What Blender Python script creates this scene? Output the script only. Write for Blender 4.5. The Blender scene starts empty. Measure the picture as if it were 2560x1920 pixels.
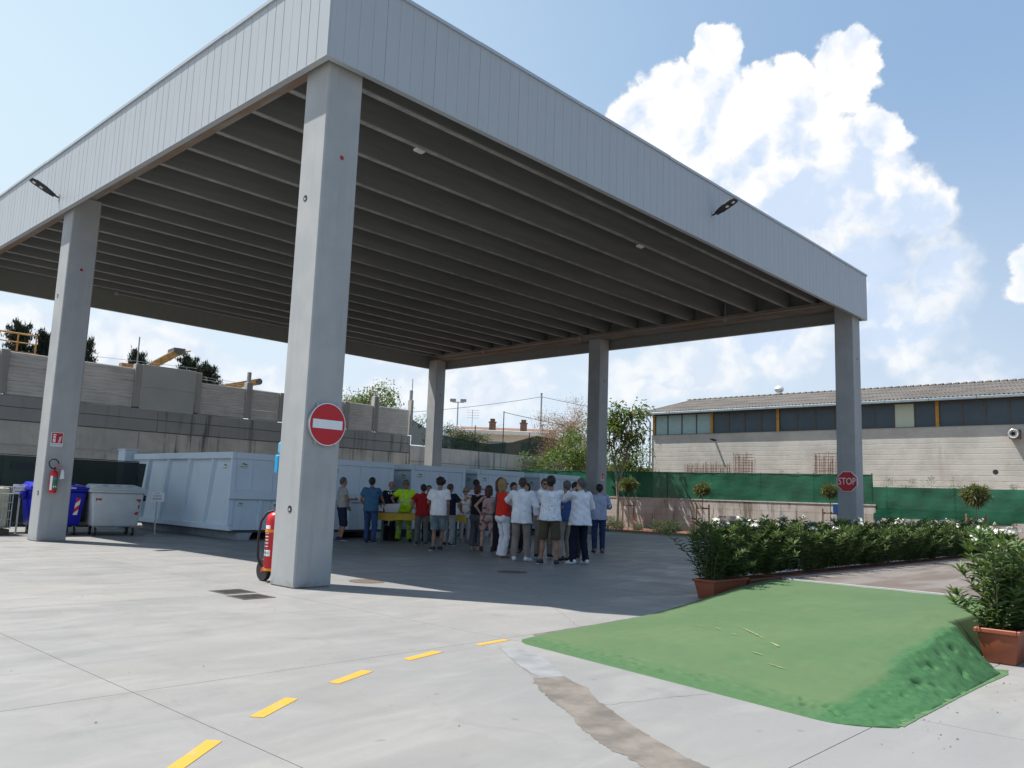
import bpy, bmesh, math, random
import numpy as np
from mathutils import Vector, Matrix
R = math.radians
rng = np.random.default_rng(7)
random.seed(7)
scene = bpy.context.scene
COL = scene.collection

# ---------------------------------------------------------------- camera
CAM = Vector((-6.2746, -9.7543, 1.3111))
yaw, pitch, roll = 0.8178, 0.1377, 0.0356
fwd = Vector((math.sin(yaw)*math.cos(pitch), math.cos(yaw)*math.cos(pitch), math.sin(pitch)))
rgt = Vector((math.cos(yaw), -math.sin(yaw), 0)); upv = rgt.cross(fwd)
rr = rgt*math.cos(roll)+upv*math.sin(roll); uu = -rgt*math.sin(roll)+upv*math.cos(roll)
cd = bpy.data.cameras.new('camera'); cam = bpy.data.objects.new('camera', cd); COL.objects.link(cam)
cam.matrix_world = Matrix(((rr.x, uu.x, -fwd.x, CAM.x), (rr.y, uu.y, -fwd.y, CAM.y), (rr.z, uu.z, -fwd.z, CAM.z), (0, 0, 0, 1)))
cd.sensor_width = 36; cd.lens = 28.82; cd.clip_start = 0.05; cd.clip_end = 3000
scene.camera = cam

# ---------------------------------------------------------------- sun
SUN_D = Vector((0.245, -0.46, -1.0)).normalized()
SUN_EL = math.asin(-SUN_D.z); SUN_AZ = math.atan2(-SUN_D.x, -SUN_D.y)
sl = bpy.data.lights.new('sun', 'SUN'); sl.energy = 5.0; sl.angle = R(0.53); sl.color = (1.0, 0.955, 0.89)
so = bpy.data.objects.new('sun', sl); COL.objects.link(so); so.location = (0, 0, 40)
so.rotation_euler = SUN_D.to_track_quat('-Z', 'Y').to_euler()

scene.view_settings.view_transform = 'Standard'
scene.view_settings.look = 'None'
scene.view_settings.exposure = 0.75
scene.view_settings.gamma = 1.0
scene.view_settings.use_curve_mapping = False
scene.render.engine = 'CYCLES'
scene.cycles.use_denoising = True
scene.cycles.max_bounces = 8
scene.cycles.diffuse_bounces = 5
scene.cycles.transparent_max_bounces = 16

# ---------------------------------------------------------------- node helper
class NT:
    def __init__(s, tree): s.t = tree; s.n = tree.nodes; s.l = tree.links
    def node(s, typ, **kw):
        n = s.n.new(typ)
        for k, v in kw.items(): setattr(n, k, v)
        return n
    def put(s, sock, v):
        if hasattr(v, 'is_output') or isinstance(v, bpy.types.NodeSocket): s.l.new(v, sock)
        elif v is not None: sock.default_value = v
    def math(s, op, a, b=None, c=None, clamp=False):
        n = s.node('ShaderNodeMath', operation=op); n.use_clamp = clamp
        s.put(n.inputs[0], a); s.put(n.inputs[1], b)
        if c is not None: s.put(n.inputs[2], c)
        return n.outputs[0]
    def vmath(s, op, a, b=None):
        n = s.node('ShaderNodeVectorMath', operation=op); s.put(n.inputs[0], a)
        if b is not None: s.put(n.inputs[1], b)
        return n.outputs['Value'] if op in ('LENGTH', 'DOT_PRODUCT', 'DISTANCE') else n.outputs[0]
    def noise(s, vec, scale, detail=4, rough=0.55, dist=0.0, color=False):
        n = s.node('ShaderNodeTexNoise'); s.put(n.inputs['Vector'], vec)
        n.inputs['Scale'].default_value = scale; n.inputs['Detail'].default_value = detail
        n.inputs['Roughness'].default_value = rough; n.inputs['Distortion'].default_value = dist
        return n.outputs['Color'] if color else n.outputs['Fac']
    def ramp(s, f, lo, hi, a=0.0, b=1.0, smooth=True):
        n = s.node('ShaderNodeMapRange'); n.interpolation_type = 'SMOOTHSTEP' if smooth else 'LINEAR'
        s.put(n.inputs[0], f); s.put(n.inputs[1], lo); s.put(n.inputs[2], hi); s.put(n.inputs[3], a); s.put(n.inputs[4], b)
        return n.outputs[0]
    def mix(s, f, a, b, typ='MIX'):
        n = s.node('ShaderNodeMix', data_type='RGBA', blend_type=typ)
        s.put(n.inputs[0], f)
        for sock, v in ((n.inputs[6], a), (n.inputs[7], b)):
            if isinstance(v, (tuple, list)) and len(v) == 3: v = (*v, 1)
            s.put(sock, v)
        return n.outputs[2]
    def scale(s, vec, sc):
        return s.vmath('MULTIPLY', vec, sc)

# ---------------------------------------------------------------- sky (world)
w = bpy.data.worlds.new('World'); scene.world = w; w.use_nodes = True
T = NT(w.node_tree); T.n.clear()
out = T.node('ShaderNodeOutputWorld'); bg = T.node('ShaderNodeBackground'); T.l.new(bg.outputs[0], out.inputs[0])
SKY_STR = 0.065
bg.inputs[1].default_value = SKY_STR
sky = T.node('ShaderNodeTexSky'); sky.sky_type = 'NISHITA'; sky.sun_disc = False
sky.sun_elevation = SUN_EL; sky.sun_rotation = SUN_AZ
sky.altitude = 100; sky.air_density = 1.0; sky.dust_density = 2.2; sky.ozone_density = 1.6
tc = T.node('ShaderNodeTexCoord'); gen = tc.outputs['Generated']
sep = T.node('ShaderNodeSeparateXYZ'); T.l.new(gen, sep.inputs[0])
az = T.math('MULTIPLY', T.math('ARCTAN2', sep.outputs[0], sep.outputs[1]), 57.29578)
el = T.math('MULTIPLY', T.math('ARCSINE', sep.outputs[2]), 57.29578)
comb = T.node('ShaderNodeCombineXYZ'); T.l.new(az, comb.inputs[0]); T.l.new(el, comb.inputs[1])
ae = comb.outputs[0]
wn = T.noise(ae, 0.16, 3, 0.55, color=True)
wn2 = T.noise(ae, 0.75, 4, 0.6, color=True)
warp = T.vmath('ADD', T.scale(T.vmath('SUBTRACT', wn, (0.5, 0.5, 0.5)), (3.2, 2.6, 0)), T.scale(T.vmath('SUBTRACT', wn2, (0.5, 0.5, 0.5)), (1.5, 1.5, 0)))
q = T.vmath('ADD', ae, warp)
q = T.vmath('MULTIPLY', q, (1, 1, 0))
def blobs(lst, k):
    acc = None
    for a, e_, ra, re in lst:
        d = T.vmath('LENGTH', T.scale(T.vmath('SUBTRACT', q, (a, e_, 0)), (1/ra, 1/re, 0)))
        if acc is None: acc = d
        else:
            n = T.node('ShaderNodeMath', operation='SMOOTH_MIN'); T.put(n.inputs[0], acc); T.put(n.inputs[1], d); n.inputs[2].default_value = k
            acc = n.outputs[0]
    return acc
tower = blobs([(58.5, 26.3, 4.6, 3.4), (61.0, 29.4, 1.9, 2.0), (55.6, 25.4, 2.6, 3.0), (64.8, 25.8, 4.2, 3.0), (69.9, 27.2, 2.6, 2.5), (71.0, 23.2, 3.0, 2.4),
               (60, 21.5, 6.0, 4.2), (67, 20.0, 7.2, 4.2), (69.5, 15.5, 5.6, 4.6), (72.5, 12.0, 5.0, 3.4), (65.6, 27.4, 2.3, 1.5), (72.6, 19.4, 3.2, 3.0), (74.2, 18.6, 2.2, 2.6), (74.6, 14.6, 3.0, 3.4), (66, 24, 5, 3), (70.5, 20.5, 4, 3), (59, 15, 7, 4), (64, 11.5, 6, 3)], 0.18)
puff = blobs([(80.4, 14.9, 1.9, 1.3), (79.4, 13.6, 1.6, 1.1), (82.5, 13.0, 3.0, 2.2)], 0.15)
bank = blobs([(58, 8.6, 8, 2.6), (65.6, 10.2, 2.6, 2.4), (72.4, 10.6, 2.4, 2.6), (76, 8, 4, 2), (43, 8.0, 8.5, 3.2), (22, 8.6, 6, 2.6), (31, 6.6, 6, 2.4), (15.6, 9.2, 2.2, 1.4), (5, 7, 6, 3),
              (95, 8, 9, 4), (-12, 7, 8, 3.5), (115, 10, 9, 4), (150, 9, 14, 4.5), (-60, 8, 16, 4), (-110, 9, 14, 5), (-160, 10, 15, 5)], 0.2)
fb = T.noise(ae, 0.55, 8, 0.62)
fs = T.noise(q, 0.30, 6, 0.50, 0.3)
fs_off = T.noise(T.vmath('ADD', q, (-0.9, 0.9, 0)), 0.30, 6, 0.50, 0.3)
vor = T.node('ShaderNodeTexVoronoi', feature='SMOOTH_F1'); T.put(vor.inputs['Vector'], T.vmath('ADD', ae, T.scale(wn2, (1.2, 1.2, 0)))); vor.inputs['Scale'].default_value = 0.9
vor.inputs['Smoothness'].default_value = 0.5
bil = T.math('SUBTRACT', 0.5, vor.outputs['Distance'])
edge = T.math('ADD', T.math('MULTIPLY', T.math('SUBTRACT', fb, 0.5), 0.55), T.math('MULTIPLY', bil, 0.22))
def dens(d, soft, gain=1.0):
    x = T.math('ADD', T.math('SUBTRACT', 1.0, d), T.math('MULTIPLY', edge, gain))
    return T.ramp(x, 0.0, soft), x
soft_low = T.ramp(el, 14, 24, 0.80, 0.16)          # ragged and sharp above, melting away below
t_d, t_x = dens(tower, soft_low)
p_d, _ = dens(puff, 0.30, 1.3)
b_d, b_x = dens(bank, 0.6, 1.3)
relief = T.math('ADD', T.math('MULTIPLY', T.math('SUBTRACT', fs, fs_off), 2.4), T.math('MULTIPLY', bil, 0.30))
body = T.math('MULTIPLY', T.math('MULTIPLY', T.ramp(el, 26.5, 19.5), T.ramp(az, 57, 66)), T.ramp(t_x, 0.18, 0.75))
lit = T.ramp(T.math('SUBTRACT', T.math('ADD', 0.92, relief), T.math('MULTIPLY', body, 0.62)), 0.25, 1.0)
col_t = T.mix(lit, (6.0, 7.15, 8.9), (9.4, 9.4, 9.35))
lit_b = T.ramp(T.math('ADD', 0.55, T.math('MULTIPLY', relief, 1.2)), 0.1, 1.0)
col_b = T.mix(lit_b, (6.7, 7.5, 8.7), (9.0, 9.15, 9.25))
azd = T.math('ABSOLUTE', T.math('ADD', az, 21))
glow = T.math('MULTIPLY', T.ramp(el, 70, 20), T.ramp(azd, 98, 25))
c = T.mix(0.62, sky.outputs[0], (3.6, 5.6, 8.4))
c = T.mix(T.math('MULTIPLY', glow, 0.95), c, (6.4, 8.1, 9.2))
hz = T.ramp(el, 29, 3, 0.0, 0.88)
c = T.mix(hz, c, T.mix(T.ramp(azd, 70, 140), (7.0, 8.0, 9.0), (3.9, 5.1, 7.0)))
c = T.mix(T.math('MULTIPLY', b_d, 0.85), c, col_b)
c = T.mix(t_d, c, col_t)
c = T.mix(p_d, c, T.mix(lit_b, (7.4, 8.2, 9.0), (9.3, 9.3, 9.3)))
T.l.new(c, bg.inputs[0])

# ---------------------------------------------------------------- mesh helpers
MATS = {}
def link(name, me, mat=None, parent=None):
    o = bpy.data.objects.new(name, me); COL.objects.link(o)
    if mat is not None and me is not None and len(me.materials) == 0: me.materials.append(mat)
    if parent is not None: o.parent = parent
    return o
def tag(o, label, cat, group=None, kind=None):
    if label: o['label'] = label
    if cat: o['category'] = cat
    if group: o['group'] = group
    if kind: o['kind'] = kind
    return o
def thing(name, label, cat, loc=(0, 0, 0), rz=0.0, group=None):
    o = bpy.data.objects.new(name, None); COL.objects.link(o); o.empty_display_size = 0.2
    o.location = loc; o.rotation_euler = (0, 0, rz)
    return tag(o, label, cat, group)
def kids(o): return [c for c in COL.objects if c.parent == o]
def copy_tree(o, parent=None, cm=None):
    if cm is None:
        cm = {}
        for x in COL.objects:
            if x.parent: cm.setdefault(x.parent, []).append(x)
    n = o.copy(); COL.objects.link(n)
    if parent is not None: n.parent = parent
    for ch in cm.get(o, ()): copy_tree(ch, n, cm)
    return n
def npmesh(name, v, f, smooth=False):
    """vertices (n,3), faces: (m,4) or (m,3) array"""
    v = np.asarray(v, dtype=np.float32); f = np.asarray(f, dtype=np.int32)
    me = bpy.data.meshes.new(name); k = f.shape[1]
    me.vertices.add(len(v)); me.vertices.foreach_set('co', v.ravel())
    me.loops.add(f.size); me.loops.foreach_set('vertex_index', f.ravel())
    me.polygons.add(len(f)); me.polygons.foreach_set('loop_start', np.arange(len(f), dtype=np.int32)*k)
    if smooth: me.polygons.foreach_set('use_smooth', np.ones(len(f), dtype=bool))
    me.update(); me.validate()
    return me
class MB:
    """collects simple solids into one mesh"""
    def __init__(s): s.v = []; s.f = []; s.m = []; s.mi = 0
    def add(s, vs, fs):
        b = len(s.v); s.v += [tuple(x) for x in vs]
        for f in fs: s.f.append(tuple(i+b for i in f)); s.m.append(s.mi)
        return s
    def box(s, x0, x1, y0, y1, z0, z1):
        return s.add([(x0, y0, z0), (x1, y0, z0), (x1, y1, z0), (x0, y1, z0), (x0, y0, z1), (x1, y0, z1), (x1, y1, z1), (x0, y1, z1)],
                     [(0, 3, 2, 1), (4, 5, 6, 7), (0, 1, 5, 4), (1, 2, 6, 5), (2, 3, 7, 6), (3, 0, 4, 7)])
    def hexa(s, bot, top):
        return s.add(list(bot)+list(top), [(0, 3, 2, 1), (4, 5, 6, 7), (0, 1, 5, 4), (1, 2, 6, 5), (2, 3, 7, 6), (3, 0, 4, 7)])
    def bar(s, a, b, r, n=8, r2=None, caps=True):
        a = Vector(a); b = Vector(b); r2 = r if r2 is None else r2
        d = (b-a).normalized(); u = d.orthogonal().normalized(); w_ = d.cross(u)
        vs = []
        for p, rad in ((a, r), (b, r2)):
            for i in range(n):
                t = 2*math.pi*i/n; vs.append(p+u*math.cos(t)*rad+w_*math.sin(t)*rad)
        fs = [(i, (i+1) % n, n+(i+1) % n, n+i) for i in range(n)]
        if caps: fs += [tuple(range(n-1, -1, -1)), tuple(range(n, 2*n))]
        return s.add(vs, fs)
    def beam(s, a, b, wx, wz, up=(0, 0, 1)):
        """square bar from a to b, wx wide and wz high"""
        a = Vector(a); b = Vector(b); d = (b-a).normalized(); upv_ = Vector(up)
        sx = d.cross(upv_)
        if sx.length < 1e-4: sx = d.cross(Vector((0, 1, 0)))
        sx.normalize(); sz = sx.cross(d)
        def ring(p): return [p-sx*wx/2-sz*wz/2, p+sx*wx/2-sz*wz/2, p+sx*wx/2+sz*wz/2, p-sx*wx/2+sz*wz/2]
        return s.hexa(ring(a), ring(b))
    def tube(s, pts, r, n=8):
        pts = [Vector(p) for p in pts]; rings = []
        prev = None
        for i, p in enumerate(pts):
            d = (pts[min(i+1, len(pts)-1)]-pts[max(i-1, 0)]).normalized()
            u = (prev-d*prev.dot(d)) if prev is not None else d.orthogonal()
            u.normalize(); prev = u; w_ = d.cross(u)
            rad = r[i] if isinstance(r, (list, tuple)) else r
            rings.append([p+u*math.cos(2*math.pi*k/n)*rad+w_*math.sin(2*math.pi*k/n)*rad for k in range(n)])
        vs = [v for rg in rings for v in rg]; fs = []
        for i in range(len(pts)-1):
            for k in range(n): fs.append((i*n+k, i*n+(k+1) % n, (i+1)*n+(k+1) % n, (i+1)*n+k))
        fs += [tuple(range(n-1, -1, -1)), tuple(range((len(pts)-1)*n, len(pts)*n))]
        return s.add(vs, fs)
    def lathe(s, prof, n=20, loc=(0, 0, 0), axis='z'):
        """prof: list of (radius, height)"""
        vs = []
        for r_, h in prof:
            for k in range(n):
                t = 2*math.pi*k/n; x, y = r_*math.cos(t), r_*math.sin(t)
                p = (x, y, h) if axis == 'z' else ((h, x, y) if axis == 'x' else (x, h, -y))
                vs.append((p[0]+loc[0], p[1]+loc[1], p[2]+loc[2]))
        fs = []
        for i in range(len(prof)-1):
            for k in range(n): fs.append((i*n+k, i*n+(k+1) % n, (i+1)*n+(k+1) % n, (i+1)*n+k))
        fs += [tuple(range(n-1, -1, -1)), tuple(range((len(prof)-1)*n, len(prof)*n))]
        return s.add(vs, fs)
    def prism(s, poly, z0, z1, fn=lambda x, y, z: (x, y, z)):
        n = len(poly)
        vs = [fn(x, y, z0) for x, y in poly]+[fn(x, y, z1) for x, y in poly]
        return s.add(vs, [tuple(range(n-1, -1, -1)), tuple(range(n, 2*n))]+[(i, (i+1) % n, n+(i+1) % n, n+i) for i in range(n)])
    def mesh(s, name, bevel=0.0, smooth=False, seg=1):
        me = bpy.data.meshes.new(name); me.from_pydata(s.v, [], s.f)
        if any(s.m): me.polygons.foreach_set('material_index', s.m)
        bm = bmesh.new(); bm.from_mesh(me)
        bmesh.ops.recalc_face_normals(bm, faces=bm.faces)
        if bevel > 0:
            ed = [e for e in bm.edges if len(e.link_faces) == 2 and e.calc_face_angle(0) > 0.5]
            bmesh.ops.bevel(bm, geom=ed, offset=bevel, segments=seg, affect='EDGES', profile=0.5, clamp_overlap=True)
        bm.to_mesh(me); bm.free()
        if smooth:
            me.polygons.foreach_set('use_smooth', np.ones(len(me.polygons), dtype=bool))
            try: me.set_sharp_from_angle(angle=R(38))
            except Exception: pass
        me.update()
        return me
    def build(s, name, mat, parent=None, bevel=0.0, smooth=False, seg=1):
        return link(name, s.mesh(name, bevel, smooth, seg), mat, parent)
def box(name, x0, x1, y0, y1, z0, z1, mat, parent=None, bevel=0.0):
    return MB().box(x0, x1, y0, y1, z0, z1).build(name, mat, parent, bevel)
def text(name, s, size, mat, parent, M, extr=0.0015, align='CENTER', sc=(1, 1, 1)):
    cu = bpy.data.curves.new(name, 'FONT'); cu.body = s; cu.size = size; cu.align_x = align; cu.align_y = 'CENTER'; cu.extrude = extr
    cu.resolution_u = 3
    cu.materials.append(mat)
    tmp = bpy.data.objects.new(name, cu); COL.objects.link(tmp)
    bpy.context.view_layer.update()
    me = bpy.data.meshes.new_from_object(tmp.evaluated_get(bpy.context.evaluated_depsgraph_get()))
    bpy.data.objects.remove(tmp); bpy.data.curves.remove(cu)
    me.name = name
    if not me.materials: me.materials.append(mat)
    o = bpy.data.objects.new(name, me); COL.objects.link(o); o.parent = parent; o.matrix_local = M @ Matrix.Diagonal((*sc, 1))
    return o
def frame(o, x, y):
    """matrix with given origin, local x and y axes"""
    x = Vector(x).normalized(); y = Vector(y).normalized(); z = x.cross(y)
    return Matrix(((x.x, y.x, z.x, o[0]), (x.y, y.y, z.y, o[1]), (x.z, y.z, z.z, o[2]), (0, 0, 0, 1)))

# ---------------------------------------------------------------- materials
def mat(name, color, rough=0.6, metal=0.0, var=0.0, vscale=6.0, bump=0.0, bscale=40.0, fn=None, spec=0.4, coords='Object', trans=0.0):
    if name in MATS: return MATS[name]
    m = bpy.data.materials.new(name); m.use_nodes = True
    t = NT(m.node_tree); b = m.node_tree.nodes['Principled BSDF']
    b.inputs['Roughness'].default_value = rough; b.inputs['Metallic'].default_value = metal
    b.inputs['Specular IOR Level'].default_value = spec
    c3 = (*color, 1)
    b.inputs['Base Color'].default_value = c3
    if coords == 'World': vec = t.node('ShaderNodeNewGeometry').outputs['Position']
    else: vec = t.node('ShaderNodeTexCoord').outputs['Object']
    cs = c3
    if var > 0:
        n1 = t.noise(vec, vscale, 5, 0.6)
        lo = tuple(x*(1-var) for x in color); hi = tuple(min(1, x*(1+var)) for x in color)
        cs = t.mix(t.ramp(n1, 0.3, 0.7), lo, hi)
    h = None
    if fn: 
        r_ = fn(t, vec, cs)
        if isinstance(r_, tuple) and len(r_) == 2 and not isinstance(r_[0], float): cs, h = r_
        else: cs = r_
    t.put(b.inputs['Base Color'], cs)
    if bump > 0 or h is not None:
        bn = t.node('ShaderNodeBump'); bn.inputs['Strength'].default_value = bump if bump > 0 else 0.3
        bn.inputs['Distance'].default_value = 0.01
        hh = t.noise(vec, bscale, 5, 0.65) if h is None else h
        t.put(bn.inputs['Height'], hh); t.l.new(bn.outputs[0], b.inputs['Normal'])
    if trans > 0:
        tr = t.node('ShaderNodeBsdfTranslucent'); t.put(tr.inputs[0], cs)
        ms = t.node('ShaderNodeMixShader'); ms.inputs[0].default_value = trans
        o_ = m.node_tree.nodes['Material Output']
        t.l.new(b.outputs[0], ms.inputs[1]); t.l.new(tr.outputs[0], ms.inputs[2]); t.l.new(ms.outputs[0], o_.inputs[0])
    MATS[name] = m
    return m

def floor_fn(t, v, c):
    big = t.noise(v, 0.22, 4, 0.6, 0.4)
    sv = t.scale(v, (1.0, 0.28, 1.0)); st = t.noise(sv, 1.6, 6, 0.65, 0.6)
    sv2 = t.scale(v, (0.35, 1.0, 1.0)); st2 = t.noise(sv2, 2.3, 6, 0.68, 0.8)
    fine = t.noise(v, 26, 4, 0.7)
    c = t.mix(t.ramp(big, 0.35, 0.65), (0.205, 0.204, 0.201), (0.236, 0.230, 0.219))
    c = t.mix(t.ramp(st, 0.46, 0.70, 0, 0.28), c, (0.175, 0.176, 0.178))
    c = t.mix(t.ramp(st2, 0.50, 0.72, 0, 0.32), c, (0.272, 0.266, 0.255))
    c = t.mix(t.ramp(fine, 0.5, 0.8, 0, 0.25), c, (0.17, 0.168, 0.16))
    # faint curved tyre scuffs
    d = t.vmath('LENGTH', t.vmath('SUBTRACT', v, (-6.0, 1.5, 0)))
    arc = t.math('ABSOLUTE', t.math('SUBTRACT', t.math('FRACT', t.math('MULTIPLY', d, 0.37)), 0.5))
    am = t.math('MULTIPLY', t.ramp(arc, 0.09, 0.02), t.ramp(t.noise(v, 0.8, 4, 0.7), 0.52, 0.7))
    c = t.mix(t.math('MULTIPLY', am, 0.45), c, (0.14, 0.138, 0.135))
    grit = t.ramp(t.noise(v, 75, 2, 0.5), 0.66, 0.74)
    c = t.mix(t.math('MULTIPLY', grit, 0.35), c, (0.13, 0.125, 0.12))
    c = t.mix(t.math('MULTIPLY', t.ramp(t.noise(v, 1.3, 6, 0.72, 1.2), 0.58, 0.66), 0.22), c, (0.15, 0.148, 0.145))
    spots = t.ramp(t.noise(v, 5.5, 3, 0.5), 0.70, 0.75)
    c = t.mix(t.math('MULTIPLY', spots, 0.5), c, (0.12, 0.115, 0.11))
    b_ = t.n['Principled BSDF']; t.put(b_.inputs['Roughness'], t.ramp(t.math('ADD', t.math('MULTIPLY', st2, 0.6), t.math('MULTIPLY', st, 0.4)), 0.36, 0.62, 0.36, 0.62))
    h = t.math('ADD', t.math('MULTIPLY', fine, 0.3), st)
    return c, h
M_floor = mat('concrete_floor', (0.45, 0.45, 0.44), 0.62, fn=floor_fn, bump=0.06, coords='World', spec=0.35)
M_joint = mat('joint_filler', (0.16, 0.15, 0.14), 0.9)

def col_fn(t, v, c):
    a = t.noise(v, 1.1, 5, 0.6); st = t.noise(t.scale(v, (5, 5, 0.35)), 1.4, 5, 0.6)
    f = t.noise(v, 60, 3, 0.6); pores = t.ramp(t.noise(v, 38, 2, 0.5), 0.70, 0.76)
    c = t.mix(t.ramp(a, 0.35, 0.65), (0.325, 0.338, 0.341), (0.385, 0.387, 0.38))
    c = t.mix(t.ramp(st, 0.5, 0.75, 0, 0.35), c, (0.26, 0.266, 0.272))
    c = t.mix(t.math('MULTIPLY', pores, 0.5), c, (0.2, 0.2, 0.2))
    sp = t.node('ShaderNodeSeparateXYZ'); t.l.new(v, sp.inputs[0])
    foot = t.math('MULTIPLY', t.ramp(sp.outputs[2], 0.14, 0.0), t.ramp(t.noise(v, 9, 4, 0.7), 0.4, 0.65))
    c = t.mix(t.math('MULTIPLY', foot, 0.7), c, (0.2, 0.18, 0.15))
    return c, f
M_col = mat('column_concrete', (0.4, 0.4, 0.4), 0.75, fn=col_fn, bump=0.15)
def beam_fn(t, v, c):
    n = t.noise(t.scale(v, (3, 0.5, 3)), 1.2, 5, 0.65)
    return t.mix(t.ramp(n, 0.42, 0.62), (0.24, 0.165, 0.115), (0.27, 0.245, 0.215))
M_beam = mat('stained_beam_concrete', (0.4, 0.35, 0.3), 0.8, fn=beam_fn, bump=0.1)
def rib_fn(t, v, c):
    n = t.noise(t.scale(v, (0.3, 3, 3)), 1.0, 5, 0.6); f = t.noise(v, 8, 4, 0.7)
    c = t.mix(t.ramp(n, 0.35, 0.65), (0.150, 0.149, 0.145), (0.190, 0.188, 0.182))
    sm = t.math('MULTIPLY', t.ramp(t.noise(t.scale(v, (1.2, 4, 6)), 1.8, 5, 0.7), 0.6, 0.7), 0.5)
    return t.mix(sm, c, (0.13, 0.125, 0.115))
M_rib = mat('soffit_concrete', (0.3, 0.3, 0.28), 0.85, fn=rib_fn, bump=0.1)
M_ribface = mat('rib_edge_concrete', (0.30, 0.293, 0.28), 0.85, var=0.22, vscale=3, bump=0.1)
M_panel = mat('coated_panel_steel', (0.388, 0.410, 0.428), 0.42, var=0.03, vscale=0.6, fn=lambda t, v, c: t.mix(t.math('MULTIPLY', t.ramp(t.noise(t.scale(v, (5, 5, 0.25)), 1.2, 5, 0.65), 0.52, 0.75), 0.22), c, (0.27, 0.285, 0.30)))
M_trim = mat('trim_steel', (0.42, 0.45, 0.48), 0.4, 0.3)
M_panel_in = mat('panel_liner', (0.22, 0.22, 0.2), 0.6, var=0.05)
M_dark = mat('dark_rubber', (0.018, 0.018, 0.02), 0.6)
M_black = mat('black_metal', (0.02, 0.021, 0.025), 0.45)
M_white = mat('white_paint', (0.78, 0.78, 0.77), 0.45)
M_galv = mat('galvanised_steel', (0.42, 0.43, 0.44), 0.45, 0.6, var=0.15, vscale=12)
M_red = mat('red_paint', (0.52, 0.012, 0.018), 0.35)
M_sign_red = mat('sign_red', (0.48, 0.014, 0.02), 0.4)
M_sign_white = mat('sign_white', (0.72, 0.76, 0.77), 0.45)
M_orange = mat('orange_paint', (0.75, 0.24, 0.015), 0.4)
M_ink = mat('black_print', (0.02, 0.02, 0.022), 0.6)
M_navy_ink = mat('navy_print', (0.03, 0.04, 0.12), 0.6)
M_green_ink = mat('green_print', (0.03, 0.17, 0.10), 0.5)
M_lens = mat('lamp_glass', (0.75, 0.74, 0.68), 0.15, spec=0.8)
# ================================================================ GROUND
gv = 320
ground = link('ground', npmesh('ground', [(-gv, -gv, -0.03), (gv, -gv, -0.03), (gv, gv, -0.03), (-gv, gv, -0.03)], [(0, 1, 2, 3)]), mat('dry_earth', (0.16, 0.135, 0.11), 0.95, var=0.3, vscale=0.2, coords='World'))
ground['kind'] = 'structure'
yard = bpy.data.objects.new('concrete_yard', None); COL.objects.link(yard); yard['kind'] = 'structure'
XJ = [-21, -17.5, -14.0, -10.6, -7.25, -3.9, -0.46, 2.94, 6.35, 9.75, 13.15, 16.55, 19.95, 22.93]
YJ = [-25, -22, -18.5, -15, -11.4, -7.83, -4.32, -0.1, 3.9, 7.9, 11.9, 15.9, 19.0, 21.95]
box('joint_bed', XJ[0], XJ[-1], YJ[0], YJ[-1], -0.028, -0.010, M_joint, yard)
g = 0.0028
for i in range(len(XJ)-1):
    for j in range(len(YJ)-1):
        m_ = MB().box(0, XJ[i+1]-XJ[i]-2*g, 0, YJ[j+1]-YJ[j]-2*g, -0.0095, 0.0)
        s_ = m_.build('slab', M_floor, yard); s_.location = (XJ[i]+g, YJ[j]+g, 0)

# painted dashes
M_yel = mat('road_yellow', (0.50, 0.275, 0.035), 0.55, fn=lambda t, v, c: t.mix(t.math('MULTIPLY', t.ramp(t.noise(v, 9, 6, 0.75), 0.54, 0.66), 0.75), c, (0.36, 0.28, 0.14)), coords='World')
dash = [[(-4.60, -6.04), (-4.545, -6.09), (-3.982, -5.627), (-4.031, -5.558)], [(-3.638, -5.292), (-3.587, -5.36), (-3.194, -5.109), (-3.238, -5.035)], [(-2.784, -4.845), (-2.754, -4.922), (-2.321, -4.747), (-2.362, -4.664)],
        [(-1.852, -4.516), (-1.839, -4.596), (-1.394, -4.495), (-1.431, -4.403)], [(-0.917, -4.392), (-0.915, -4.464), (-0.497, -4.426), (-0.511, -4.355)]]
dash_words = ['nearest the camera at the bottom of the picture', 'second from the camera', 'third and middle one of the row', 'second from the green ramp', 'touching the tip of the green ramp']
for qd, wd in zip(dash, dash_words):
    o = MB().hexa([(x, y, 0.0006) for x, y in qd], [(x, y, 0.003) for x, y in qd]).build('yellow_dash', M_yel)
    o['kind'] = 'structure'; o['label'] = 'yellow painted dash on the concrete, '+wd; o['group'] = 'yellow dashes on the yard'

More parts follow.
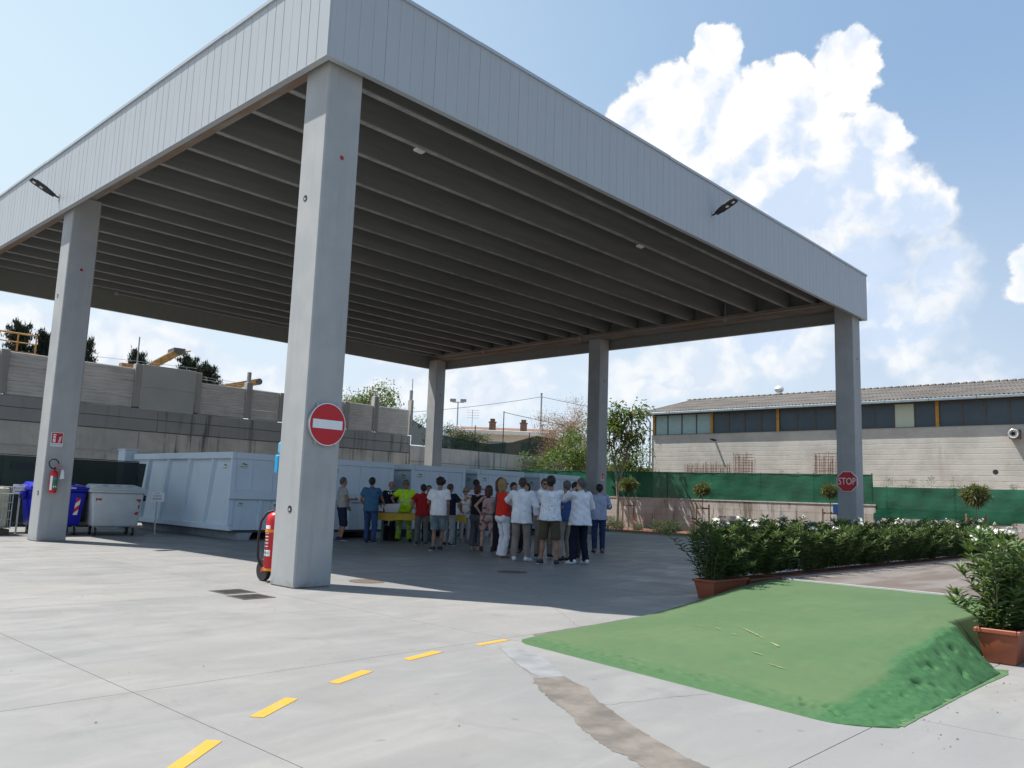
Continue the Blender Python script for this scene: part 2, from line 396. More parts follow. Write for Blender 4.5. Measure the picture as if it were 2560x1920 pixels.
# ---- run-off stain, mortar patch and cracks: thin ragged skins on the slab
def ragged(left, right, z, name, m, seed, amp=0.03, cols=5):
    """thin skin between two outlines; both outlines are roughened at two scales"""
    rg = np.random.default_rng(seed)
    def line(pl, n_):
        pl = np.array(pl, float); s_ = np.r_[0, np.cumsum(np.hypot(*np.diff(pl, axis=0).T))]; u = np.linspace(0, s_[-1], n_)
        o_ = np.stack([np.interp(u, s_, pl[:, 0]), np.interp(u, s_, pl[:, 1])], 1)
        w_ = np.cumsum(rg.normal(0, 1, n_)); w_ -= np.linspace(w_[0], w_[-1], n_); w_ = w_/(abs(w_).max()+1e-6)
        return o_, w_*amp+rg.normal(0, amp*0.14, n_)
    tot = sum(math.dist(p, q_) for p, q_ in zip(left[:-1], left[1:])); n_ = max(20, int(tot/0.022))
    L, wl = line(left, n_); Rr, wr = line(right, n_); d = Rr-L; d /= np.maximum(np.hypot(d[:, 0], d[:, 1]), 1e-6)[:, None]
    L = L+d*np.minimum(wl, 0.02)[:, None]; Rr = Rr+d*np.maximum(wr, -0.02)[:, None]
    v = [(*(L[k]*(1-c/cols)+Rr[k]*(c/cols)), z) for k in range(n_) for c in range(cols+1)]
    f = [(k*(cols+1)+c, k*(cols+1)+c+1, (k+1)*(cols+1)+c+1, (k+1)*(cols+1)+c) for k in range(n_-1) for c in range(cols)]
    me_ = npmesh(name, v, f)
    if me_.polygons[0].normal.z < 0: me_.flip_normals()
    o = link(name, me_, m); o['kind'] = 'structure'; return o
M_stain = mat('dried_silt', (0.135, 0.120, 0.105), 0.85, var=0.3, vscale=4, bump=0.15, bscale=30, coords='World')
M_mortar = mat('mortar_skim', (0.185, 0.192, 0.200), 0.8, var=0.16, vscale=5, bump=0.1, coords='World')
ragged([(-1.51, -5.62), (-1.71, -5.86), (-1.95, -6.15), (-2.09, -6.44), (-2.24, -6.59), (-2.36, -6.83), (-2.49, -7.07), (-2.6, -7.35), (-2.9, -7.9), (-3.3, -8.6)],
       [(-1.30, -5.72), (-1.44, -6.07), (-1.72, -6.40), (-1.83, -6.58), (-1.99, -6.83), (-2.14, -7.08), (-2.23, -7.27), (-2.34, -7.46), (-2.6, -8.0), (-3.0, -8.7)], 0.002, 'silt_stain', M_stain, 3, 0.045)
ragged([(-0.84, -4.62), (-0.98, -4.80), (-1.25, -5.2), (-1.50, -5.66)], [(-0.74, -4.70), (-0.80, -5.0), (-0.98, -5.3), (-1.30, -5.74)], 0.003, 'mortar_patch', M_mortar, 5, 0.012)
ragged([(-0.1, -4.35), (0.3, -4.31), (0.8, -4.29), (1.3, -4.26), (1.9, -4.23)], [(-0.1, -4.46), (0.3, -4.44), (0.8, -4.41), (1.3, -4.38), (1.9, -4.35)], 0.003, 'mortar_patch', mat('dark_mortar', (0.10, 0.092, 0.086), 0.85, var=0.3, vscale=9, coords='World'), 6, 0.012)
def crack(pts, seed, wd=0.006):
    rg = np.random.default_rng(seed); P = []
    for a, b in zip(pts[:-1], pts[1:]):
        a = np.array(a); b = np.array(b); n_ = max(2, int(np.hypot(*(b-a))/0.07))
        for k in range(n_): P.append(a+(b-a)*k/n_+rg.normal(0, 0.012, 2))
    P.append(np.array(pts[-1])); v = []; f = []
    for k, p in enumerate(P):
        d = P[min(k+1, len(P)-1)]-P[max(k-1, 0)]; d = d/np.hypot(*d); n_ = np.array([-d[1], d[0]])*wd*rg.uniform(0.3, 0.7)
        v += [(*(p-n_), 0.0012), (*(p+n_), 0.0012)]
    for k in range(len(P)-1): f.append((2*k, 2*k+2, 2*k+3, 2*k+1))
    o = link('floor_crack', npmesh('floor_crack', v, f), M_joint); o['kind'] = 'structure'
    if o.data.polygons[0].normal.z < 0: o.data.flip_normals()
crack([(2.6, -2.15), (2.19, -2.45), (1.7, -3.1), (0.95, -4.0), (0.7, -4.3)], 1)
crack([(-0.75, -4.5), (-1.0, -4.95), (-1.3, -5.3), (-1.5, -5.6)], 2, 0.004)
crack([(-2.1, -6.4), (-1.2, -6.6), (-0.9, -6.75)], 4, 0.004)

# ---- drains and manholes
M_iron = mat('cast_iron', (0.075, 0.068, 0.062), 0.6, 0.4, var=0.35, vscale=20)
M_rust = mat('rusted_iron', (0.12, 0.085, 0.066), 0.75, 0.2, var=0.35, vscale=15)
def drain(x, y, lab):
    t_ = thing('drain_grate', lab, 'drain grate', (x, y, 0), 0, 'square drain grates in the yard')
    h = 0.215
    fr = MB(); fr.box(-h, h, -h, -h+0.04, 0, 0.005); fr.box(-h, h, h-0.04, h, 0, 0.005); fr.box(-h, -h+0.04, -h+0.04, h-0.04, 0, 0.005); fr.box(h-0.04, h, -h+0.04, h-0.04, 0, 0.005)
    fr.build('frame', M_iron, t_)
    box('sump', -h+0.04, h-0.04, -h+0.04, h-0.04, 0.0004, 0.0012, M_dark, t_)
    for k in range(9):
        yy = -h+0.05+k*(2*h-0.1)/8
        box('bar', -h+0.04, h-0.04, yy-0.009, yy+0.009, 0.0014, 0.0048, M_iron, t_)
    return t_
drain(-0.82, 0.10, 'square iron drain grate beside the near column, the farther of two')
drain(-0.88, -0.46, 'square iron drain grate beside the near column, the nearer of two')
drain(-1.65, 9.75, 'square iron drain grate at the left edge near the second column')
def manhole(x, y, r, lab):
    t_ = thing('manhole_cover', lab, 'manhole cover', (x, y, 0))
    MB().lathe([(r, 0), (r, 0.004), (r-0.03, 0.004), (r-0.03, 0.001)], 28).build('frame', M_rust, t_)
    MB().lathe([(r-0.04, 0.0008), (r-0.04, 0.003)], 28).build('lid', M_rust, t_)
manhole(4.70, 0.36, 0.27, 'round rusty manhole cover in the shade in front of the crowd')
manhole(1.45, 0.30, 0.27, 'round rusty manhole cover in the sun patch behind the near column')

# ================================================================ GREEN RAMP + PLATFORM
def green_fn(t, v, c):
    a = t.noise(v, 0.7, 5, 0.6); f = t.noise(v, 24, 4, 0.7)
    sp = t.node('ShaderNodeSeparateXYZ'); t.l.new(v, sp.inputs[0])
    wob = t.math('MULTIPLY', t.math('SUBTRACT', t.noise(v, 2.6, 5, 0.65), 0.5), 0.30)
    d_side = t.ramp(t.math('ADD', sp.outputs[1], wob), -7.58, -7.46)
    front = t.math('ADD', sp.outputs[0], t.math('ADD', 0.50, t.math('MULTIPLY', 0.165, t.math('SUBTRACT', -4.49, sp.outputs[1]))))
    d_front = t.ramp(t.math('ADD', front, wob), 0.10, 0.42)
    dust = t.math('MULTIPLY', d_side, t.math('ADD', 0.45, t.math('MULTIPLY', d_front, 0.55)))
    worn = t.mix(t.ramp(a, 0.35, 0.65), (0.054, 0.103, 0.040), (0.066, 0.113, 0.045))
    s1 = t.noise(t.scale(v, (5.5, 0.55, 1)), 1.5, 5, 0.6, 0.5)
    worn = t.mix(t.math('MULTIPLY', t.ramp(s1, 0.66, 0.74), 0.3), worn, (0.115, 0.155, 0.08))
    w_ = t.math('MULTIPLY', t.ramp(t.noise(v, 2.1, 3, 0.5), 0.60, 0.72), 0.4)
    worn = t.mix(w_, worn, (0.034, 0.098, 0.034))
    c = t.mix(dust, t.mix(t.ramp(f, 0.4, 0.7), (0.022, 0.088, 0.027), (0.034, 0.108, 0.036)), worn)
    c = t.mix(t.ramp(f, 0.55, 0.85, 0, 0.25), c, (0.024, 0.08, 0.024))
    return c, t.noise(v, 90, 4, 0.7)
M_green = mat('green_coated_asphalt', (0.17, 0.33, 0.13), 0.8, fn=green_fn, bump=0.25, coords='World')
def ss(x, a, b):
    t_ = min(1, max(0, (x-a)/(b-a))); return t_*t_*(3-2*t_)
def ramp_xf(y): return -0.50-0.165*(-4.49-y)           # plan line of the front lip
def ramp_h(x, y):
    yl = -4.49+0.072*(x+0.6); d = x-ramp_xf(y)
    tr_ = 0.04+0.27*ss(x, -0.9, 1.9)-0.075*ss(x, 2.8, 5.6)
    tl = 0.02+0.22*ss(x, 1.4, 5.9)
    q_ = min(1, max(0, (yl-y)/2.9))
    h = tl*(1-q_)+tr_*q_
    h = max(h, 0.05*min(1, d/0.25)*q_) if d > 0 else 0
    if d < 0.5: h *= max(0, min(1, d/0.5))**0.7
    crest = -7.52-0.05*ss(x, -0.6, 0.9)+0.02*math.sin(x*4.1)+0.012*math.sin(x*9.7+1)
    toe = -7.95+0.33*min(1, max(0, (x-1.74)/0.5))
    crest = max(crest, toe+0.20)
    if y < crest: h *= max(0, 1-((crest-y)/(crest-toe)))**0.9
    return h
ds = np.concatenate([np.linspace(0, 0.8, 70, endpoint=False), np.linspace(0.8, 3.3, 170, endpoint=False), np.linspace(3.3, 6.0, 30)]); nx = len(ds)
sj = np.concatenate([np.linspace(0, 0.78, 90, endpoint=False), np.linspace(0.78, 1, 50)]); ny = len(sj)
rgh = np.random.default_rng(11)
def tex(r_):
    a_ = rgh.normal(0, 1, (256, 256))
    for _ in range(r_): a_ = (a_+np.roll(a_, 1, 0)+np.roll(a_, -1, 0)+np.roll(a_, 1, 1)+np.roll(a_, -1, 1))/5
    return a_/a_.std()
TX1, TX2, TX3 = tex(1), tex(6), tex(3)
def samp(tx, x, y, c):
    u, v = x/c, y/c; i, j = math.floor(u), math.floor(v); fu, fv = u-i, v-j; g_ = lambda a_, b_: tx[a_ % 256, b_ % 256]
    return (g_(i, j)*(1-fu)+g_(i+1, j)*fu)*(1-fv)+(g_(i, j+1)*(1-fu)+g_(i+1, j+1)*fu)*fv
V = []
for i, d0 in enumerate(ds):
    for j in range(ny):
        # y first from the left edge at this station, then the matching right edge
        x0 = -0.55+d0; yl = -4.49+0.072*(x0+0.6); xr = -1.06+d0*1.14
        yr_ = -7.95+0.33*min(1, max(0, (xr-1.74)/0.5)); y = yl+(yr_-yl)*sj[j]
        d = d0; x_ = ramp_xf(y)+d*(1+0.09*(1-sj[j])) if d < 5.4 else None
        lim = 5.795
        x_ = ramp_xf(y)+(lim-ramp_xf(y))*(d0/6.0)
        x_ += (0.28*max(0, 1-(abs(y+7.95)/0.45))**2+0.10*max(0, 1-(abs(y-yl)/0.2))**2)*max(0, 1-d0/0.45)
        hh = ramp_h(x_, y); dd = x_-ramp_xf(y)
        rough_f = max(0, 1-abs(dd-0.20)/0.22)*(0.35+0.65*ss(-y, 4.5, 5.2))
        rough_r = max(0, 1-abs(y+7.74)/0.27)*ss(x_, -1.0, -0.4)
        edge0 = 0 if (i == 0 or j == 0 or j == ny-1) else 1
        k_ = max(rough_f, rough_r)
        n1, n2, n3 = samp(TX1, x_, y, 0.022), samp(TX2, x_, y, 0.03), max(0, samp(TX3, x_, y, 0.019)-0.85)
        hh += edge0*(0.0010*n1+k_*(0.004*n1+0.0035*n2-0.042*n3)+0.0022*n2*ss(dd, 0.3, 1))
        V.append((x_, y, max(hh, 0.001)))
F = []
for i in range(nx-1):
    for j in range(ny-1): F.append((i*ny+j, i*ny+j+1, (i+1)*ny+j+1, (i+1)*ny+j))
base = len(V)
# skirt down to the slab
per = [i*ny for i in range(nx)]+[(nx-1)*ny+j for j in range(1, ny)]+[i*ny+ny-1 for i in range(nx-2, -1, -1)]+[j for j in range(ny-2, 0, -1)]
for p in per: V.append((V[p][0], V[p][1], 0.0))
for k in range(len(per)):
    a, b = per[k], per[(k+1) % len(per)]; F.append((a, b, base+(k+1) % len(per), base+k))
me = npmesh('green_ramp', V, F, True)
bm = bmesh.new(); bm.from_mesh(me); bmesh.ops.recalc_face_normals(bm, faces=bm.faces); bm.to_mesh(me); bm.free()
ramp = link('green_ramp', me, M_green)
tag(ramp, 'green coated asphalt ramp leading up to the brown platform', 'ramp')
M_scr = mat('scrape_dust', (0.20, 0.215, 0.10), 0.85, var=0.35, vscale=25, coords='World')
def scrape(a, b, wd, seed):
    rg = np.random.default_rng(seed); a = np.array(a); b = np.array(b); n_ = max(4, int(np.hypot(*(b-a))/0.025)); d = (b-a)/np.hypot(*(b-a)); nn = np.array([-d[1], d[0]]); v = []; f = []
    for k in range(n_+1):
        t_ = k/n_; p = a+(b-a)*t_; w2 = wd*math.sin(math.pi*min(max(t_, 0.03), 0.97))**0.6*rg.uniform(0.3, 1.0)
        for sg in (-1, 1):
            q_ = p+nn*sg*w2+rg.normal(0, 0.0015, 2); v.append((q_[0], q_[1], ramp_h(q_[0], q_[1])+0.007))
    for k in range(n_): f.append((2*k, 2*k+2, 2*k+3, 2*k+1))
    o = link('scrape_mark', npmesh('scrape_mark', v, f), M_scr); o['kind'] = 'structure'
    if o.data.polygons[0].normal.z < 0: o.data.flip_normals()
for k, (a_, b_, w_) in enumerate([((1.27, -5.81), (0.74, -6.35), 0.010), ((0.66, -6.43), (0.53, -6.58), 0.014), ((1.15, -5.63), (0.97, -5.8), 0.006), ((0.9, -5.93), (0.82, -6.04), 0.008), ((0.3, -6.43), (0.23, -6.58), 0.006), ((0.02, -6.71), (-0.07, -6.91), 0.006), ((1.24, -5.35), (1.12, -5.56), 0.004)]):
    scrape(a_, b_, w_, k)
ragged([(-0.72, -7.90), (0.0, -7.90), (1.0, -7.90), (1.60, -7.90), (1.90, -7.82)], [(-0.74, -7.965), (0.0, -7.97), (1.0, -7.98), (1.75, -8.0), (1.98, -7.95)], 0.0035, 'paint_overspray', mat('green_overspray', (0.062, 0.125, 0.052), 0.8, var=0.25, vscale=12, coords='World'), 21, 0.012)
def plat_fn(t, v, c):
    a = t.noise(t.scale(v, (0.5, 1.6, 1)), 1.1, 6, 0.65, 0.6); f = t.noise(v, 30, 4, 0.7)
    c = t.mix(t.ramp(a, 0.36, 0.62), (0.105, 0.082, 0.068), (0.155, 0.138, 0.126))
    c = t.mix(t.ramp(t.noise(t.scale(v, (0.35, 3, 1)), 1.7, 5, 0.65), 0.6, 0.7, 0, 0.55), c, (0.25, 0.235, 0.22))
    return c, f
M_plat = mat('stained_deck_concrete', (0.3, 0.27, 0.24), 0.8, fn=plat_fn, bump=0.1, coords='World')
pf = thing('weighbridge', 'raised brown concrete platform between the oleander hedges', 'platform', (5.8, -5.8, 0))
for k in range(5):
    x0 = 0.004+k*2.8; MB().box(x0+0.006, x0+2.794, -1.55, 1.58, 0.02, 0.25).build('deck_slab', M_plat, pf, 0.008)
box('edge_strip', -0.0, 14.1, 1.581, 1.64, 0.0, 0.262, M_galv, pf); box('edge_strip', 0, 14.1, -1.61, -1.551, 0, 0.262, M_galv, pf)
box('front_strip', -0.034, 0.003, -1.5, 1.55, 0.0, 0.258, mat('pale_steel', (0.5, 0.5, 0.49), 0.5), pf)

# ================================================================ PLANTING BED ON THE RIGHT
M_soil = mat('red_soil', (0.14, 0.062, 0.034), 0.95, var=0.4, vscale=7, bump=0.6, bscale=9, coords='World')
sv_ = []; sf_ = []
for i in range(7):
    for j in range(70):
        sv_.append((23.12+i*3.78/6, -12+j*33.9/69, 0.085+0.05*math.sin(i*1.9+j*1.3)*math.sin(j*0.77+i)+0.02*i/6))
for i in range(6):
    for j in range(69): sf_.append((i*70+j, (i+1)*70+j, (i+1)*70+j+1, i*70+j+1))
bed = link('planting_bed', npmesh('planting_bed', sv_, sf_, True), M_soil); bed['kind'] = 'structure'
M_kerb = mat('kerb_concrete', (0.24, 0.22, 0.19), 0.85, var=0.2, vscale=3, bump=0.2)
kerb = bpy.data.objects.new('kerb', None); COL.objects.link(kerb); kerb['kind'] = 'structure'
km = MB().box(0, 0.16, 0, 0.988, -0.02, 0.125).mesh('kerb_stone', 0.012); km.materials.append(M_kerb)
for k in range(33):
    o = link('kerb_stone', km, None, kerb); o.location = (22.95, -12+k, 0)
M_hose = mat('yellow_hose_rubber', (0.5, 0.3, 0.015), 0.5)
hp = [(22.90+0.05*math.sin(k*0.9)+0.035*math.sin(k*0.37+1), 12.5-k*0.35, 0.016+0.0*k) for k in range(20)]
hp2 = [(23.0-0.02*k, 5.5-k*0.35+0.35, 0.15) for k in range(0)]
o = MB().tube(hp, 0.016, 8).build('garden_hose', M_hose, None, 0, True); tag(o, 'yellow garden hose lying along the kerb of the planting bed', 'hose')

# small dark crumbs and dry leaf bits blown over the yard
rg = np.random.default_rng(77); V = []; F = []
for _ in range(85):
    x, y = (rg.uniform(-7, 4), rg.uniform(-9, 4)) if rg.random() < 0.75 else (rg.uniform(-1.3, 1.5), rg.uniform(-8.3, -7.98))
    if -1.0 < x < 6 and -7.97 < y < -4.2: continue
    s_ = rg.uniform(0.003, 0.010); a_ = rg.uniform(0, 6.28); b = len(V); ca, sa = math.cos(a_), math.sin(a_)
    for (u, v) in ((-1, -0.4), (1, -0.3), (0.8, 0.5), (-0.7, 0.4)): V.append((x+s_*(u*ca-v*sa), y+s_*(u*sa+v*ca), 0.003))
    V.append((x, y, 0.003+s_*0.5)); F += [(b, b+1, b+4), (b+1, b+2, b+4), (b+2, b+3, b+4), (b+3, b, b+4)]
cb = link('leaf_crumbs', npmesh('leaf_crumbs', V, F), mat('dry_leaf_brown', (0.09, 0.06, 0.04), 0.9, var=0.5, vscale=3, coords='World')); cb['kind'] = 'stuff'; cb['label'] = 'small dark crumbs and leaf bits scattered over the concrete'
# ================================================================ CANOPY
W, L, H, TH, E = 20.737, 20.679, 7.495, 1.549, 0.182
ZS = 7.88                                    # beam soffit / column heads
can = thing('canopy', 'large open concrete canopy with grey panelled fascia on six square columns', 'canopy')
YM = 10.1415
cols = [(0, 0), (0, YM), (0, L-0.6), (W-0.6, 0), (W-0.6, YM), (W-0.6, L-0.6)]
M_red_cap = mat('red_plastic', (0.28, 0.02, 0.015), 0.5)
grom_x = MB().lathe([(0.048, 0.0), (0.048, -0.004), (0.03, -0.005), (0.028, -0.001)], 16, axis='x').mesh('insert', smooth=True); grom_x.materials.append(M_black)
M_hole = mat('grout', (0.33, 0.34, 0.33), 0.8)
cap_y = MB().lathe([(0.034, 0.003), (0.034, -0.002)], 14, axis='y').mesh('insert'); cap_y.materials.append(M_red_cap)
cap_b = cap_y.copy(); cap_b.materials.clear(); cap_b.materials.append(M_black)
for k, (x, y) in enumerate(cols):
    c = MB().box(0, 0.6, 0, 0.6, 0, ZS).build('column', M_col, can, 0.018); c.location = (x, y, 0)
    if x == 0:
        for yy, zz in ((0.40, 5.54), (0.22, 1.05)):
            o = link('insert', grom_x, None, c); o.location = (-0.001, yy, zz)
            o = MB().lathe([(0.022, 0.0), (0.022, -0.003)], 12, axis='x').build('insert', M_hole, c); o.location = (-0.003, yy+0.006, zz-0.008)
    o = link('insert', cap_y if x == 0 else cap_b, None, c); o.location = (0.31, -0.001, 6.16)
# L-shaped edge beams along both column rows: web, and a ledge that carries the ribs
for (xa, xb, xw0, xw1) in ((0.0, 0.47, 0.0, 0.22), (W-0.47, W, W-0.22, W)):
    box('edge_beam', xa, xb, -0.05, L+0.05, ZS+0.004, 8.14, M_beam, can)
    box('edge_beam', xw0, xw1, -0.048, L+0.048, 8.142, 8.86, M_rib, can)
# roof deck and the ribs of the double-tee slabs
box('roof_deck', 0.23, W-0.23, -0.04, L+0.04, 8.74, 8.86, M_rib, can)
ribs = [0.28, 1.32, 2.32, 3.55, 4.90, 6.10, 7.38, 8.62, 10.0, 11.12, 12.12, 13.45, 14.4, 15.55, 16.72, 17.95, 18.98, 20.1]
rm = MB().hexa([(0.24, -0.075, 8.145), (W-0.24, -0.075, 8.145), (W-0.24, 0.075, 8.145), (0.24, 0.075, 8.145)],
               [(0.24, -0.125, 8.739), (W-0.24, -0.125, 8.739), (W-0.24, 0.125, 8.739), (0.24, 0.125, 8.739)])
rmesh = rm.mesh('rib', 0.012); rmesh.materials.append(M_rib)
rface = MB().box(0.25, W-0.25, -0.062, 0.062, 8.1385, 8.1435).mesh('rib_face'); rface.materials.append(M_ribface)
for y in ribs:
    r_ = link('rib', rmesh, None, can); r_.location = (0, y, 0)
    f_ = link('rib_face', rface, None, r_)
# fascia: one metre sandwich panels with shallow grooves every 25 cm
def panel(wd, name='fascia_panel', grooves=True):
    m_ = MB(); t = 0.06; pr = []
    n_ = 4; s = wd/n_
    pts = [(0.003, 0.0)]
    if grooves:
        for k in range(1, n_): pts += [(k*s-0.009, 0.0), (k*s-0.004, 0.006), (k*s+0.004, 0.006), (k*s+0.009, 0.0)]
    pts += [(wd-0.003, 0.0), (wd-0.003, t), (0.003, t)]
    m_.prism(pts, H+0.012, H+TH-0.02)
    me_ = m_.mesh(name); me_.materials.append(M_panel); return me_
npn = 21
pwA = (W+2*E-0.06)/npn; pwD = (L+2*E-0.06)/npn
pa, pd = panel(pwA), panel(pwD)
for k in range(npn):
    o = link('fascia_panel', pa, None, can); o.location = (-E+0.03+k*pwA, -E, 0)                                  # front, facing -Y
    o = link('fascia_panel', pd, None, can); o.location = (-E, L+E-0.03-k*pwD, 0); o.rotation_euler = (0, 0, R(-90))   # left, facing -X
    o = link('fascia_panel', pd, None, can); o.location = (W+E, -E+0.03+k*pwD, 0); o.rotation_euler = (0, 0, R(90))
    o = link('fascia_panel', pa, None, can); o.location = (W+E-0.03-k*pwA, L+E, 0); o.rotation_euler = (0, 0, R(180))
# continuous liner behind the panels, edge trims and corner trims
iw = 0.064
box('liner', -E+iw, W+E-iw, -E+iw, -E+iw+0.03, H+0.01, H+TH-0.03, M_panel_in, can)
box('liner', -E+iw, W+E-iw, L+E-iw-0.03, L+E-iw, H+0.01, H+TH-0.03, M_panel_in, can)
box('liner', -E+iw, -E+iw+0.03, -E+iw+0.032, L+E-iw-0.032, H+0.01, H+TH-0.03, M_panel_in, can)
box('liner', W+E-iw-0.03, W+E-iw, -E+iw+0.032, L+E-iw-0.032, H+0.01, H+TH-0.03, M_panel_in, can)
b0, b1 = H, H+0.011
box('bottom_trim', -E-0.004, W+E+0.004, -E-0.004, -E+0.1, b0, b1, M_panel, can); box('bottom_trim', -E-0.004, W+E+0.004, L+E-0.1, L+E+0.004, b0, b1, M_panel, can)
box('bottom_trim', -E-0.004, -E+0.1, -E+0.101, L+E-0.101, b0, b1, M_panel, can); box('bottom_trim', W+E-0.1, W+E+0.004, -E+0.101, L+E-0.101, b0, b1, M_panel, can)
def cap_run(a, b, horiz):
    n_ = 7
    for k in range(n_):
        lo = a+(b-a)*k/n_; hi = a+(b-a)*(k+1)/n_; dz = 0.006*((k*7) % 3)
        if horiz is not None:
            y0 = -E-0.03 if horiz == 0 else L+E-0.16; box('cap_flashing', lo+0.002, hi-0.002, y0, y0+0.19, H+TH-0.055+dz, H+TH+0.005+dz, M_trim, can)
def cap_run_y(x0):
    n_ = 7; a, b = -E+0.162, L+E-0.162
    for k in range(n_):
        lo = a+(b-a)*k/n_; hi = a+(b-a)*(k+1)/n_; dz = 0.006*((k*5) % 3)
        box('cap_flashing', x0, x0+0.19, lo+0.002, hi-0.002, H+TH-0.055+dz, H+TH+0.005+dz, M_trim, can)
cap_run(-E-0.03, W+E+0.03, 0); cap_run(-E-0.03, W+E+0.03, 1); cap_run_y(-E-0.03); cap_run_y(W+E-0.16)
for (x, y) in ((-E, -E), (W+E, -E), (-E, L+E), (W+E, L+E)):
    sx = 1 if x < 5 else -1; sy = 1 if y < 5 else -1
    x0, x1 = sorted((x-sx*0.003, x+sx*0.029)); y0, y1 = sorted((y-sy*0.003, y+sy*0.029))
    box('corner_trim', x0, x1, y0, y1, H+0.012, H+TH-0.057, M_panel, can)
# conduit along the inner beam with junction boxes
M_pvc = mat('grey_pvc', (0.36, 0.36, 0.35), 0.5)
cx = W-0.485
MB().tube([(cx, 0.9, 8.02), (cx, 20.0, 8.02), (cx, 20.4, 8.1), (W-1.2, 20.55, 8.1), (5, 20.55, 8.1)], 0.018, 6).build('conduit', M_pvc, can)
for y in (4.6, 11.3, 17.0):
    box('junction_box', cx-0.03, cx+0.03, y-0.06, y+0.06, 7.93, 8.05, M_pvc, can)
    MB().bar((cx, y, 8.05), (cx, y, 8.73), 0.014, 6).build('conduit', M_pvc, can)
MB().tube([(cx, 11.2, 7.93), (cx-0.01, 11.15, 7.84), (cx, 10.95, 7.8), (cx+0.05, 10.72, 7.8)], 0.012, 6).build('cable', M_black, can)
box('junction_box', 5-0.06, 5+0.06, 20.5, 20.6, 8.05, 8.15, M_pvc, can)
# small ceiling lamps
for (x, y, lab) in ((3.72, 2.38, 'small square white lamp under the canopy soffit, nearer one'), (11.5, 2.38, 'small square white lamp under the canopy soffit, farther one')):
    t_ = thing('soffit_lamp', lab, 'lamp', (x, y, 8.137), 0, 'lamps under the canopy')
    MB().box(-0.11, 0.11, -0.06, 0.06, -0.055, -0.002).build('housing', M_white, t_, 0.01)
    box('diffuser', -0.095, 0.095, -0.048, 0.048, -0.060, -0.056, M_lens, t_)
# floodlights on the fascia
def floodlight(loc, rz, lab):
    """local +y points out of the wall"""
    t_ = thing('floodlight', lab, 'floodlight', loc, rz, 'floodlights on the canopy fascia')
    box('wall_plate', -0.05, 0.05, 0.001, 0.012, -0.07, 0.07, M_galv, t_)
    a = R(24)
    def p(y, z): return (y*math.cos(a)-z*math.sin(a)+0.10, y*math.sin(a)+z*math.cos(a)+0.0)
    m_ = MB(); m_.bar((0, 0.012, 0), (0, 0.13, 0.03), 0.022, 8); m_.beam((-0.055, 0.10, 0.02), (-0.055, *p(0.12, 0.01)), 0.02, 0.05); m_.beam((0.055, 0.10, 0.02), (0.055, *p(0.12, 0.01)), 0.02, 0.05)
    m_.build('bracket', M_black, t_)
    hd = bpy.data.objects.new('head', None)
    prof = [(-0.09, 0.05), (0.0, 0.10), (0.09, 0.13), (0.42, 0.13), (0.50, 0.09), (0.50, -0.09), (0.42, -0.13), (0.09, -0.13), (0.0, -0.10), (-0.09, -0.05)]
    vs = []
    m_ = MB(); m_.prism([(xx, yy) for yy, xx in prof], 0, 0.035, lambda x, y, z: (x, *p(y+0.09, z)))
    m_.prism([(-0.09, 0.12), (0.09, 0.12), (0.08, 0.36), (-0.08, 0.36)], 0.035, 0.065, lambda x, y, z: (x, *p(y+0.09, z)))
    m_.build('head', M_black, t_, 0.006)
    for yy in (0.26, 0.43):
        MB().prism([(-0.04, yy), (0.04, yy), (0.04, yy+0.07), (-0.04, yy+0.07)], -0.006, 0.001, lambda x, y, z: (x, *p(y+0.09-0.06, z))).build('lens', M_lens, t_)
    for sx in (-0.125, 0.125):
        MB().prism([(sx-0.008, 0.16), (sx+0.008, 0.16), (sx+0.008, 0.40), (sx-0.008, 0.40)], 0.036, 0.05, lambda x, y, z: (x, *p(y+0.09, z))).build('side_rail', M_galv, t_)
    return t_
floodlight((-E-0.001, 10.62, 7.86), R(90), 'black floodlight on the sunlit left fascia, above the second column')
floodlight((10.78, -E-0.001, 8.22), R(180), 'black floodlight on the shaded right fascia')

# ================================================================ SIGNS ON THE COLUMNS
def disc(name, r, d0, d1, m_, p, n=40):      # local: faces -y
    return MB().lathe([(r, -d0), (r, -d1)], n, axis='y').build(name, m_, p)
ne = thing('no_entry_sign', 'round red no entry sign with a white bar on the near column', 'road sign', (0.335, -0.04, 2.235))
MB().lathe([(0.302, 0.03), (0.302, -0.012), (0.297, -0.014)], 48, axis='y').build('rim', M_galv, ne)
MB().lathe([(0.300, -0.0141), (0.300, -0.0156)], 48, axis='y').build('border', M_sign_white, ne)
MB().lathe([(0.288, -0.0157), (0.288, -0.0175)], 48, axis='y').build('red_face', M_sign_red, ne)
box('white_bar', -0.245, 0.245, -0.0195, -0.0176, -0.062, 0.062, M_sign_white, ne)
for sx in (-0.17, 0.17): box('clip', sx-0.015, sx+0.015, 0.0, 0.038, -0.28, 0.28, M_galv, ne)
st = thing('stop_sign', 'red octagonal STOP sign on the far right column', 'road sign', (W-0.6-0.04, 0.27, 2.19), R(-90))
oc = [(math.cos(R(22.5+45*k)), math.sin(R(22.5+45*k))) for k in range(8)]
fy = lambda x, y, z: (x, z, y)
MB().prism([(a*0.345, b*0.345) for a, b in oc], 0.03, -0.010, fy).build('plate', M_sign_white, st)
MB().prism([(a*0.326, b*0.326) for a, b in oc], -0.0102, -0.0122, fy).build('red_face', M_sign_red, st)
text('lettering', 'STOP', 0.27, M_sign_white, st, frame((0, -0.0125, 0), (1, 0, 0), (0, 0, 1)), 0.0012, sc=(0.86, 1.15, 1))
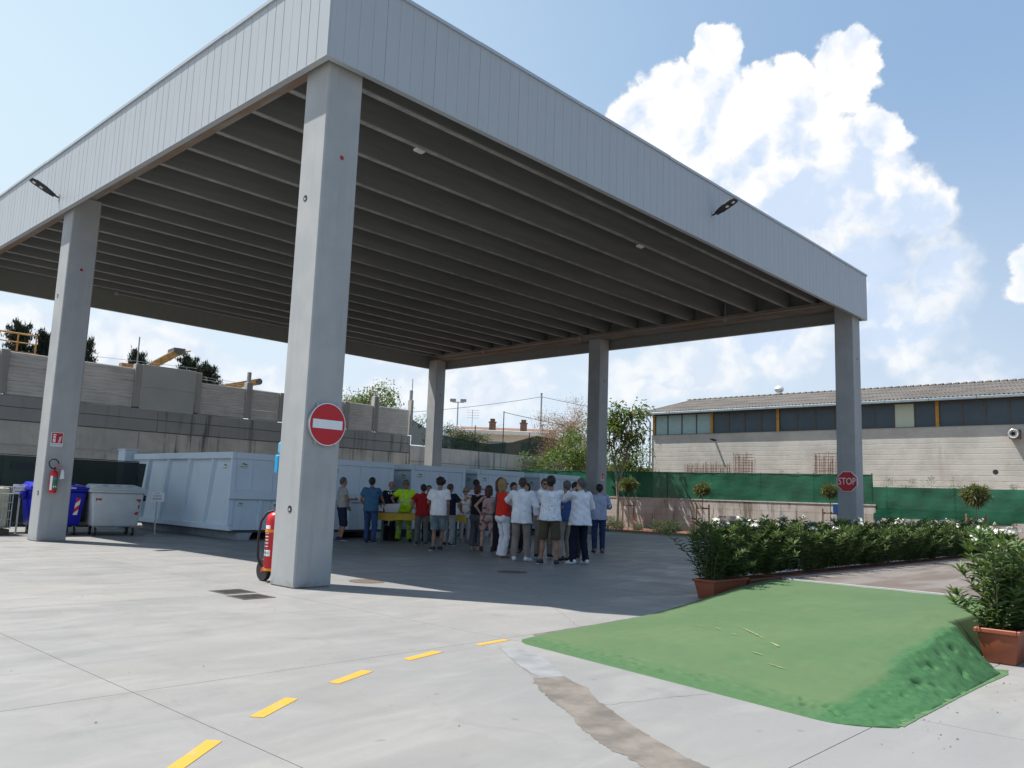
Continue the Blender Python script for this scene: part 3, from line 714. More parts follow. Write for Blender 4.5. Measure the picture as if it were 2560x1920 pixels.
def est_sign(loc, lab, rz=0.0):
    t_ = thing('fire_extinguisher_sign', lab, 'safety sign', loc, rz, 'fire extinguisher signs')
    box('plate', -0.125, 0.125, -0.006, 0.0, -0.155, 0.155, M_sign_white, t_)
    box('red_field', -0.113, 0.113, -0.0085, -0.0061, -0.085, 0.143, M_sign_red, t_)
    m_ = MB(); m_.prism([(-0.085, -0.065), (-0.03, -0.065), (-0.03, 0.055), (-0.045, 0.075), (-0.07, 0.075), (-0.085, 0.055)], -0.0086, -0.0102, fy)
    m_.prism([(-0.065, 0.078), (-0.05, 0.078), (-0.05, 0.095), (-0.02, 0.085), (-0.02, 0.098), (-0.05, 0.118), (-0.07, 0.118), (-0.095, 0.085), (-0.088, 0.08), (-0.065, 0.1)], -0.0086, -0.0102, fy)
    m_.build('extinguisher_symbol', M_sign_white, t_)
    box('symbol_label', -0.078, -0.038, -0.0118, -0.0103, 0.01, 0.03, M_sign_red, t_)
    for k in range(4):
        z0 = -0.07+0.034*k
        MB().prism([(0.02+0.006*k, z0), (0.06+0.006*k, z0+0.004), (0.085+0.003*k, z0+0.05), (0.06+0.004*k, z0+0.025), (0.03+0.006*k, z0+0.02)], -0.0086, -0.0102, fy).build('flame_symbol', M_sign_white, t_)
    text('lettering', 'ESTINTORE', 0.043, M_navy_ink, t_, frame((0, -0.0063, -0.122), (1, 0, 0), (0, 0, 1)), 0.0008)
    return t_
est_sign((0.19, YM-0.004, 2.24), 'red ESTINTORE sign on the second column, above the wall extinguisher')
est_sign((20.45, YM-0.004, 2.27), 'red ESTINTORE sign on the middle column of the far row')

# wall fire extinguisher on the second column
fx = thing('fire_extinguisher', 'small red fire extinguisher hung on the second column under its sign', 'fire extinguisher', (0.18, YM-0.11, 1.06))
MB().lathe([(0.072, 0.0), (0.078, 0.012), (0.08, 0.03), (0.08, 0.40), (0.074, 0.44), (0.05, 0.475), (0.026, 0.49), (0.024, 0.51)], 24).build('cylinder', M_red, fx, 0, True)
M_lab_g = mat('label_green', (0.05, 0.16, 0.09), 0.5); 
def arc_plate(name, r, a0, a1, z0, z1, m_, p, n=8, loc=(0, 0)):
    vs = []; fs = []
    for k in range(n+1):
        t = R(a0+(a1-a0)*k/n); vs += [(loc[0]+r*math.cos(t), loc[1]+r*math.sin(t), z0), (loc[0]+r*math.cos(t), loc[1]+r*math.sin(t), z1)]
    for k in range(n): fs.append((2*k, 2*k+2, 2*k+3, 2*k+1))
    return link(name, npmesh(name, vs, fs), m_, p)
arc_plate('label', 0.0812, -122, -20, 0.09, 0.35, M_lab_g, fx); arc_plate('label', 0.0812, -160, -123, 0.06, 0.37, M_white, fx)
arc_plate('label_line', 0.0822, -112, -45, 0.29, 0.33, mat('label_blue', (0.12, 0.2, 0.3), 0.5), fx)
for k in range(3): arc_plate('label_symbol', 0.0822, -108+28*k, -92+28*k, 0.12, 0.155, M_sign_white, fx, 3)
m_ = MB(); m_.bar((0, 0, 0.50), (0, 0, 0.56), 0.022, 10); m_.build('valve', M_black, fx)
m_ = MB(); m_.beam((-0.02, 0, 0.55), (0.15, -0.03, 0.60), 0.02, 0.012); m_.beam((-0.02, 0, 0.53), (0.16, -0.03, 0.525), 0.02, 0.012); m_.build('lever', M_red, fx)
MB().tube([(-0.02, 0, 0.53), (-0.08, -0.02, 0.54), (-0.13, -0.03, 0.60), (-0.14, -0.03, 0.67), (-0.09, -0.03, 0.735), (-0.01, -0.03, 0.735), (0.05, -0.03, 0.68), (0.06, -0.02, 0.63)], 0.013, 8).build('hose', M_dark, fx, 0, True)
MB().hexa([(0.10, -0.05, 0.30), (0.20, -0.04, 0.32), (0.20, -0.038, 0.32), (0.10, -0.048, 0.30)], [(0.13, -0.03, 0.53), (0.185, -0.02, 0.50), (0.185, -0.018, 0.50), (0.13, -0.028, 0.53)]).build('tag_card', M_white, fx)
box('wall_hook', -0.03, 0.03, 0.07, 0.109, 0.40, 0.46, M_black, fx)

# wheeled extinguisher behind the near column
we = thing('wheeled_fire_extinguisher', 'large red wheeled fire extinguisher on an orange trolley behind the near column', 'fire extinguisher', (0.18, 0.84, 0))
def at(o, x, y, z): o.location = (x, y, z); return o
MB().lathe([(0.10, 0.19), (0.125, 0.21), (0.132, 0.25), (0.132, 0.86), (0.12, 0.93), (0.08, 0.975), (0.03, 0.99), (0.028, 1.02)], 28).build('cylinder', M_red, we, 0, True)
arc_plate('label', 0.1335, 150, 205, 0.46, 0.74, mat('label_red', (0.33, 0.03, 0.03), 0.5), we); arc_plate('label', 0.1335, 158, 215, 0.37, 0.455, M_white, we); arc_plate('label', 0.1335, 150, 205, 0.75, 0.80, M_white, we)
for k in range(5): arc_plate('label_line', 0.1345, 156, 198, 0.50+k*0.045, 0.512+k*0.045, M_sign_white, we)
text('lettering', 'CARICA', 0.045, M_ink, we, frame((-0.1345, 0.008, 0.415), (0, -1, 0), (0, 0, 1)), 0.0004)
m_ = MB()
for sy in (-0.15, 0.15): m_.tube([(-0.02, sy, 0.14), (0.0, sy, 0.5), (0.06, sy, 0.85), (0.12, sy, 1.05)], 0.016, 8)
m_.bar((0.12, -0.15, 1.05), (0.12, 0.15, 1.05), 0.016, 8); m_.bar((-0.0, -0.24, 0.15), (-0.0, 0.24, 0.15), 0.014, 8)
m_.build('trolley_frame', M_orange, we, 0, True)
MB().lathe([(0.137, 0.70), (0.142, 0.70), (0.142, 0.74), (0.137, 0.74)], 24).build('band', M_orange, we); MB().lathe([(0.12, 0.165), (0.142, 0.165), (0.142, 0.20), (0.12, 0.20)], 24).build('band', M_orange, we)
for sy in (-0.22, 0.20):
    wl = MB().lathe([(0.105, -0.03), (0.15, -0.034), (0.157, -0.02), (0.157, 0.02), (0.15, 0.034), (0.105, 0.03)], 28, axis='x').build('wheel', M_dark, we, 0, True); wl.location = (-0.02, sy, 0.157); wl.rotation_euler = (0, 0, R(90 if False else 0))
    MB().lathe([(0.03, -0.036), (0.03, 0.036)], 14, axis='x').build('hub', M_red, wl)
    m_ = MB()
    for k in range(5):
        a = 2*math.pi*k/5; m_.beam((0, 0.03*math.cos(a), 0.03*math.sin(a)), (0, 0.11*math.cos(a), 0.11*math.sin(a)), 0.028, 0.03, (1, 0, 0))
    m_.build('spokes', M_black, wl)
MB().tube([(-0.02, 0.05, 1.0), (-0.10, 0.09, 0.97), (-0.165, 0.12, 0.85), (-0.195, 0.12, 0.6), (-0.18, 0.12, 0.35), (-0.13, 0.1, 0.22)], 0.017, 8).build('hose', M_dark, we, 0, True)
m_ = MB(); m_.bar((0, 0, 1.01), (0, 0, 1.10), 0.035, 12); m_.bar((0, 0, 1.07), (-0.06, 0.0, 1.09), 0.014, 8); m_.build('valve', M_black, we)

# hand soap dispensers on the hidden side of the near column
M_blue = mat('blue_plastic', (0.02, 0.30, 0.55), 0.35)
dp = thing('soap_dispenser', 'blue plastic dispenser mounted on the edge of the near column', 'dispenser', (0.085, 0.605, 1.54))
MB().box(-0.085, 0.06, 0.0, 0.11, 0.0, 0.26).build('tank', M_blue, dp, 0.02); MB().box(-0.06, 0.05, 0.0, 0.09, 0.28, 0.44).build('hood', mat('pale_blue_plastic', (0.1, 0.4, 0.6), 0.35), dp, 0.02)
# ================================================================ RETAINING WALL AND PRECAST FENCE AT THE BACK LEFT
def wall_fn(t, v, c):
    a = t.noise(v, 0.6, 5, 0.6)
    sp = t.node('ShaderNodeSeparateXYZ'); t.l.new(v, sp.inputs[0])
    st = t.noise(t.scale(v, (2.6, 2.6, 0.14)), 1.3, 6, 0.7)
    bl = t.noise(t.scale(v, (1.0, 1.0, 0.4)), 0.35, 3, 0.5)
    f = t.noise(v, 18, 5, 0.7)
    c = t.mix(t.ramp(a, 0.35, 0.65), t.mix(0.5, c, (0.30, 0.30, 0.29)), c)
    c = t.mix(t.math('MULTIPLY', t.ramp(st, 0.52, 0.66), t.ramp(bl, 0.4, 0.62, 0.15, 0.85)), c, (0.11, 0.10, 0.09))
    c = t.mix(t.ramp(f, 0.55, 0.8, 0, 0.3), c, (0.2, 0.19, 0.17))
    return c, f
M_wallA = mat('grey_cast_concrete', (0.36, 0.368, 0.368), 0.85, fn=wall_fn, bump=0.2, coords='World')
M_wallB = mat('buff_cast_concrete', (0.68, 0.645, 0.575), 0.85, fn=wall_fn, bump=0.2, coords='World')
M_wall_core = mat('dark_core_concrete', (0.17, 0.165, 0.155), 0.9)  # plain darker concrete for the core, seen through the open joints
YW = 22.0
rw = thing('retaining_wall', 'tall grey concrete retaining wall behind the skips, stained under the fence', 'wall')
box('core', -9, 20.3, YW+0.03, YW+0.6, 0, 4.2, M_wall_core, rw)
gp = 0.010
# lower buff pour in 3.2 m lifts, two grey lifts above it, the joints left open
xs_ = np.arange(-9, 20.4, 1.95)
def lift(z0, z1, step, off, m_, proud, th=0.05):
    x = -9.0
    edges = [-9.0]
    x = -9.0+off
    while x < 20.25:
        if x > -8.9: edges.append(x)
        x += step
    edges.append(20.3)
    for a, b in zip(edges[:-1], edges[1:]):
        if b-a < 0.1: continue
        MB().box(a+gp, b-gp, YW-proud, YW+0.028, z0+gp, z1-gp).build('wall_panel', m_, rw, 0.006)
lift(0, 1.66, 4.9, 1.2, M_wallB, 0.0); lift(1.66, 3.33, 4.9, 1.2, M_wallB, 0.0)
lift(3.345, 3.80, 4.05, 0.35, M_wallA, 0.03); lift(3.80, 4.20, 4.05, 0.35, M_wallA, 0.03)
M_pvcw = mat('pale_pipe', (0.5, 0.49, 0.46), 0.5)
MB().tube([(-6, YW-0.03, 2.52), (2, YW-0.03, 2.52), (7, YW-0.03, 2.50), (12, YW-0.03, 2.5)], 0.022, 6).build('wall_conduit', M_pvcw, rw)
MB().box(5.95, 6.13, YW-0.09, YW-0.002, 2.44, 2.6).build('junction_box', M_pvcw, rw, 0.01)
MB().lathe([(0.2, -0.001), (0.2, -0.06), (0.15, -0.09)], 20, axis='y', loc=(5.55, YW, 2.28)).build('round_cover', M_pvcw, rw, 0, True)
# precast panel fence standing on it
pfence = thing('precast_fence', 'ribbed precast concrete panel fence on top of the retaining wall', 'fence')
def fence_fn(t, v, c):
    a = t.noise(v, 0.9, 4, 0.6); st = t.noise(t.scale(v, (0.25, 1, 5)), 1.6, 5, 0.7)
    c = t.mix(t.ramp(a, 0.3, 0.7), (0.54, 0.53, 0.51), (0.68, 0.665, 0.64))
    c = t.mix(t.ramp(st, 0.52, 0.72, 0, 0.55), c, (0.24, 0.23, 0.21))
    return c, t.noise(v, 30, 4, 0.7)
M_pc = mat('precast_concrete', (0.46, 0.45, 0.42), 0.85, fn=fence_fn, bump=0.2, coords='World')
M_post = mat('post_concrete', (0.38, 0.37, 0.36), 0.85, fn=wall_fn, bump=0.2, coords='World')
M_smooth = mat('smooth_grey_board', (0.44, 0.46, 0.445), 0.7, var=0.05, vscale=1.0, coords='World')
posts = [(-6.7, 5.85), (-2.3, 5.85), (2.12, 5.86), (6.66, 5.99), (9.05, 5.97), (11.32, 6.25), (12.95, 5.6), (14.6, 5.55), (16.35, 5.6), (18.05, 6.02), (20.28, 6.5)]
def slabp(wd, hh):
    """a precast board with shallow horizontal ribs, outer face at y=0"""
    pts = [(0.0, 0.006)]
    n_ = 4
    for k in range(n_):
        z = 0.006+(hh-0.012)*k/n_; d = (hh-0.012)/n_
        pts += [(0.0, z+0.012), (-0.016, z+0.026), (-0.016, z+d-0.02), (0.0, z+d-0.006)]
    pts += [(0.0, hh-0.006), (0.09, hh-0.006), (0.09, 0.006)]
    m_ = MB(); m_.prism(pts, 0.0, wd, lambda y, z, x: (x, y, z)); return m_
for k in range(len(posts)-1):
    (xa, _), (xb, _) = posts[k], posts[k+1]
    a, b = xa+0.14, xb-0.14
    if k == 3:      # the smooth replacement board that hangs lower
        MB().box(a-0.02, b+0.0, YW-0.09, YW-0.02, 4.16, 5.02).build('smooth_board', M_smooth, pfence, 0.006)
        MB().box(a-0.02, b+0.0, YW-0.09, YW-0.02, 5.026, 5.90).build('smooth_board', M_smooth, pfence, 0.006); continue
    z0 = 4.205; zt = 5.72 if k < 3 else 5.50
    hs = (zt-z0)/3
    for q_ in range(3):
        o = slabp(b-a, hs).build('board', M_pc, pfence); o.location = (a, YW+0.04+0.004*((k+q_) % 2), z0+q_*hs)
for x, zt in posts:
    pw_ = 0.135 if x < 20 else 0.075
    MB().box(x-pw_, x+pw_, YW-0.06, YW+0.22, 4.245, zt-0.1 if zt < 6.2 else zt-0.5).build('fence_post', M_post, pfence, 0.012)
for (x, z0, z1, r_) in ((11.32, 5.75, 6.2, 0.09), (6.6, 5.9, 6.95, 0.025), (20.28, 6.0, 6.5, 0.09), (20.33, 5.9, 7.1, 0.022), (18.05, 5.9, 6.05, 0.08)):
    MB().bar((x, YW+0.08, z0), (x, YW+0.08, z1), r_, 10).build('post_pipe', M_galv, pfence)
for x in (2.4, 6.35, 9.35, 11.1, 11.55): MB().box(x-0.02, x+0.02, YW-0.02, YW+0.03, 4.27, 4.31).build('bracket', M_white, pfence)
MB().tube([(5, YW+0.1, 5.95), (6.6, YW+0.1, 6.0), (9.0, YW+0.1, 6.05)], 0.008, 5).build('wire', M_galv, pfence)
MB().tube([(9.0, YW+0.1, 5.75), (11.3, YW+0.1, 5.68)], 0.008, 5).build('wire', M_galv, pfence); MB().tube([(9.0, YW+0.1, 5.65), (11.3, YW+0.1, 5.58)], 0.008, 5).build('wire', M_galv, pfence)
# lower stretch of the wall farther right, with the drooping shade net
rw2 = thing('retaining_wall', 'lower stained retaining wall at the back, under the drooping dark shade net', 'wall')
box('core', 20.32, 33.5, YW+0.05, YW+0.5, 0, 3.72, M_wall_core, rw2)
ex = [20.32, 22.3, 24.6, 26.9, 28.8, 30.9, 33.5]
for a, b in zip(ex[:-1], ex[1:]):
    for z0, z1 in ((0, 1.7), (1.7, 2.95), (2.95, 3.74)): MB().box(a+gp, b-gp, YW+0.0, YW+0.048, z0+gp, z1-gp).build('wall_panel', M_wallB if b < 29 else M_wallA, rw2, 0.006)
sn = thing('shade_net_fence', 'drooping dark green shade net on thin posts above the lower back wall', 'fence')
def net_mat(name, color, alpha, rough=0.8, stripes=0.0):
    m = bpy.data.materials.new(name); m.use_nodes = True; t = NT(m.node_tree); b = m.node_tree.nodes['Principled BSDF']
    pos = t.node('ShaderNodeNewGeometry').outputs['Position']
    n1 = t.noise(pos, 0.9, 4, 0.6); fold = t.noise(t.scale(pos, (1, 1, 3)), 1.2, 4, 0.6)
    c = t.mix(t.ramp(n1, 0.3, 0.7), tuple(x*0.8 for x in color), tuple(x*1.2 for x in color))
    b.inputs['Roughness'].default_value = rough; b.inputs['Specular IOR Level'].default_value = 0.2
    t.put(b.inputs['Base Color'], c)
    bn = t.node('ShaderNodeBump'); bn.inputs['Strength'].default_value = 0.35; bn.inputs['Distance'].default_value = 0.05; t.put(bn.inputs['Height'], fold); t.l.new(bn.outputs[0], b.inputs['Normal'])
    tr = t.node('ShaderNodeBsdfTransparent'); tl = t.node('ShaderNodeBsdfTranslucent'); t.put(tl.inputs[0], c)
    m1 = t.node('ShaderNodeMixShader'); m1.inputs[0].default_value = 0.15; t.l.new(b.outputs[0], m1.inputs[1]); t.l.new(tl.outputs[0], m1.inputs[2])
    m2 = t.node('ShaderNodeMixShader'); m2.inputs[0].default_value = alpha; t.l.new(tr.outputs[0], m2.inputs[1]); t.l.new(m1.outputs[0], m2.inputs[2])
    t.l.new(m2.outputs[0], m.node_tree.nodes['Material Output'].inputs[0]); return m
M_dnet = net_mat('dark_shade_net', (0.018, 0.036, 0.028), 0.90)
def cloth_strip(name, pts_bot, pts_top, m_, parent, nz=10, amp=0.03, seed=0, axis=1, nsub=10):
    """net hung between a bottom and a top polyline; folds push it along the given axis"""
    rg = np.random.default_rng(seed); B = []; T_ = []
    for k in range(len(pts_bot)-1):
        for s in range(nsub):
            f = s/nsub; B.append([pts_bot[k][i]*(1-f)+pts_bot[k+1][i]*f for i in range(3)]); T_.append([pts_top[k][i]*(1-f)+pts_top[k+1][i]*f for i in range(3)])
    B.append(pts_bot[-1]); T_.append(pts_top[-1]); B = np.array(B); T_ = np.array(T_); n_ = len(B)
    ph = rg.uniform(0, 6, 6); V = []
    for i in range(n_):
        for j in range(nz+1):
            f = j/nz; p = B[i]*(1-f)+T_[i]*f
            w_ = math.sin(i*0.55+ph[0])*math.sin(f*4+ph[1])+0.6*math.sin(i*1.3+f*6+ph[2])+0.5*math.sin(i*0.21-f*9+ph[3])
            p = p.copy(); p[axis] += amp*w_*0.6
            V.append(tuple(p))
    F = [(i*(nz+1)+j, (i+1)*(nz+1)+j, (i+1)*(nz+1)+j+1, i*(nz+1)+j+1) for i in range(n_-1) for j in range(nz)]
    return link(name, npmesh(name, V, F, True), m_, parent)
yb = YW+0.12
cloth_strip('net', [(20.45, yb, 3.78), (21.5, yb, 3.78), (22.5, yb, 3.74), (24, yb, 3.74), (26, yb, 3.72), (28, yb, 3.72), (30, yb, 3.7), (32.8, yb, 3.7)],
            [(20.45, yb, 5.05), (21.5, yb, 4.65), (22.5, yb, 4.42), (24, yb, 4.32), (26, yb, 4.2), (28, yb, 4.45), (30, yb, 4.98), (32.8, yb, 4.85)], M_dnet, sn, seed=2, amp=0.05)
for x, z1 in ((22.55, 4.95), (24.98, 5.15), (27.2, 6.15), (29.42, 5.1), (31.7, 5.05)):
    MB().bar((x, yb+0.04, 3.7), (x, yb+0.04, z1), 0.026, 8).build('post', M_black, sn)
MB().tube([(20.3, yb+0.04, 5.0), (22.55, yb+0.04, 4.6), (24.98, yb+0.04, 4.75), (27.2, yb+0.04, 5.4)], 0.006, 4).build('wire', M_black, sn)
# ground behind the walls (upper terrace) and behind the right wall
M_earth = mat('terrace_earth', (0.27, 0.22, 0.16), 0.95, var=0.3, vscale=0.7, coords='World')
o = box('upper_terrace', -40, 90, YW+0.62, 120, -0.02, 3.7, M_earth); o['kind'] = 'structure'
o = box('side_terrace', 27.3, 90, -40, YW+0.49, -0.021, 1.42, M_earth); o['kind'] = 'structure'

# ================================================================ LOW WALL + GREEN NET ON THE RIGHT
def low_fn(t, v, c):
    a = t.noise(v, 1.2, 5, 0.65); st = t.noise(t.scale(v, (3, 1.3, 0.16)), 1.5, 7, 0.75, 0.3); bl = t.noise(t.scale(v, (1, 1, 0.3)), 0.5, 3, 0.5); f = t.noise(v, 16, 5, 0.7)
    c = t.mix(t.ramp(a, 0.35, 0.65), (0.36, 0.33, 0.285), (0.48, 0.46, 0.43))
    c = t.mix(t.math('MULTIPLY', t.ramp(st, 0.50, 0.62), t.ramp(bl, 0.35, 0.6, 0.3, 0.9)), c, (0.085, 0.06, 0.04))
    return c, f
M_low = mat('weathered_low_wall', (0.5, 0.45, 0.38), 0.9, fn=low_fn, bump=0.35, coords='World')
lw = thing('low_retaining_wall', 'low weathered concrete wall with brown run marks below the green net', 'wall')
for a, b, h in ((-12, 1.79, 1.04), (1.81, 22.0, 1.50)):
    box('core', 27.03, 27.28, a, b, 0, h-0.02, M_wall_core, lw)
    n_ = max(1, round((b-a)/2.1)); s = (b-a)/n_
    rows = [0, 0.36, 0.74, 1.04] if h < 1.2 else [0, 0.38, 0.76, 1.14, 1.5]
    for k in range(n_):
        for z0, z1 in zip(rows[:-1], rows[1:]): MB().box(26.98+0.006*((k*3+int(z0*10)) % 3), 27.028, a+k*s+0.004, a+(k+1)*s-0.004, z0+0.004, z1-0.004).build('wall_course', M_low, lw)
box('coping', 26.97, 27.3, 1.8, 22.0, 1.501, 1.545, mat('coping_concrete', (0.46, 0.44, 0.40), 0.85, var=0.2), lw)
M_gnet = net_mat('green_privacy_net', (0.011, 0.105, 0.058), 0.96)
gn = thing('green_net_fence', 'bright green privacy net fence on the low wall in front of the warehouse', 'fence')
yy = np.linspace(1.9, 20.6, 8)
cloth_strip('net', [(27.02, y, 1.50-0.006*abs(math.sin(y*2))) for y in yy], [(27.02, y, 2.70+0.006*y) for y in yy], M_gnet, gn, 12, 0.022, 4, 0, 14)
yy2 = np.linspace(-11, 1.9, 6)
cloth_strip('net', [(26.99, y, 0.96+0.012*y*0.3) for y in yy2], [(26.99, y, 2.22+0.004*y) for y in yy2], M_gnet, gn, 12, 0.03, 6, 0, 14)
for y in list(np.arange(1.95, 20.7, 2.33)): MB().bar((27.07, y, 1.545), (27.07, y, 2.76), 0.024, 8).build('post', mat('green_post', (0.015, 0.07, 0.04), 0.5), gn)
for y in np.arange(-10.6, 1.8, 2.4): MB().bar((27.06, y, 0.95), (27.06, y, 2.25), 0.024, 8).build('post', MATS['green_post'], gn)
for z in (2.72,): MB().tube([(27.01, 1.9, z-0.02), (27.01, 10, z+0.03), (27.01, 20.6, z+0.10)], 0.007, 5).build('wire', M_black, gn)
# far end of the green net, closing the corner behind the skips
cloth_strip('net', [(27.0, 20.6, 1.5), (25, 21.4, 1.4), (21.5, 21.7, 1.2)], [(27.0, 20.6, 2.82), (25, 21.4, 2.78), (21.5, 21.7, 2.55)], M_gnet, gn, 8, 0.02, 8, 1, 10)

# ================================================================ WAREHOUSE
def whw_fn(t, v, c):
    a = t.noise(v, 0.8, 5, 0.65)
    sp = t.node('ShaderNodeSeparateXYZ'); t.l.new(v, sp.inputs[0])
    zz = t.math('ADD', t.math('MULTIPLY', sp.outputs[2], 4.2), t.math('MULTIPLY', t.noise(t.scale(v, (0, 0.5, 0.5)), 1.0, 4, 0.6), 0.5))
    ln = t.math('ABSOLUTE', t.math('SUBTRACT', t.math('FRACT', zz), 0.5))
    line = t.ramp(ln, 0.10, 0.0)
    brk = t.ramp(t.noise(t.scale(v, (0, 1.2, 2)), 1.1, 4, 0.65), 0.45, 0.62)
    f = t.noise(v, 7, 5, 0.7)
    c = t.mix(t.ramp(a, 0.35, 0.65), (0.36, 0.345, 0.32), (0.44, 0.425, 0.395))
    low = t.ramp(sp.outputs[2], 4.2, 2.4)
    c = t.mix(t.math('MULTIPLY', t.math('MULTIPLY', line, brk), t.math('MULTIPLY', low, 0.7)), c, (0.16, 0.11, 0.07))
    st = t.math('MULTIPLY', t.ramp(t.noise(t.scale(v, (0, 1.6, 0.25)), 0.9, 5, 0.65), 0.58, 0.72), 0.4)
    c = t.mix(st, c, (0.28, 0.235, 0.19))
    h = t.math('ADD', t.math('MULTIPLY', f, 1.0), t.math('MULTIPLY', line, -0.8))
    return c, h
M_whw = mat('rough_render_wall', (0.52, 0.5, 0.46), 0.9, fn=whw_fn, bump=0.55, coords='World')
XW = 33.0
wh = thing('warehouse', 'long warehouse with a corrugated roof and a clerestory window band', 'building')
box('wall', XW, XW+0.35, -30, 16.06, 1.38, 5.08, M_whw, wh)
box('end_wall', XW+0.36, XW+11, 15.7, 16.05, 1.38, 5.08, M_whw, wh)
box('band_backing', XW+0.16, XW+0.35, -30, 16.04, 5.081, 6.27, M_wall_core, wh)
M_wglass = mat('dark_blue_glazing', (0.055, 0.078, 0.098), 0.35, spec=0.5, var=0.08, vscale=1.5)
M_wlight = mat('pale_green_glazing', (0.30, 0.42, 0.42), 0.3, var=0.06)
M_wlight2 = mat('cream_glazing', (0.46, 0.50, 0.40), 0.4)
M_mull = mat('brown_mullion', (0.10, 0.085, 0.07), 0.6)
M_orp = mat('orange_steel', (0.42, 0.20, 0.03), 0.55, var=0.2, vscale=6)
ylist = [15.88]; 
y = 15.88
pane_y = [15.88, 15.07, 14.17, 13.26, 12.37, 11.34, 10.43, 9.51, 8.59, 7.6, 6.69, 5.76, 4.83, 3.89, 2.99, 2.11, 1.16, 0.18, -0.73, -1.64, -2.6]
while pane_y[-1] > -29: pane_y.append(pane_y[-1]-0.93)
orange = [15.95, 12.31, 8.59, 4.83, 1.16, -2.6, -6.32, -10.0, -13.8, -17.5, -21.2, -25]
for k in range(len(pane_y)-1):
    a, b = pane_y[k], pane_y[k+1]
    m_ = M_wlight if k < 4 else (M_wlight2 if k == 14 else M_wglass)
    fr = MB(); fr.box(XW+0.06, XW+0.12, b+0.002, b+0.03, 5.085, 6.20); fr.box(XW+0.06, XW+0.12, a-0.03, a-0.002, 5.085, 6.20); fr.box(XW+0.06, XW+0.12, b+0.031, a-0.031, 5.085, 5.115); fr.box(XW+0.06, XW+0.12, b+0.031, a-0.031, 6.17, 6.20)
    f_ = fr.build('window', M_mull, wh)
    xo = XW+0.085 if k != 14 else XW+0.075
    box('pane', xo, xo+0.012, b+0.031, a-0.031, 5.116, 6.169, m_, f_)
for y in orange: MB().box(XW+0.0, XW+0.058, y-0.07, y+0.07, 5.083, 6.22).build('window_post', M_orp, wh, 0.004)
box('sill', XW-0.03, XW+0.15, -30, 16.07, 5.0815, 5.0845, mat('sill_cement', (0.45, 0.44, 0.42), 0.8), wh)
# corrugated roof: two slopes, waves running down the slope
def roof_fn(t, v, c):
    a = t.noise(v, 0.8, 5, 0.65); f = t.noise(v, 9, 4, 0.7)
    c = t.mix(t.ramp(a, 0.3, 0.7), (0.105, 0.092, 0.08), (0.16, 0.145, 0.13))
    c = t.mix(t.ramp(f, 0.5, 0.75, 0, 0.5), c, (0.07, 0.065, 0.06))
    return c, f
M_roof = mat('fibre_cement_roof', (0.3, 0.27, 0.24), 0.9, fn=roof_fn, bump=0.3, coords='World')
EX, EZ, RX, RZ = XW-0.33, 6.36, 38.4, 7.72
def corr(x0, z0, x1, z1, ya, yb_, rows, name):
    lam = 0.177; ny_ = int((yb_-ya)/lam*6)
    ysamp = np.linspace(ya, yb_, ny_)
    for r_ in range(rows):
        f0, f1 = r_/rows, (r_+1)/rows+0.012
        V = []; F = []
        for y in ysamp:
            dz = 0.028*math.sin(2*math.pi*y/lam)
            for f, ad in ((f0, 0.018 if r_ > 0 else 0.0), (f1, 0.0)):
                V.append((x0+(x1-x0)*f, y, z0+(z1-z0)*f+dz+ad*(1 if f == f0 else 0)+0.0))
        for k in range(len(ysamp)-1): F.append((2*k, 2*k+1, 2*k+3, 2*k+2))
        link(name, npmesh(name, V, F, True), M_roof, wh)
corr(EX, EZ, RX, RZ, -14, 16.55, 4, 'roof_sheet')
corr(RX+5.76, EZ, RX, RZ, -14, 16.55, 4, 'roof_sheet')
MB().hexa([(EX, 16.5, EZ-0.05), (RX, 16.5, RZ-0.05), (RX, 16.56, RZ-0.05), (EX, 16.56, EZ-0.05)], [(EX, 16.5, EZ+0.05), (RX, 16.5, RZ+0.06), (RX, 16.56, RZ+0.06), (EX, 16.56, EZ+0.05)]).build('verge_board', mat('verge_grey', (0.3, 0.3, 0.3), 0.8), wh)
MB().prism([(XW+0.36, 5.08), (XW+11, 5.08), (RX+5.3, EZ-0.06), (RX, RZ-0.1), (XW+0.36, EZ-0.06)], 15.75, 16.0, lambda x, z, y: (x, y, z)).build('gable', M_whw, wh)
rk = MB()
for k in range(88): 
    y = -14+k*0.354; rk.hexa([(RX-0.2, y, RZ-0.0), (RX+0.2, y, RZ-0.0), (RX+0.2, y+0.177, RZ-0.0), (RX-0.2, y+0.177, RZ-0.0)], [(RX-0.05, y+0.02, RZ+0.075), (RX+0.05, y+0.02, RZ+0.075), (RX+0.05, y+0.157, RZ+0.075), (RX-0.05, y+0.157, RZ+0.075)])
rk.build('ridge_caps', M_roof, wh)
M_gut = mat('blue_grey_gutter', (0.24, 0.30, 0.34), 0.45, 0.3, var=0.1)
for k in range(16):
    y1 = 16.56-k*1.9; MB().box(EX-0.07, EX+0.05, y1-1.89, y1, EZ-0.15, EZ-0.035).build('gutter', M_gut, wh, 0.012)
box('eaves_soffit', EX+0.052, XW+0.15, -30, 16.5, EZ-0.13, EZ-0.10, mat('eaves_dark', (0.12, 0.11, 0.10), 0.8), wh)
MB().tube([(EX-0.02, 16.2, EZ-0.15), (EX-0.0, 16.2, EZ-0.3), (XW-0.06, 16.15, EZ-0.55), (XW-0.06, 16.15, 1.45)], 0.05, 10).build('downpipe', mat('pale_zinc', (0.45, 0.46, 0.46), 0.4, 0.5), wh, 0, True)
pp = thing('wall_pipe', 'short dark pipe sticking out of the warehouse wall, casting a long shadow', 'pipe', (XW, 12.1, 4.72))
MB().bar((-0.002, 0, 0), (-0.34, 0.06, 0.03), 0.055, 12).build('pipe', M_black, pp, 0, True); MB().lathe([(0.085, 0.0), (0.085, -0.02)], 14, axis='x').build('flange', M_galv, pp)
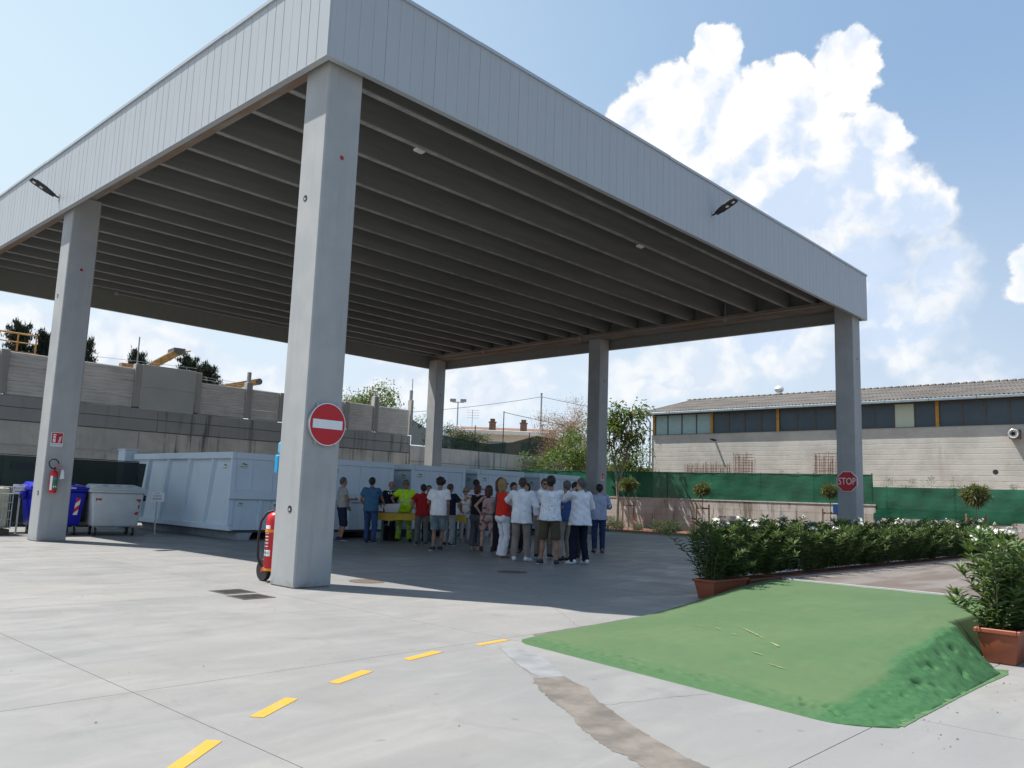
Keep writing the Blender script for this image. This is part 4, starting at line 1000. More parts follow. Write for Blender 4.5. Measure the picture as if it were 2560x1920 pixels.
vt = thing('exhaust_vent', 'metal exhaust fan box with a round mouth on the warehouse wall', 'vent', (XW, -1.85, 4.66))
MB().box(-0.38, -0.002, -0.19, 0.19, -0.2, 0.2).build('housing', mat('dark_tin', (0.12, 0.11, 0.11), 0.5, 0.5), vt, 0.01)
MB().lathe([(0.17, -0.381), (0.19, -0.40), (0.19, -0.52), (0.175, -0.53), (0.15, -0.50), (0.13, -0.45)], 20, axis='x').build('mouth', mat('bright_aluminium', (0.75, 0.75, 0.74), 0.3, 0.4), vt, 0, True)
m_ = MB()
for k in range(5):
    a = 2*math.pi*k/5; m_.beam((-0.533, 0, 0), (-0.533, 0.10*math.cos(a), 0.10*math.sin(a)), 0.07, 0.006, (1, 0, 0))
m_.build('fan_blades', M_black, vt)
MB().lathe([(0.11, -0.003), (0.10, -0.006)], 9, axis='x', loc=(XW, -1.03, 3.1)).build('wall_hole', M_dark, wh)
rv = thing('roof_cowl', 'round metal ventilation cowl on the warehouse ridge', 'vent', (RX, 11.0, RZ+0.02))
MB().lathe([(0.14, 0), (0.14, 0.12), (0.24, 0.2), (0.27, 0.32), (0.2, 0.44), (0.05, 0.5)], 18).build('cowl', mat('bright_aluminium', (0.75, 0.75, 0.74), 0.3, 0.4), rv, 0, True)
# rusty reinforcement cages leaning against the wall
M_rebar = mat('rusty_rebar', (0.16, 0.075, 0.045), 0.9, var=0.3, vscale=10)
def rebar(y0, y1, z1, lab, seed):
    rg = np.random.default_rng(seed)
    t_ = thing('rebar_mesh', lab, 'rebar', (32.2, y0, 1.42), 0, 'rebar cages behind the green net')
    hh = z1-1.42; ww = y1-y0
    for layer in range(3):
        m_ = MB(); dx = layer*0.16
        nv = int(ww/0.13)
        for k in range(nv+1):
            y = ww*k/nv+rg.normal(0, 0.012); m_.bar((dx, y, 0), (dx+0.05+rg.normal(0, 0.02), y+rg.normal(0, 0.04), hh*rg.uniform(0.82, 1.04)), 0.009, 4)
        for k in range(int(hh/0.14)):
            z = 0.1+k*0.14; m_.bar((dx+0.01, -0.1*rg.random(), z+rg.normal(0, 0.02)), (dx+0.01, ww+0.1*rg.random(), z+rg.normal(0, 0.02)), 0.008, 4)
        m_.build('bars', M_rebar, t_)
rebar(10.85, 13.45, 3.48, 'long low rusty rebar mesh against the left end of the warehouse wall', 1)
rebar(9.65, 10.6, 3.98, 'tall rusty rebar cage under the wall pipe of the warehouse', 2)
rebar(5.5, 6.42, 3.94, 'rusty rebar cage against the warehouse wall just left of the far column', 3)
# ================================================================ SKIPS (ROLL-OFF CONTAINERS)
def paint_fn(t, v, c):
    a = t.noise(v, 0.9, 4, 0.6); f = t.noise(t.scale(v, (2, 2, 0.4)), 2.2, 5, 0.65)
    c = t.mix(t.ramp(a, 0.3, 0.7), tuple(x for x in (0.58, 0.68, 0.76)), (0.64, 0.73, 0.79))
    c = t.mix(t.ramp(f, 0.58, 0.75, 0, 0.25), c, (0.33, 0.37, 0.40))
    return c
M_skip = mat('pale_blue_skip_paint', (0.5, 0.58, 0.63), 0.38, fn=paint_fn)
M_skip_in = mat('skip_underside', (0.06, 0.065, 0.07), 0.7)
M_stick = mat('sticker_white', (0.62, 0.70, 0.68), 0.5)
def sticker(parent, M, s=1.0):
    m_ = MB().box(-0.16*s, 0.16*s, -0.11*s, 0.11*s, 0, 0.002); o = m_.build('sticker', M_stick, parent); o.matrix_local = M
    m2 = MB(); m2.prism([(-0.08*s, 0.02*s), (0.0, 0.03*s), (0.03*s, 0.065*s), (-0.05*s, 0.06*s)], 0.0021, 0.003); m2.prism([(0.0, 0.005*s), (0.10*s, 0.012*s), (0.11*s, 0.04*s), (0.03*s, 0.045*s)], 0.0021, 0.003)
    m2.build('emblem', M_ink, o)
    box('print_line', -0.13*s, 0.13*s, -0.045*s, -0.03*s, 0.0021, 0.003, M_green_ink, o); box('print_line', -0.10*s, 0.10*s, -0.08*s, -0.07*s, 0.0021, 0.003, M_green_ink, o)
skips = [(4.17, 2.44, 9.67, 'at the left end of the row, its long side showing'), (7.0, 2.42, 9.67, 'second from the left, behind the blue polo shirt man'), (10.18, 2.3, 9.75, 'third from the left, behind the yellow table'),
         (13.02, 2.3, 9.75, 'fourth from the left, behind the woman in red'), (16.21, 2.34, 9.75, 'last on the right of the row')]
def skip(x0, wd, y0, lab, first):
    t_ = thing('skip_container', 'pale blue steel skip container, '+lab, 'skip', (x0, y0, 0), 0, 'steel skips in a row under the canopy')
    Ls = 5.9; zb, zt = 0.25, 2.22
    # hull: sides lean in a little towards the floor
    hull = MB(); i_ = 0.09
    b0_, b1_ = i_, wd-i_
    hull.hexa([(b0_+0.07, 0.06, zb), (b0_+0.11, 0.06, zb), (b0_+0.11, Ls, zb), (b0_+0.07, Ls, zb)], [(0.12, 0.06, zt-0.1), (0.16, 0.06, zt-0.1), (0.16, Ls, zt-0.1), (0.12, Ls, zt-0.1)])
    hull.build('side_wall', M_skip, t_)
    hull = MB(); hull.hexa([(b1_-0.11, 0.06, zb), (b1_-0.07, 0.06, zb), (b1_-0.07, Ls, zb), (b1_-0.11, Ls, zb)], [(wd-0.16, 0.06, zt-0.1), (wd-0.12, 0.06, zt-0.1), (wd-0.12, Ls, zt-0.1), (wd-0.16, Ls, zt-0.1)])
    hull.build('side_wall', M_skip, t_)
    box('floor_plate', b0_, b1_, 0.06, Ls, zb-0.06, zb-0.002, M_skip_in, t_)
    box('end_wall', 0.1, wd-0.1, Ls+0.002, Ls+0.05, zb, zt-0.02, M_skip, t_)
    for sx in (0, 1):
        xa = 0.0 if sx == 0 else wd-0.13
        MB().box(xa, xa+0.13, 0.0, Ls+0.06, zt-0.17, zt).build('top_rail', M_skip, t_, 0.012)
        xa = i_-0.02 if sx == 0 else wd-i_-0.06
        MB().box(xa, xa+0.08, 0.02, Ls+0.04, zb-0.02, zb+0.12).build('bottom_rail', M_skip, t_, 0.008)
    rib_y = [1.05, 2.35, 3.65, 4.95]
    for y in rib_y:                                   # outward-leaning side ribs
        for sx in (-1, 1):
            xb = i_-0.01 if sx < 0 else wd-i_+0.01; xt = 0.012 if sx < 0 else wd-0.012; k1 = 0.10*(-sx)
            m_ = MB(); zb_, zt_ = zb+0.121, zt-0.172; y2 = y+0.42
            m_.hexa([(xb, y2-0.05, zb_), (xb+k1, y2-0.075, zb_), (xb+k1, y2+0.075, zb_), (xb, y2+0.05, zb_)], [(xt, y-0.05, zt_), (xt+k1+0.02*(-sx), y-0.075, zt_), (xt+k1+0.02*(-sx), y+0.075, zt_), (xt, y+0.05, zt_)])
            m_.build('side_rib', M_skip, t_)
    # front with twin doors
    MB().box(0.0, 0.14, 0.0, 0.055, zb+0.122, zt-0.172).build('corner_post', M_skip, t_, 0.01); MB().box(wd-0.14, wd, 0.0, 0.055, zb+0.122, zt-0.172).build('corner_post', M_skip, t_, 0.01)
    MB().box(0.135, wd-0.135, -0.012, 0.055, zt-0.17, zt-0.004).build('top_beam', M_skip, t_, 0.01)
    mid = wd*0.5
    for a, b in ((0.145, mid-0.006), (mid+0.006, wd-0.145)):
        d = MB().box(a, b, 0.03, 0.058, zb, zt-0.175).build('door', M_skip, t_, 0.004)
        MB().box(a+0.40, a+0.46, 0.012, 0.0298, zt-0.9, zt-0.176).build('door_rib', M_skip, d, 0.004)
    MB().box(-0.035, wd*0.62, -0.075, 0.012-0.001, 1.03, 1.25).build('cross_beam', M_skip, t_, 0.01)
    MB().hexa([(wd*0.62+0.01, -0.03, 1.05), (wd-0.1, -0.03, 1.05), (wd-0.1, 0.011, 1.05), (wd*0.62+0.01, 0.011, 1.05)], [(wd*0.62+0.01, -0.03, 1.18), (wd-0.1, -0.03, 1.12), (wd-0.1, 0.011, 1.12), (wd*0.62+0.01, 0.011, 1.18)]).build('latch_bar', M_skip, t_)
    MB().bar((wd*0.72, -0.06, 1.2), (wd*0.80, -0.06, 1.22), 0.02, 8).build('latch_handle', M_galv, t_)
    for xx in (wd*0.36, wd*0.72): MB().box(xx-0.05, xx+0.05, -0.03, 0.028, zb+0.0, 1.028).build('door_rib', M_skip, t_, 0.008)
    for xx in (0.30, wd-0.62):
        MB().hexa([(xx+0.05, 0.02, 0.0), (xx+0.34, 0.02, 0.0), (xx+0.34, Ls-0.3, 0.0), (xx+0.05, Ls-0.3, 0.0)], [(xx, 0.0, zb-0.065), (xx+0.42, 0.0, zb-0.065), (xx+0.42, Ls-0.2, zb-0.065), (xx, Ls-0.2, zb-0.065)]).build('skid', mat('skid_steel', (0.33, 0.37, 0.40), 0.5, var=0.15), t_)
    sticker(t_, frame((0.36, 0.029, zt-0.33), (1, 0, 0), (0, 0, 1)), 0.85); sticker(t_, frame((0.34, 0.029, 0.90), (1, 0, 0), (0, 0, 1)), 0.6)
    # sticker on the left side, following the lean of the wall
    k_ = (i_+0.07-0.12)/(zt-0.1-zb); z_ = zt-0.36
    sticker(t_, frame((0.12+(zt-0.1-z_)*k_-0.002, 0.55, z_), (0, -1, 0), (-k_, 0, 1)), 0.85)
    return t_
for k, s_ in enumerate(skips): skip(*s_[:3], s_[3], k == 0)
# end frame of another skip showing behind the first one
pk = thing('steel_cabinet', 'pale blue steel box at the back end of the first skip', 'box', (3.93, 15.72, 0))
MB().box(0, 0.38, 0, 0.5, 0, 2.33).build('box', M_skip, pk, 0.02); box('lid', -0.02, 0.40, -0.02, 0.52, 2.331, 2.37, M_skip, pk)

# ================================================================ DARK NETTED FENCE, IBC TANK, BINS AND LABEL STANDS
df = thing('netted_fence', 'dark green netted fence behind the wheeled bins', 'fence')
M_dnet2 = net_mat('dense_dark_net', (0.020, 0.034, 0.030), 0.97)
xx = np.linspace(-4, 3.66, 6)
cloth_strip('net', [(x, 14.0, 0.12) for x in xx], [(x, 14.0, 1.93-0.008*(x > 1)) for x in xx], M_dnet2, df, 8, 0.015, 12, 1, 10)
for x in (-2.2, 0.2, 1.95, 3.67): MB().bar((x, 14.06, 0), (x, 14.06, 1.97), 0.026, 8).build('post', M_galv, df)
MB().tube([(-4, 14.0, 1.95), (0, 14.0, 1.96), (3.67, 14.0, 1.94)], 0.012, 6).build('rail', M_black, df)
MB().box(0.42, 0.92, 13.93, 13.96, 1.62, 1.75).build('plate', M_black, df)
cloth_strip('torn_flap', [(3.66, 14.0, 0.9), (3.74, 13.9, 1.0)], [(3.66, 14.0, 1.9), (3.84, 13.92, 1.9)], M_dnet2, df, 6, 0.03, 3, 1, 4)
M_tank = mat('yellowed_tank_plastic', (0.42, 0.42, 0.30), 0.5, var=0.12, vscale=3)
ib = thing('tank_in_cage', 'yellowed plastic tank in a steel cage at the left edge', 'tank', (-0.45, 13.05, 0))
MB().box(-0.55, 0.55, -0.45, 0.45, 0.17, 1.12).build('tank', M_tank, ib, 0.06, True, 2)
cg = MB()
for z in (0.18, 0.38, 0.58, 0.78, 0.98, 1.14):
    for a, b in (((-0.6, -0.5), (0.6, -0.5)), ((0.6, -0.5), (0.6, 0.5)), ((0.6, 0.5), (-0.6, 0.5)), ((-0.6, 0.5), (-0.6, -0.5))): cg.bar((*a, z), (*b, z), 0.011, 6)
for k in range(7):
    x = -0.6+k*0.2; cg.bar((x, -0.5, 0.16), (x, -0.5, 1.15), 0.011, 6); cg.bar((x, 0.5, 0.16), (x, 0.5, 1.15), 0.011, 6)
for k in range(1, 5):
    y = -0.5+k*0.2; cg.bar((0.6, y, 0.16), (0.6, y, 1.15), 0.011, 6); cg.bar((-0.6, y, 0.16), (-0.6, y, 1.15), 0.011, 6)
cg.build('cage', M_galv, ib)
M_pallet = mat('dark_pallet', (0.08, 0.06, 0.05), 0.8)
box('pallet', -0.6, 0.6, -0.5, 0.5, 0.0, 0.14, M_pallet, ib)
M_bluebin = mat('blue_bin_plastic', (0.012, 0.016, 0.36), 0.35, var=0.06)
M_whitebin = mat('pale_grey_bin_plastic', (0.50, 0.54, 0.55), 0.4, var=0.06, vscale=3)
M_caster = mat('castor_rubber', (0.03, 0.03, 0.03), 0.6)
M_tape = None
def stripe_fn(t, v, c):
    sp = t.node('ShaderNodeSeparateXYZ'); t.l.new(v, sp.inputs[0])
    s_ = t.math('FRACT', t.math('MULTIPLY', t.math('SUBTRACT', sp.outputs[2], t.math('MULTIPLY', sp.outputs[0], 0.9)), 4.5))
    return t.mix(t.math('GREATER_THAN', s_, 0.5), (0.55, 0.02, 0.02), (0.75, 0.75, 0.73))
M_warn = mat('red_white_tape', (0.6, 0.3, 0.3), 0.4, fn=stripe_fn)
M_warn2 = mat('worn_red_tape', (0.38, 0.05, 0.04), 0.6, var=0.4, vscale=30)
def bin4(loc, rz, m_, lab, blue):
    t_ = thing('wheeled_bin', lab, 'bin', loc, rz, 'four wheeled bins')
    # 1.26 wide, 1.0 deep, 1.35 high; front faces -y
    w2, wb, d2, db = 0.62, 0.54, 0.48, 0.39
    body = MB(); body.hexa([(-wb, -db, 0.22), (wb, -db, 0.22), (wb, db, 0.22), (-wb, db, 0.22)], [(-w2, -d2, 1.08), (w2, -d2, 1.08), (w2, d2, 1.08), (-w2, d2, 1.08)])
    body.build('body', m_, t_, 0.06, True, 3)
    MB().box(-w2-0.045, w2+0.045, -d2-0.05, d2+0.05, 1.075, 1.15).build('rim', m_, t_, 0.02, True, 2)
    lid = MB(); lid.hexa([(-w2-0.05, -d2-0.06, 1.152), (w2+0.05, -d2-0.06, 1.152), (w2+0.05, d2+0.05, 1.152), (-w2-0.05, d2+0.05, 1.152)], [(-w2+0.06, -d2+0.09, 1.235), (w2-0.06, -d2+0.09, 1.235), (w2-0.06, d2-0.02, 1.29), (-w2+0.06, d2-0.02, 1.29)])
    lo = lid.build('lid', m_, t_, 0.03, True, 3)
    for k in range(3): MB().box(-0.38+k*0.3, -0.22+k*0.3, -0.3, 0.3, 1.245, 1.268+0.01).build('lid_rib', m_, lo, 0.01)
    MB().box(-w2-0.06, w2+0.06, -d2-0.085, -d2-0.061, 1.14, 1.185).build('lid_lip', m_, lo, 0.01)
    for sx in (-1, 1):
        MB().box(sx*(w2+0.055)-0.05, sx*(w2+0.055)+0.05, -0.06, 0.06, 0.92, 1.07).build('lifting_pin', M_black if not blue else m_, t_, 0.02)
        MB().lathe([(0.075, -0.04), (0.075, 0.04)], 14, axis='x', loc=(sx*(w2+0.10), 0, 0.95)).build('trunnion', M_black if not blue else m_, t_, 0, True)
        for sy in (-1, 1):
            cx_, cy_ = sx*0.44, sy*0.31
            w_ = MB().lathe([(0.07, -0.022), (0.1, -0.022), (0.1, 0.022), (0.07, 0.022)], 18, axis='x').build('castor', M_caster, t_, 0, True); w_.location = (cx_, cy_, 0.1)
            MB().lathe([(0.045, -0.026), (0.045, 0.026)], 12, axis='x').build('hub', M_galv, w_)
            f_ = MB(); f_.box(-0.035, -0.028, -0.03, 0.03, -0.02, 0.12); f_.box(0.028, 0.035, -0.03, 0.03, -0.02, 0.12); f_.box(-0.035, 0.035, -0.03, 0.03, 0.12, 0.13)
            f_.build('fork', M_galv, w_)
    if blue:
        for sx in (-1, 1):
            def fn(x, y, z): f = (z-0.22)/0.86; return (x, -(db+(d2-db)*f)-0.004+y, z)
            MB().hexa([fn(sx*0.40-0.05, -0.003, 0.5), fn(sx*0.40+0.05, -0.003, 0.5), fn(sx*0.40+0.05, 0.0, 0.5), fn(sx*0.40-0.05, 0.0, 0.5)], [fn(sx*0.44-0.05, -0.003, 0.92), fn(sx*0.44+0.05, -0.003, 0.92), fn(sx*0.44+0.05, 0, 0.92), fn(sx*0.44-0.05, 0, 0.92)]).build('warning_tape', M_warn, t_)
        box('lid_print', 0.2, 0.33, -d2-0.088, -d2-0.0851, 1.15, 1.175, M_sign_white, t_)
    else:
        def fn(x, y, z): f = (z-0.22)/0.86; return (x, -(db+(d2-db)*f)-0.003+y, z)
        for pts in ([(-0.53, 0.93), (-0.37, 0.93), (-0.40, 0.87), (-0.47, 0.90), (-0.50, 0.85)], [(0.42, 0.93), (0.55, 0.93), (0.53, 0.84), (0.47, 0.87)], [(0.40, 0.55), (0.45, 0.60), (0.52, 0.62), (0.5, 0.52)], [(0.49, 0.78), (0.53, 0.79), (0.52, 0.68), (0.49, 0.7)]):
            MB().prism(pts, -0.002, 0.0, lambda x, z, y: fn(x, y, z)).build('torn_tape', M_warn2, t_)
    return t_
bin4((2.42, 12.35, 0), R(-9), M_whitebin, 'pale grey four wheeled bin standing between the second column and the first skip', False)
bin4((1.12, 12.75, 0), R(-3), M_bluebin, 'bright blue four wheeled bin half hidden by the second column', True)
def stand(loc, rz, lines, lab, tall):
    t_ = thing('label_stand', lab, 'sign', loc, rz, 'label stands by the bins')
    MB().beam((0, 0, 0.02), (0, 0, tall), 0.035, 0.035, (0, 1, 0)).build('post', M_galv, t_)
    MB().box(-0.22, 0.22, -0.02, 0.02, 0.0, 0.012).box(-0.02, 0.02, -0.2, 0.2, 0.0125, 0.022).build('foot', M_galv, t_)
    MB().box(-0.17, 0.17, -0.026, -0.019, tall-0.10, tall+0.14).build('plate', M_white, t_)
    text('lettering', lines[0], 0.062, M_navy_ink, t_, frame((0, -0.0262, tall+0.045), (1, 0, 0), (0, 0, 1)), 0.0008)
    for k in range(7): box('small_print', -0.11+k*0.032, -0.088+k*0.032, -0.0275, -0.0263, tall-0.045, tall-0.02, M_navy_ink, t_)
    box('small_print', -0.05, 0.05, -0.0275, -0.0263, tall+0.112, tall+0.122, M_navy_ink, t_)
    return t_
stand((0.38, 12.86, 0), R(-6), ['PLASTICA'], 'white PLASTICA label on a stand at the left edge', 1.07)
stand((3.40, 12.02, 0), R(-14), ['CARTA'], 'white CARTA label on a stand beside the pale grey bin', 0.98)

# ================================================================ TABLES AND WHAT IS ON THEM
M_cloth = mat('mustard_tablecloth', (0.50, 0.33, 0.045), 0.75, var=0.1, vscale=5)
M_gsteel = mat('green_leg_steel', (0.05, 0.10, 0.08), 0.5)
tb = thing('folding_table', 'long folding table with green steel legs in the crowd', 'table', (8.65, 7.50, 0), R(-41))
TL, TW = 1.22, 0.40
MB().box(-TL, TL, -TW, TW, 0.755, 0.785).build('tabletop', mat('table_board', (0.35, 0.2, 0.08), 0.6), tb, 0.004)
for sx in (-1.0, 0.02, 1.0):
    lg = MB()
    for sy in (-0.33, 0.33): lg.beam((sx, sy, 0.0), (sx, sy, 0.754), 0.035, 0.035, (0, 1, 0))
    lg.beam((sx, -0.31, 0.18), (sx, 0.31, 0.18), 0.02, 0.02); lg.beam((sx, -0.31, 0.70), (sx, 0.31, 0.70), 0.02, 0.02)
    lg.build('leg_frame', M_gsteel, tb)
br = MB()
for sx in (-1, 1):
    for sy in (-0.3, 0.3): br.beam((sx*0.98, sy, 0.42), (sx*0.45, sy, 0.75), 0.015, 0.02)
br.build('leg_brace', M_gsteel, tb)
# cloth with drop and soft scallops
n1, n2 = 64, 26; V = []; F = []
for i in range(n1+1):
    for j in range(n2+1):
        u = -TL-0.12+(2*TL+0.24)*i/n1; v_ = -TW-0.2+(2*TW+0.4)*j/n2
        ox = max(0, abs(u)-TL-0.006); oy = max(0, abs(v_)-TW-0.006)
        drop = ox+oy; sag = 0.02*math.sin(u*5)+0.012*math.sin(u*13+v_)
        x_ = math.copysign(min(abs(u), TL+0.008+0.15*ox), u); y_ = math.copysign(min(abs(v_), TW+0.008+0.12*oy), v_)
        if oy > 0: y_ += math.copysign(0.014*math.sin(u*17), v_)*min(1, oy*6)
        z_ = 0.789-drop*(1+sag*4)*0.95
        V.append((x_, y_, z_))
for i in range(n1):
    for j in range(n2): F.append((i*(n2+1)+j, (i+1)*(n2+1)+j, (i+1)*(n2+1)+j+1, i*(n2+1)+j+1))
tc_ = link('tablecloth', npmesh('tablecloth', V, F, True), M_cloth)
tc_.location = tb.location; tc_.rotation_euler = tb.rotation_euler
tag(tc_, 'mustard yellow cloth draped over the folding table', 'tablecloth')
bx = thing('white_tub', 'white plastic tub on the yellow table in front of the man in the dark suit', 'tub', (8.06, 8.0, 0.791), R(-40))
m_ = MB(); m_.hexa([(-0.17, -0.12, 0), (0.17, -0.12, 0), (0.17, 0.12, 0), (-0.17, 0.12, 0)], [(-0.24, -0.17, 0.22), (0.24, -0.17, 0.26), (0.24, 0.17, 0.26), (-0.24, 0.17, 0.22)]); m_.build('tub', mat('white_plastic', (0.62, 0.63, 0.68), 0.5), bx, 0.02, True, 2)
pb = thing('packet', 'small red snack packet in the white tub', 'packet', (8.12, 8.0, 0.83)); MB().hexa([(-0.06, -0.03, 0), (0.06, -0.03, 0), (0.06, 0.03, 0), (-0.06, 0.03, 0)], [(-0.055, -0.005, 0.18), (0.06, -0.005, 0.2), (0.06, 0.005, 0.2), (-0.055, 0.005, 0.18)]).build('wrapper', mat('copper_foil', (0.45, 0.13, 0.07), 0.3, 0.4), pb, 0.01)
tray = thing('red_tray', 'small red tray at the left end of the yellow table', 'tray', (7.83, 8.2, 0.791), R(-41)); MB().box(-0.13, 0.13, -0.11, 0.11, 0.0, 0.035).build('tray', mat('tray_red', (0.42, 0.06, 0.02), 0.5), tray, 0.01)
def bag(loc, s, lab, m_, rz=0):
    t_ = thing('bag', lab, 'bag', loc, rz)
    MB().hexa([(-0.22*s, -0.15*s, 0), (0.22*s, -0.15*s, 0), (0.22*s, 0.15*s, 0), (-0.22*s, 0.15*s, 0)], [(-0.15*s, -0.08*s, 0.42*s), (0.17*s, -0.08*s, 0.38*s), (0.17*s, 0.08*s, 0.38*s), (-0.15*s, 0.08*s, 0.42*s)]).build('sack', m_, t_, 0.05, True, 3)
    MB().tube([(-0.1*s, 0, 0.38*s), (-0.07*s, 0, 0.5*s), (0.07*s, 0, 0.5*s), (0.11*s, 0, 0.36*s)], 0.012, 6).build('strap', m_, t_)
M_bag = mat('black_fabric', (0.02, 0.02, 0.022), 0.8)
bag((8.75, 8.75, 0), 1.0, 'black rucksack on the floor behind the man in yellow', M_bag); bag((9.45, 8.1, 0), 0.8, 'dark teal bag on the floor under the right end of the table', mat('teal_fabric', (0.01, 0.07, 0.09), 0.7), 0.5); bag((8.05, 8.8, 0), 0.75, 'black bag on the floor under the left end of the table', M_bag, 0.8)

# concrete ring in the bed and the blue box by the far column
cr = thing('concrete_ring', 'short concrete well ring standing in the planting bed behind the hedge', 'concrete ring', (25.4, 7.1, 0.1))
MB().lathe([(0.52, 0), (0.52, 0.78), (0.42, 0.78), (0.42, 0.05)], 28).build('ring', mat('ring_concrete', (0.42, 0.40, 0.37), 0.85, var=0.15), cr, 0, True)
bb = thing('blue_post_box', 'small dark blue box on a post just left of the far right column', 'box', (24.2, 2.2, 0.1))
MB().box(-0.14, 0.14, -0.12, 0.12, 1.02, 1.42).build('box', mat('dark_blue_paint', (0.015, 0.06, 0.18), 0.4), bb, 0.02); MB().bar((0, 0, 0), (0, 0, 1.02), 0.03, 8).build('post', M_galv, bb)
# ================================================================ THINGS BEYOND THE WALLS
M_yelm = mat('machine_yellow', (0.36, 0.20, 0.06), 0.6, var=0.25, vscale=5)
M_rustm = mat('machine_rust', (0.30, 0.17, 0.09), 0.8, var=0.3, vscale=6)
M_beltd = mat('conveyor_belt', (0.09, 0.085, 0.08), 0.8)
YV = 27.0
def conveyor(loc, rz, tilt, ln, lab, ends):
    t_ = thing('conveyor', lab, 'conveyor', loc, rz)
    u = Vector((math.cos(tilt), 0, math.sin(tilt))); n_ = Vector((-math.sin(tilt), 0, math.cos(tilt)))
    for sy in (-0.42, 0.42):
        m_ = MB(); m_.beam(Vector((0, sy, 0)), Vector((0, sy, 0))+u*ln, 0.06, 0.30); m_.build('side_frame', M_yelm, t_)
    m_ = MB(); m_.beam(n_*0.13, n_*0.13+u*(ln+0.1), 0.76, 0.05, n_); m_.beam(-n_*0.12, -n_*0.12+u*(ln+0.1), 0.76, 0.03, n_); m_.build('belt', M_beltd, t_)
    e_ = u*ln
    MB().bar(e_+Vector((0, -0.5, 0)), e_+Vector((0, 0.5, 0)), 0.16, 14).build('drum', M_beltd, t_, 0, True)
    if ends:
        MB().beam(e_+Vector((0.0, -0.47, 0.05)), e_+Vector((0.0, 0.47, 0.05)), 0.5, 0.22).build('hood', mat('hood_dark', (0.10, 0.10, 0.10), 0.7), t_)
        for k in range(4): MB().beam(u*(0.3+0.42*k)+Vector((0, -0.47, -0.2)), u*(0.3+0.42*k)+Vector((0, -0.47, 0.2)), 0.05, 0.05).build('brace', M_yelm, t_)
        MB().beam(e_+Vector((0.1, -0.45, -0.02)), e_+Vector((0.5, -0.45, 0.1)), 0.05, 0.05).build('nose_bar', M_yelm, t_)
    m_ = MB(); m_.beam(u*(ln*0.35)+Vector((0, -0.3, 0)), Vector((ln*0.25, -0.3, -loc[2]+3.7)), 0.12, 0.12); m_.beam(u*(ln*0.35)+Vector((0, 0.3, 0)), Vector((ln*0.25, 0.3, -loc[2]+3.7)), 0.12, 0.12); m_.build('leg', M_yelm, t_)
    return t_
conveyor((8.6, YV, 6.15), R(-8), R(36), 2.0, 'rusty conveyor head rising over the fence behind the smooth grey board', True)
conveyor((12.7, YV+0.5, 6.02), R(-4), R(16), 1.95, 'yellow conveyor boom reaching along the top of the precast fence', False)
pl = thing('beam_stack', 'rusty steel beam lying along the top of the fence left of the conveyor', 'beam', (7.3, 25.5, 6.25)); MB().beam((0, 0, 0), (2.4, 0, 0.0), 0.3, 0.16).build('beam', M_rustm, pl); MB().beam((0.5, 0, -0.08), (0.5, 0, -2.55), 0.12, 0.12).beam((1.9, 0, -0.08), (1.9, 0, -2.55), 0.12, 0.12).build('prop', M_rustm, pl)
md = thing('crusher', 'orange machine with a yellow handrail behind the fence at the left edge', 'machine', (2.1, 26.5, 3.7))
MB().hexa([(-1.4, -0.6, 0), (1.0, -0.6, 0), (1.0, 0.6, 0), (-1.4, 0.6, 0)], [(-1.2, -0.6, 4.2), (-0.05, -0.6, 3.6), (-0.05, 0.6, 3.6), (-1.2, 0.6, 4.2)]).build('hopper', mat('machine_orange', (0.50, 0.19, 0.05), 0.6, var=0.2), md)
MB().box(0.0, 2.2, -0.5, 0.5, 2.45, 2.6).build('platform', M_rustm, md)
m_ = MB()
for x in (0.2, 0.8, 1.45, 2.1): m_.bar((x, -0.48, 2.6), (x, -0.48, 3.3), 0.03, 6)
m_.bar((0.1, -0.48, 3.3), (2.1, -0.48, 3.3), 0.035, 6); m_.bar((0.1, -0.48, 2.95), (2.1, -0.48, 2.95), 0.025, 6); m_.build('handrail', M_yelm, md)
m_ = MB(); m_.bar((0.3, 0, 0), (0.3, 0, 2.45), 0.1, 8); m_.bar((2.0, 0, 0), (2.0, 0, 2.45), 0.1, 8); m_.build('leg', M_yelm, md)

# flat white building and the gabled house behind
M_plas = mat('cream_plaster', (0.62, 0.58, 0.52), 0.85, var=0.06); M_plasw = mat('white_plaster', (0.68, 0.66, 0.62), 0.85, var=0.05); M_tile = mat('terracotta_tiles', (0.17, 0.10, 0.07), 0.85, var=0.3, vscale=9)
ux = Vector((4.4, -4.55, 0)).normalized(); ang = math.atan2(ux.y, ux.x)
fb_ = thing('flat_roofed_building', 'low cream building with a flat white roof edge behind the shade net', 'building', (34.5, 34.2, 3.7), ang)
MB().box(0, 7.2, 0, 5, 0, 2.1).build('wall', M_plas, fb_); MB().box(-0.4, 7.5, -0.6, 5.4, 2.101, 2.40).build('roof_slab', M_plasw, fb_, 0.02)
for x in (2.4, 4.9):
    f_ = MB().box(x, x+1.6, -0.04, -0.002, 0.75, 1.72).build('window', M_plasw, fb_); box('pane', x+0.08, x+1.52, -0.05, -0.041, 0.83, 1.64, mat('far_glass', (0.2, 0.25, 0.25), 0.2), f_)
fb2 = thing('white_outbuilding', 'white flat building at the right end of the cream one', 'building', (39.4, 29.0, 3.7), ang-0.15); MB().box(0, 3.2, 0, 4, 0, 1.95).build('wall', M_plasw, fb2); MB().box(-0.2, 3.4, -0.25, 4.2, 1.951, 2.12).build('roof_slab', M_plasw, fb2, 0.02)
hs = thing('gabled_house', 'gabled house with a red tiled roof and two brick chimneys in the distance', 'building', (43.0, 43.0, 3.4), ang)
MB().box(0, 8.5, 0, 6, 0, 3.0).build('wall', M_plas, hs)
MB().prism([(0.0, 3.0), (6.0, 3.0), (3.0, 4.05)], 0.001, 8.5, lambda y, z, x: (x, y, z)).build('gable', M_plas, hs)
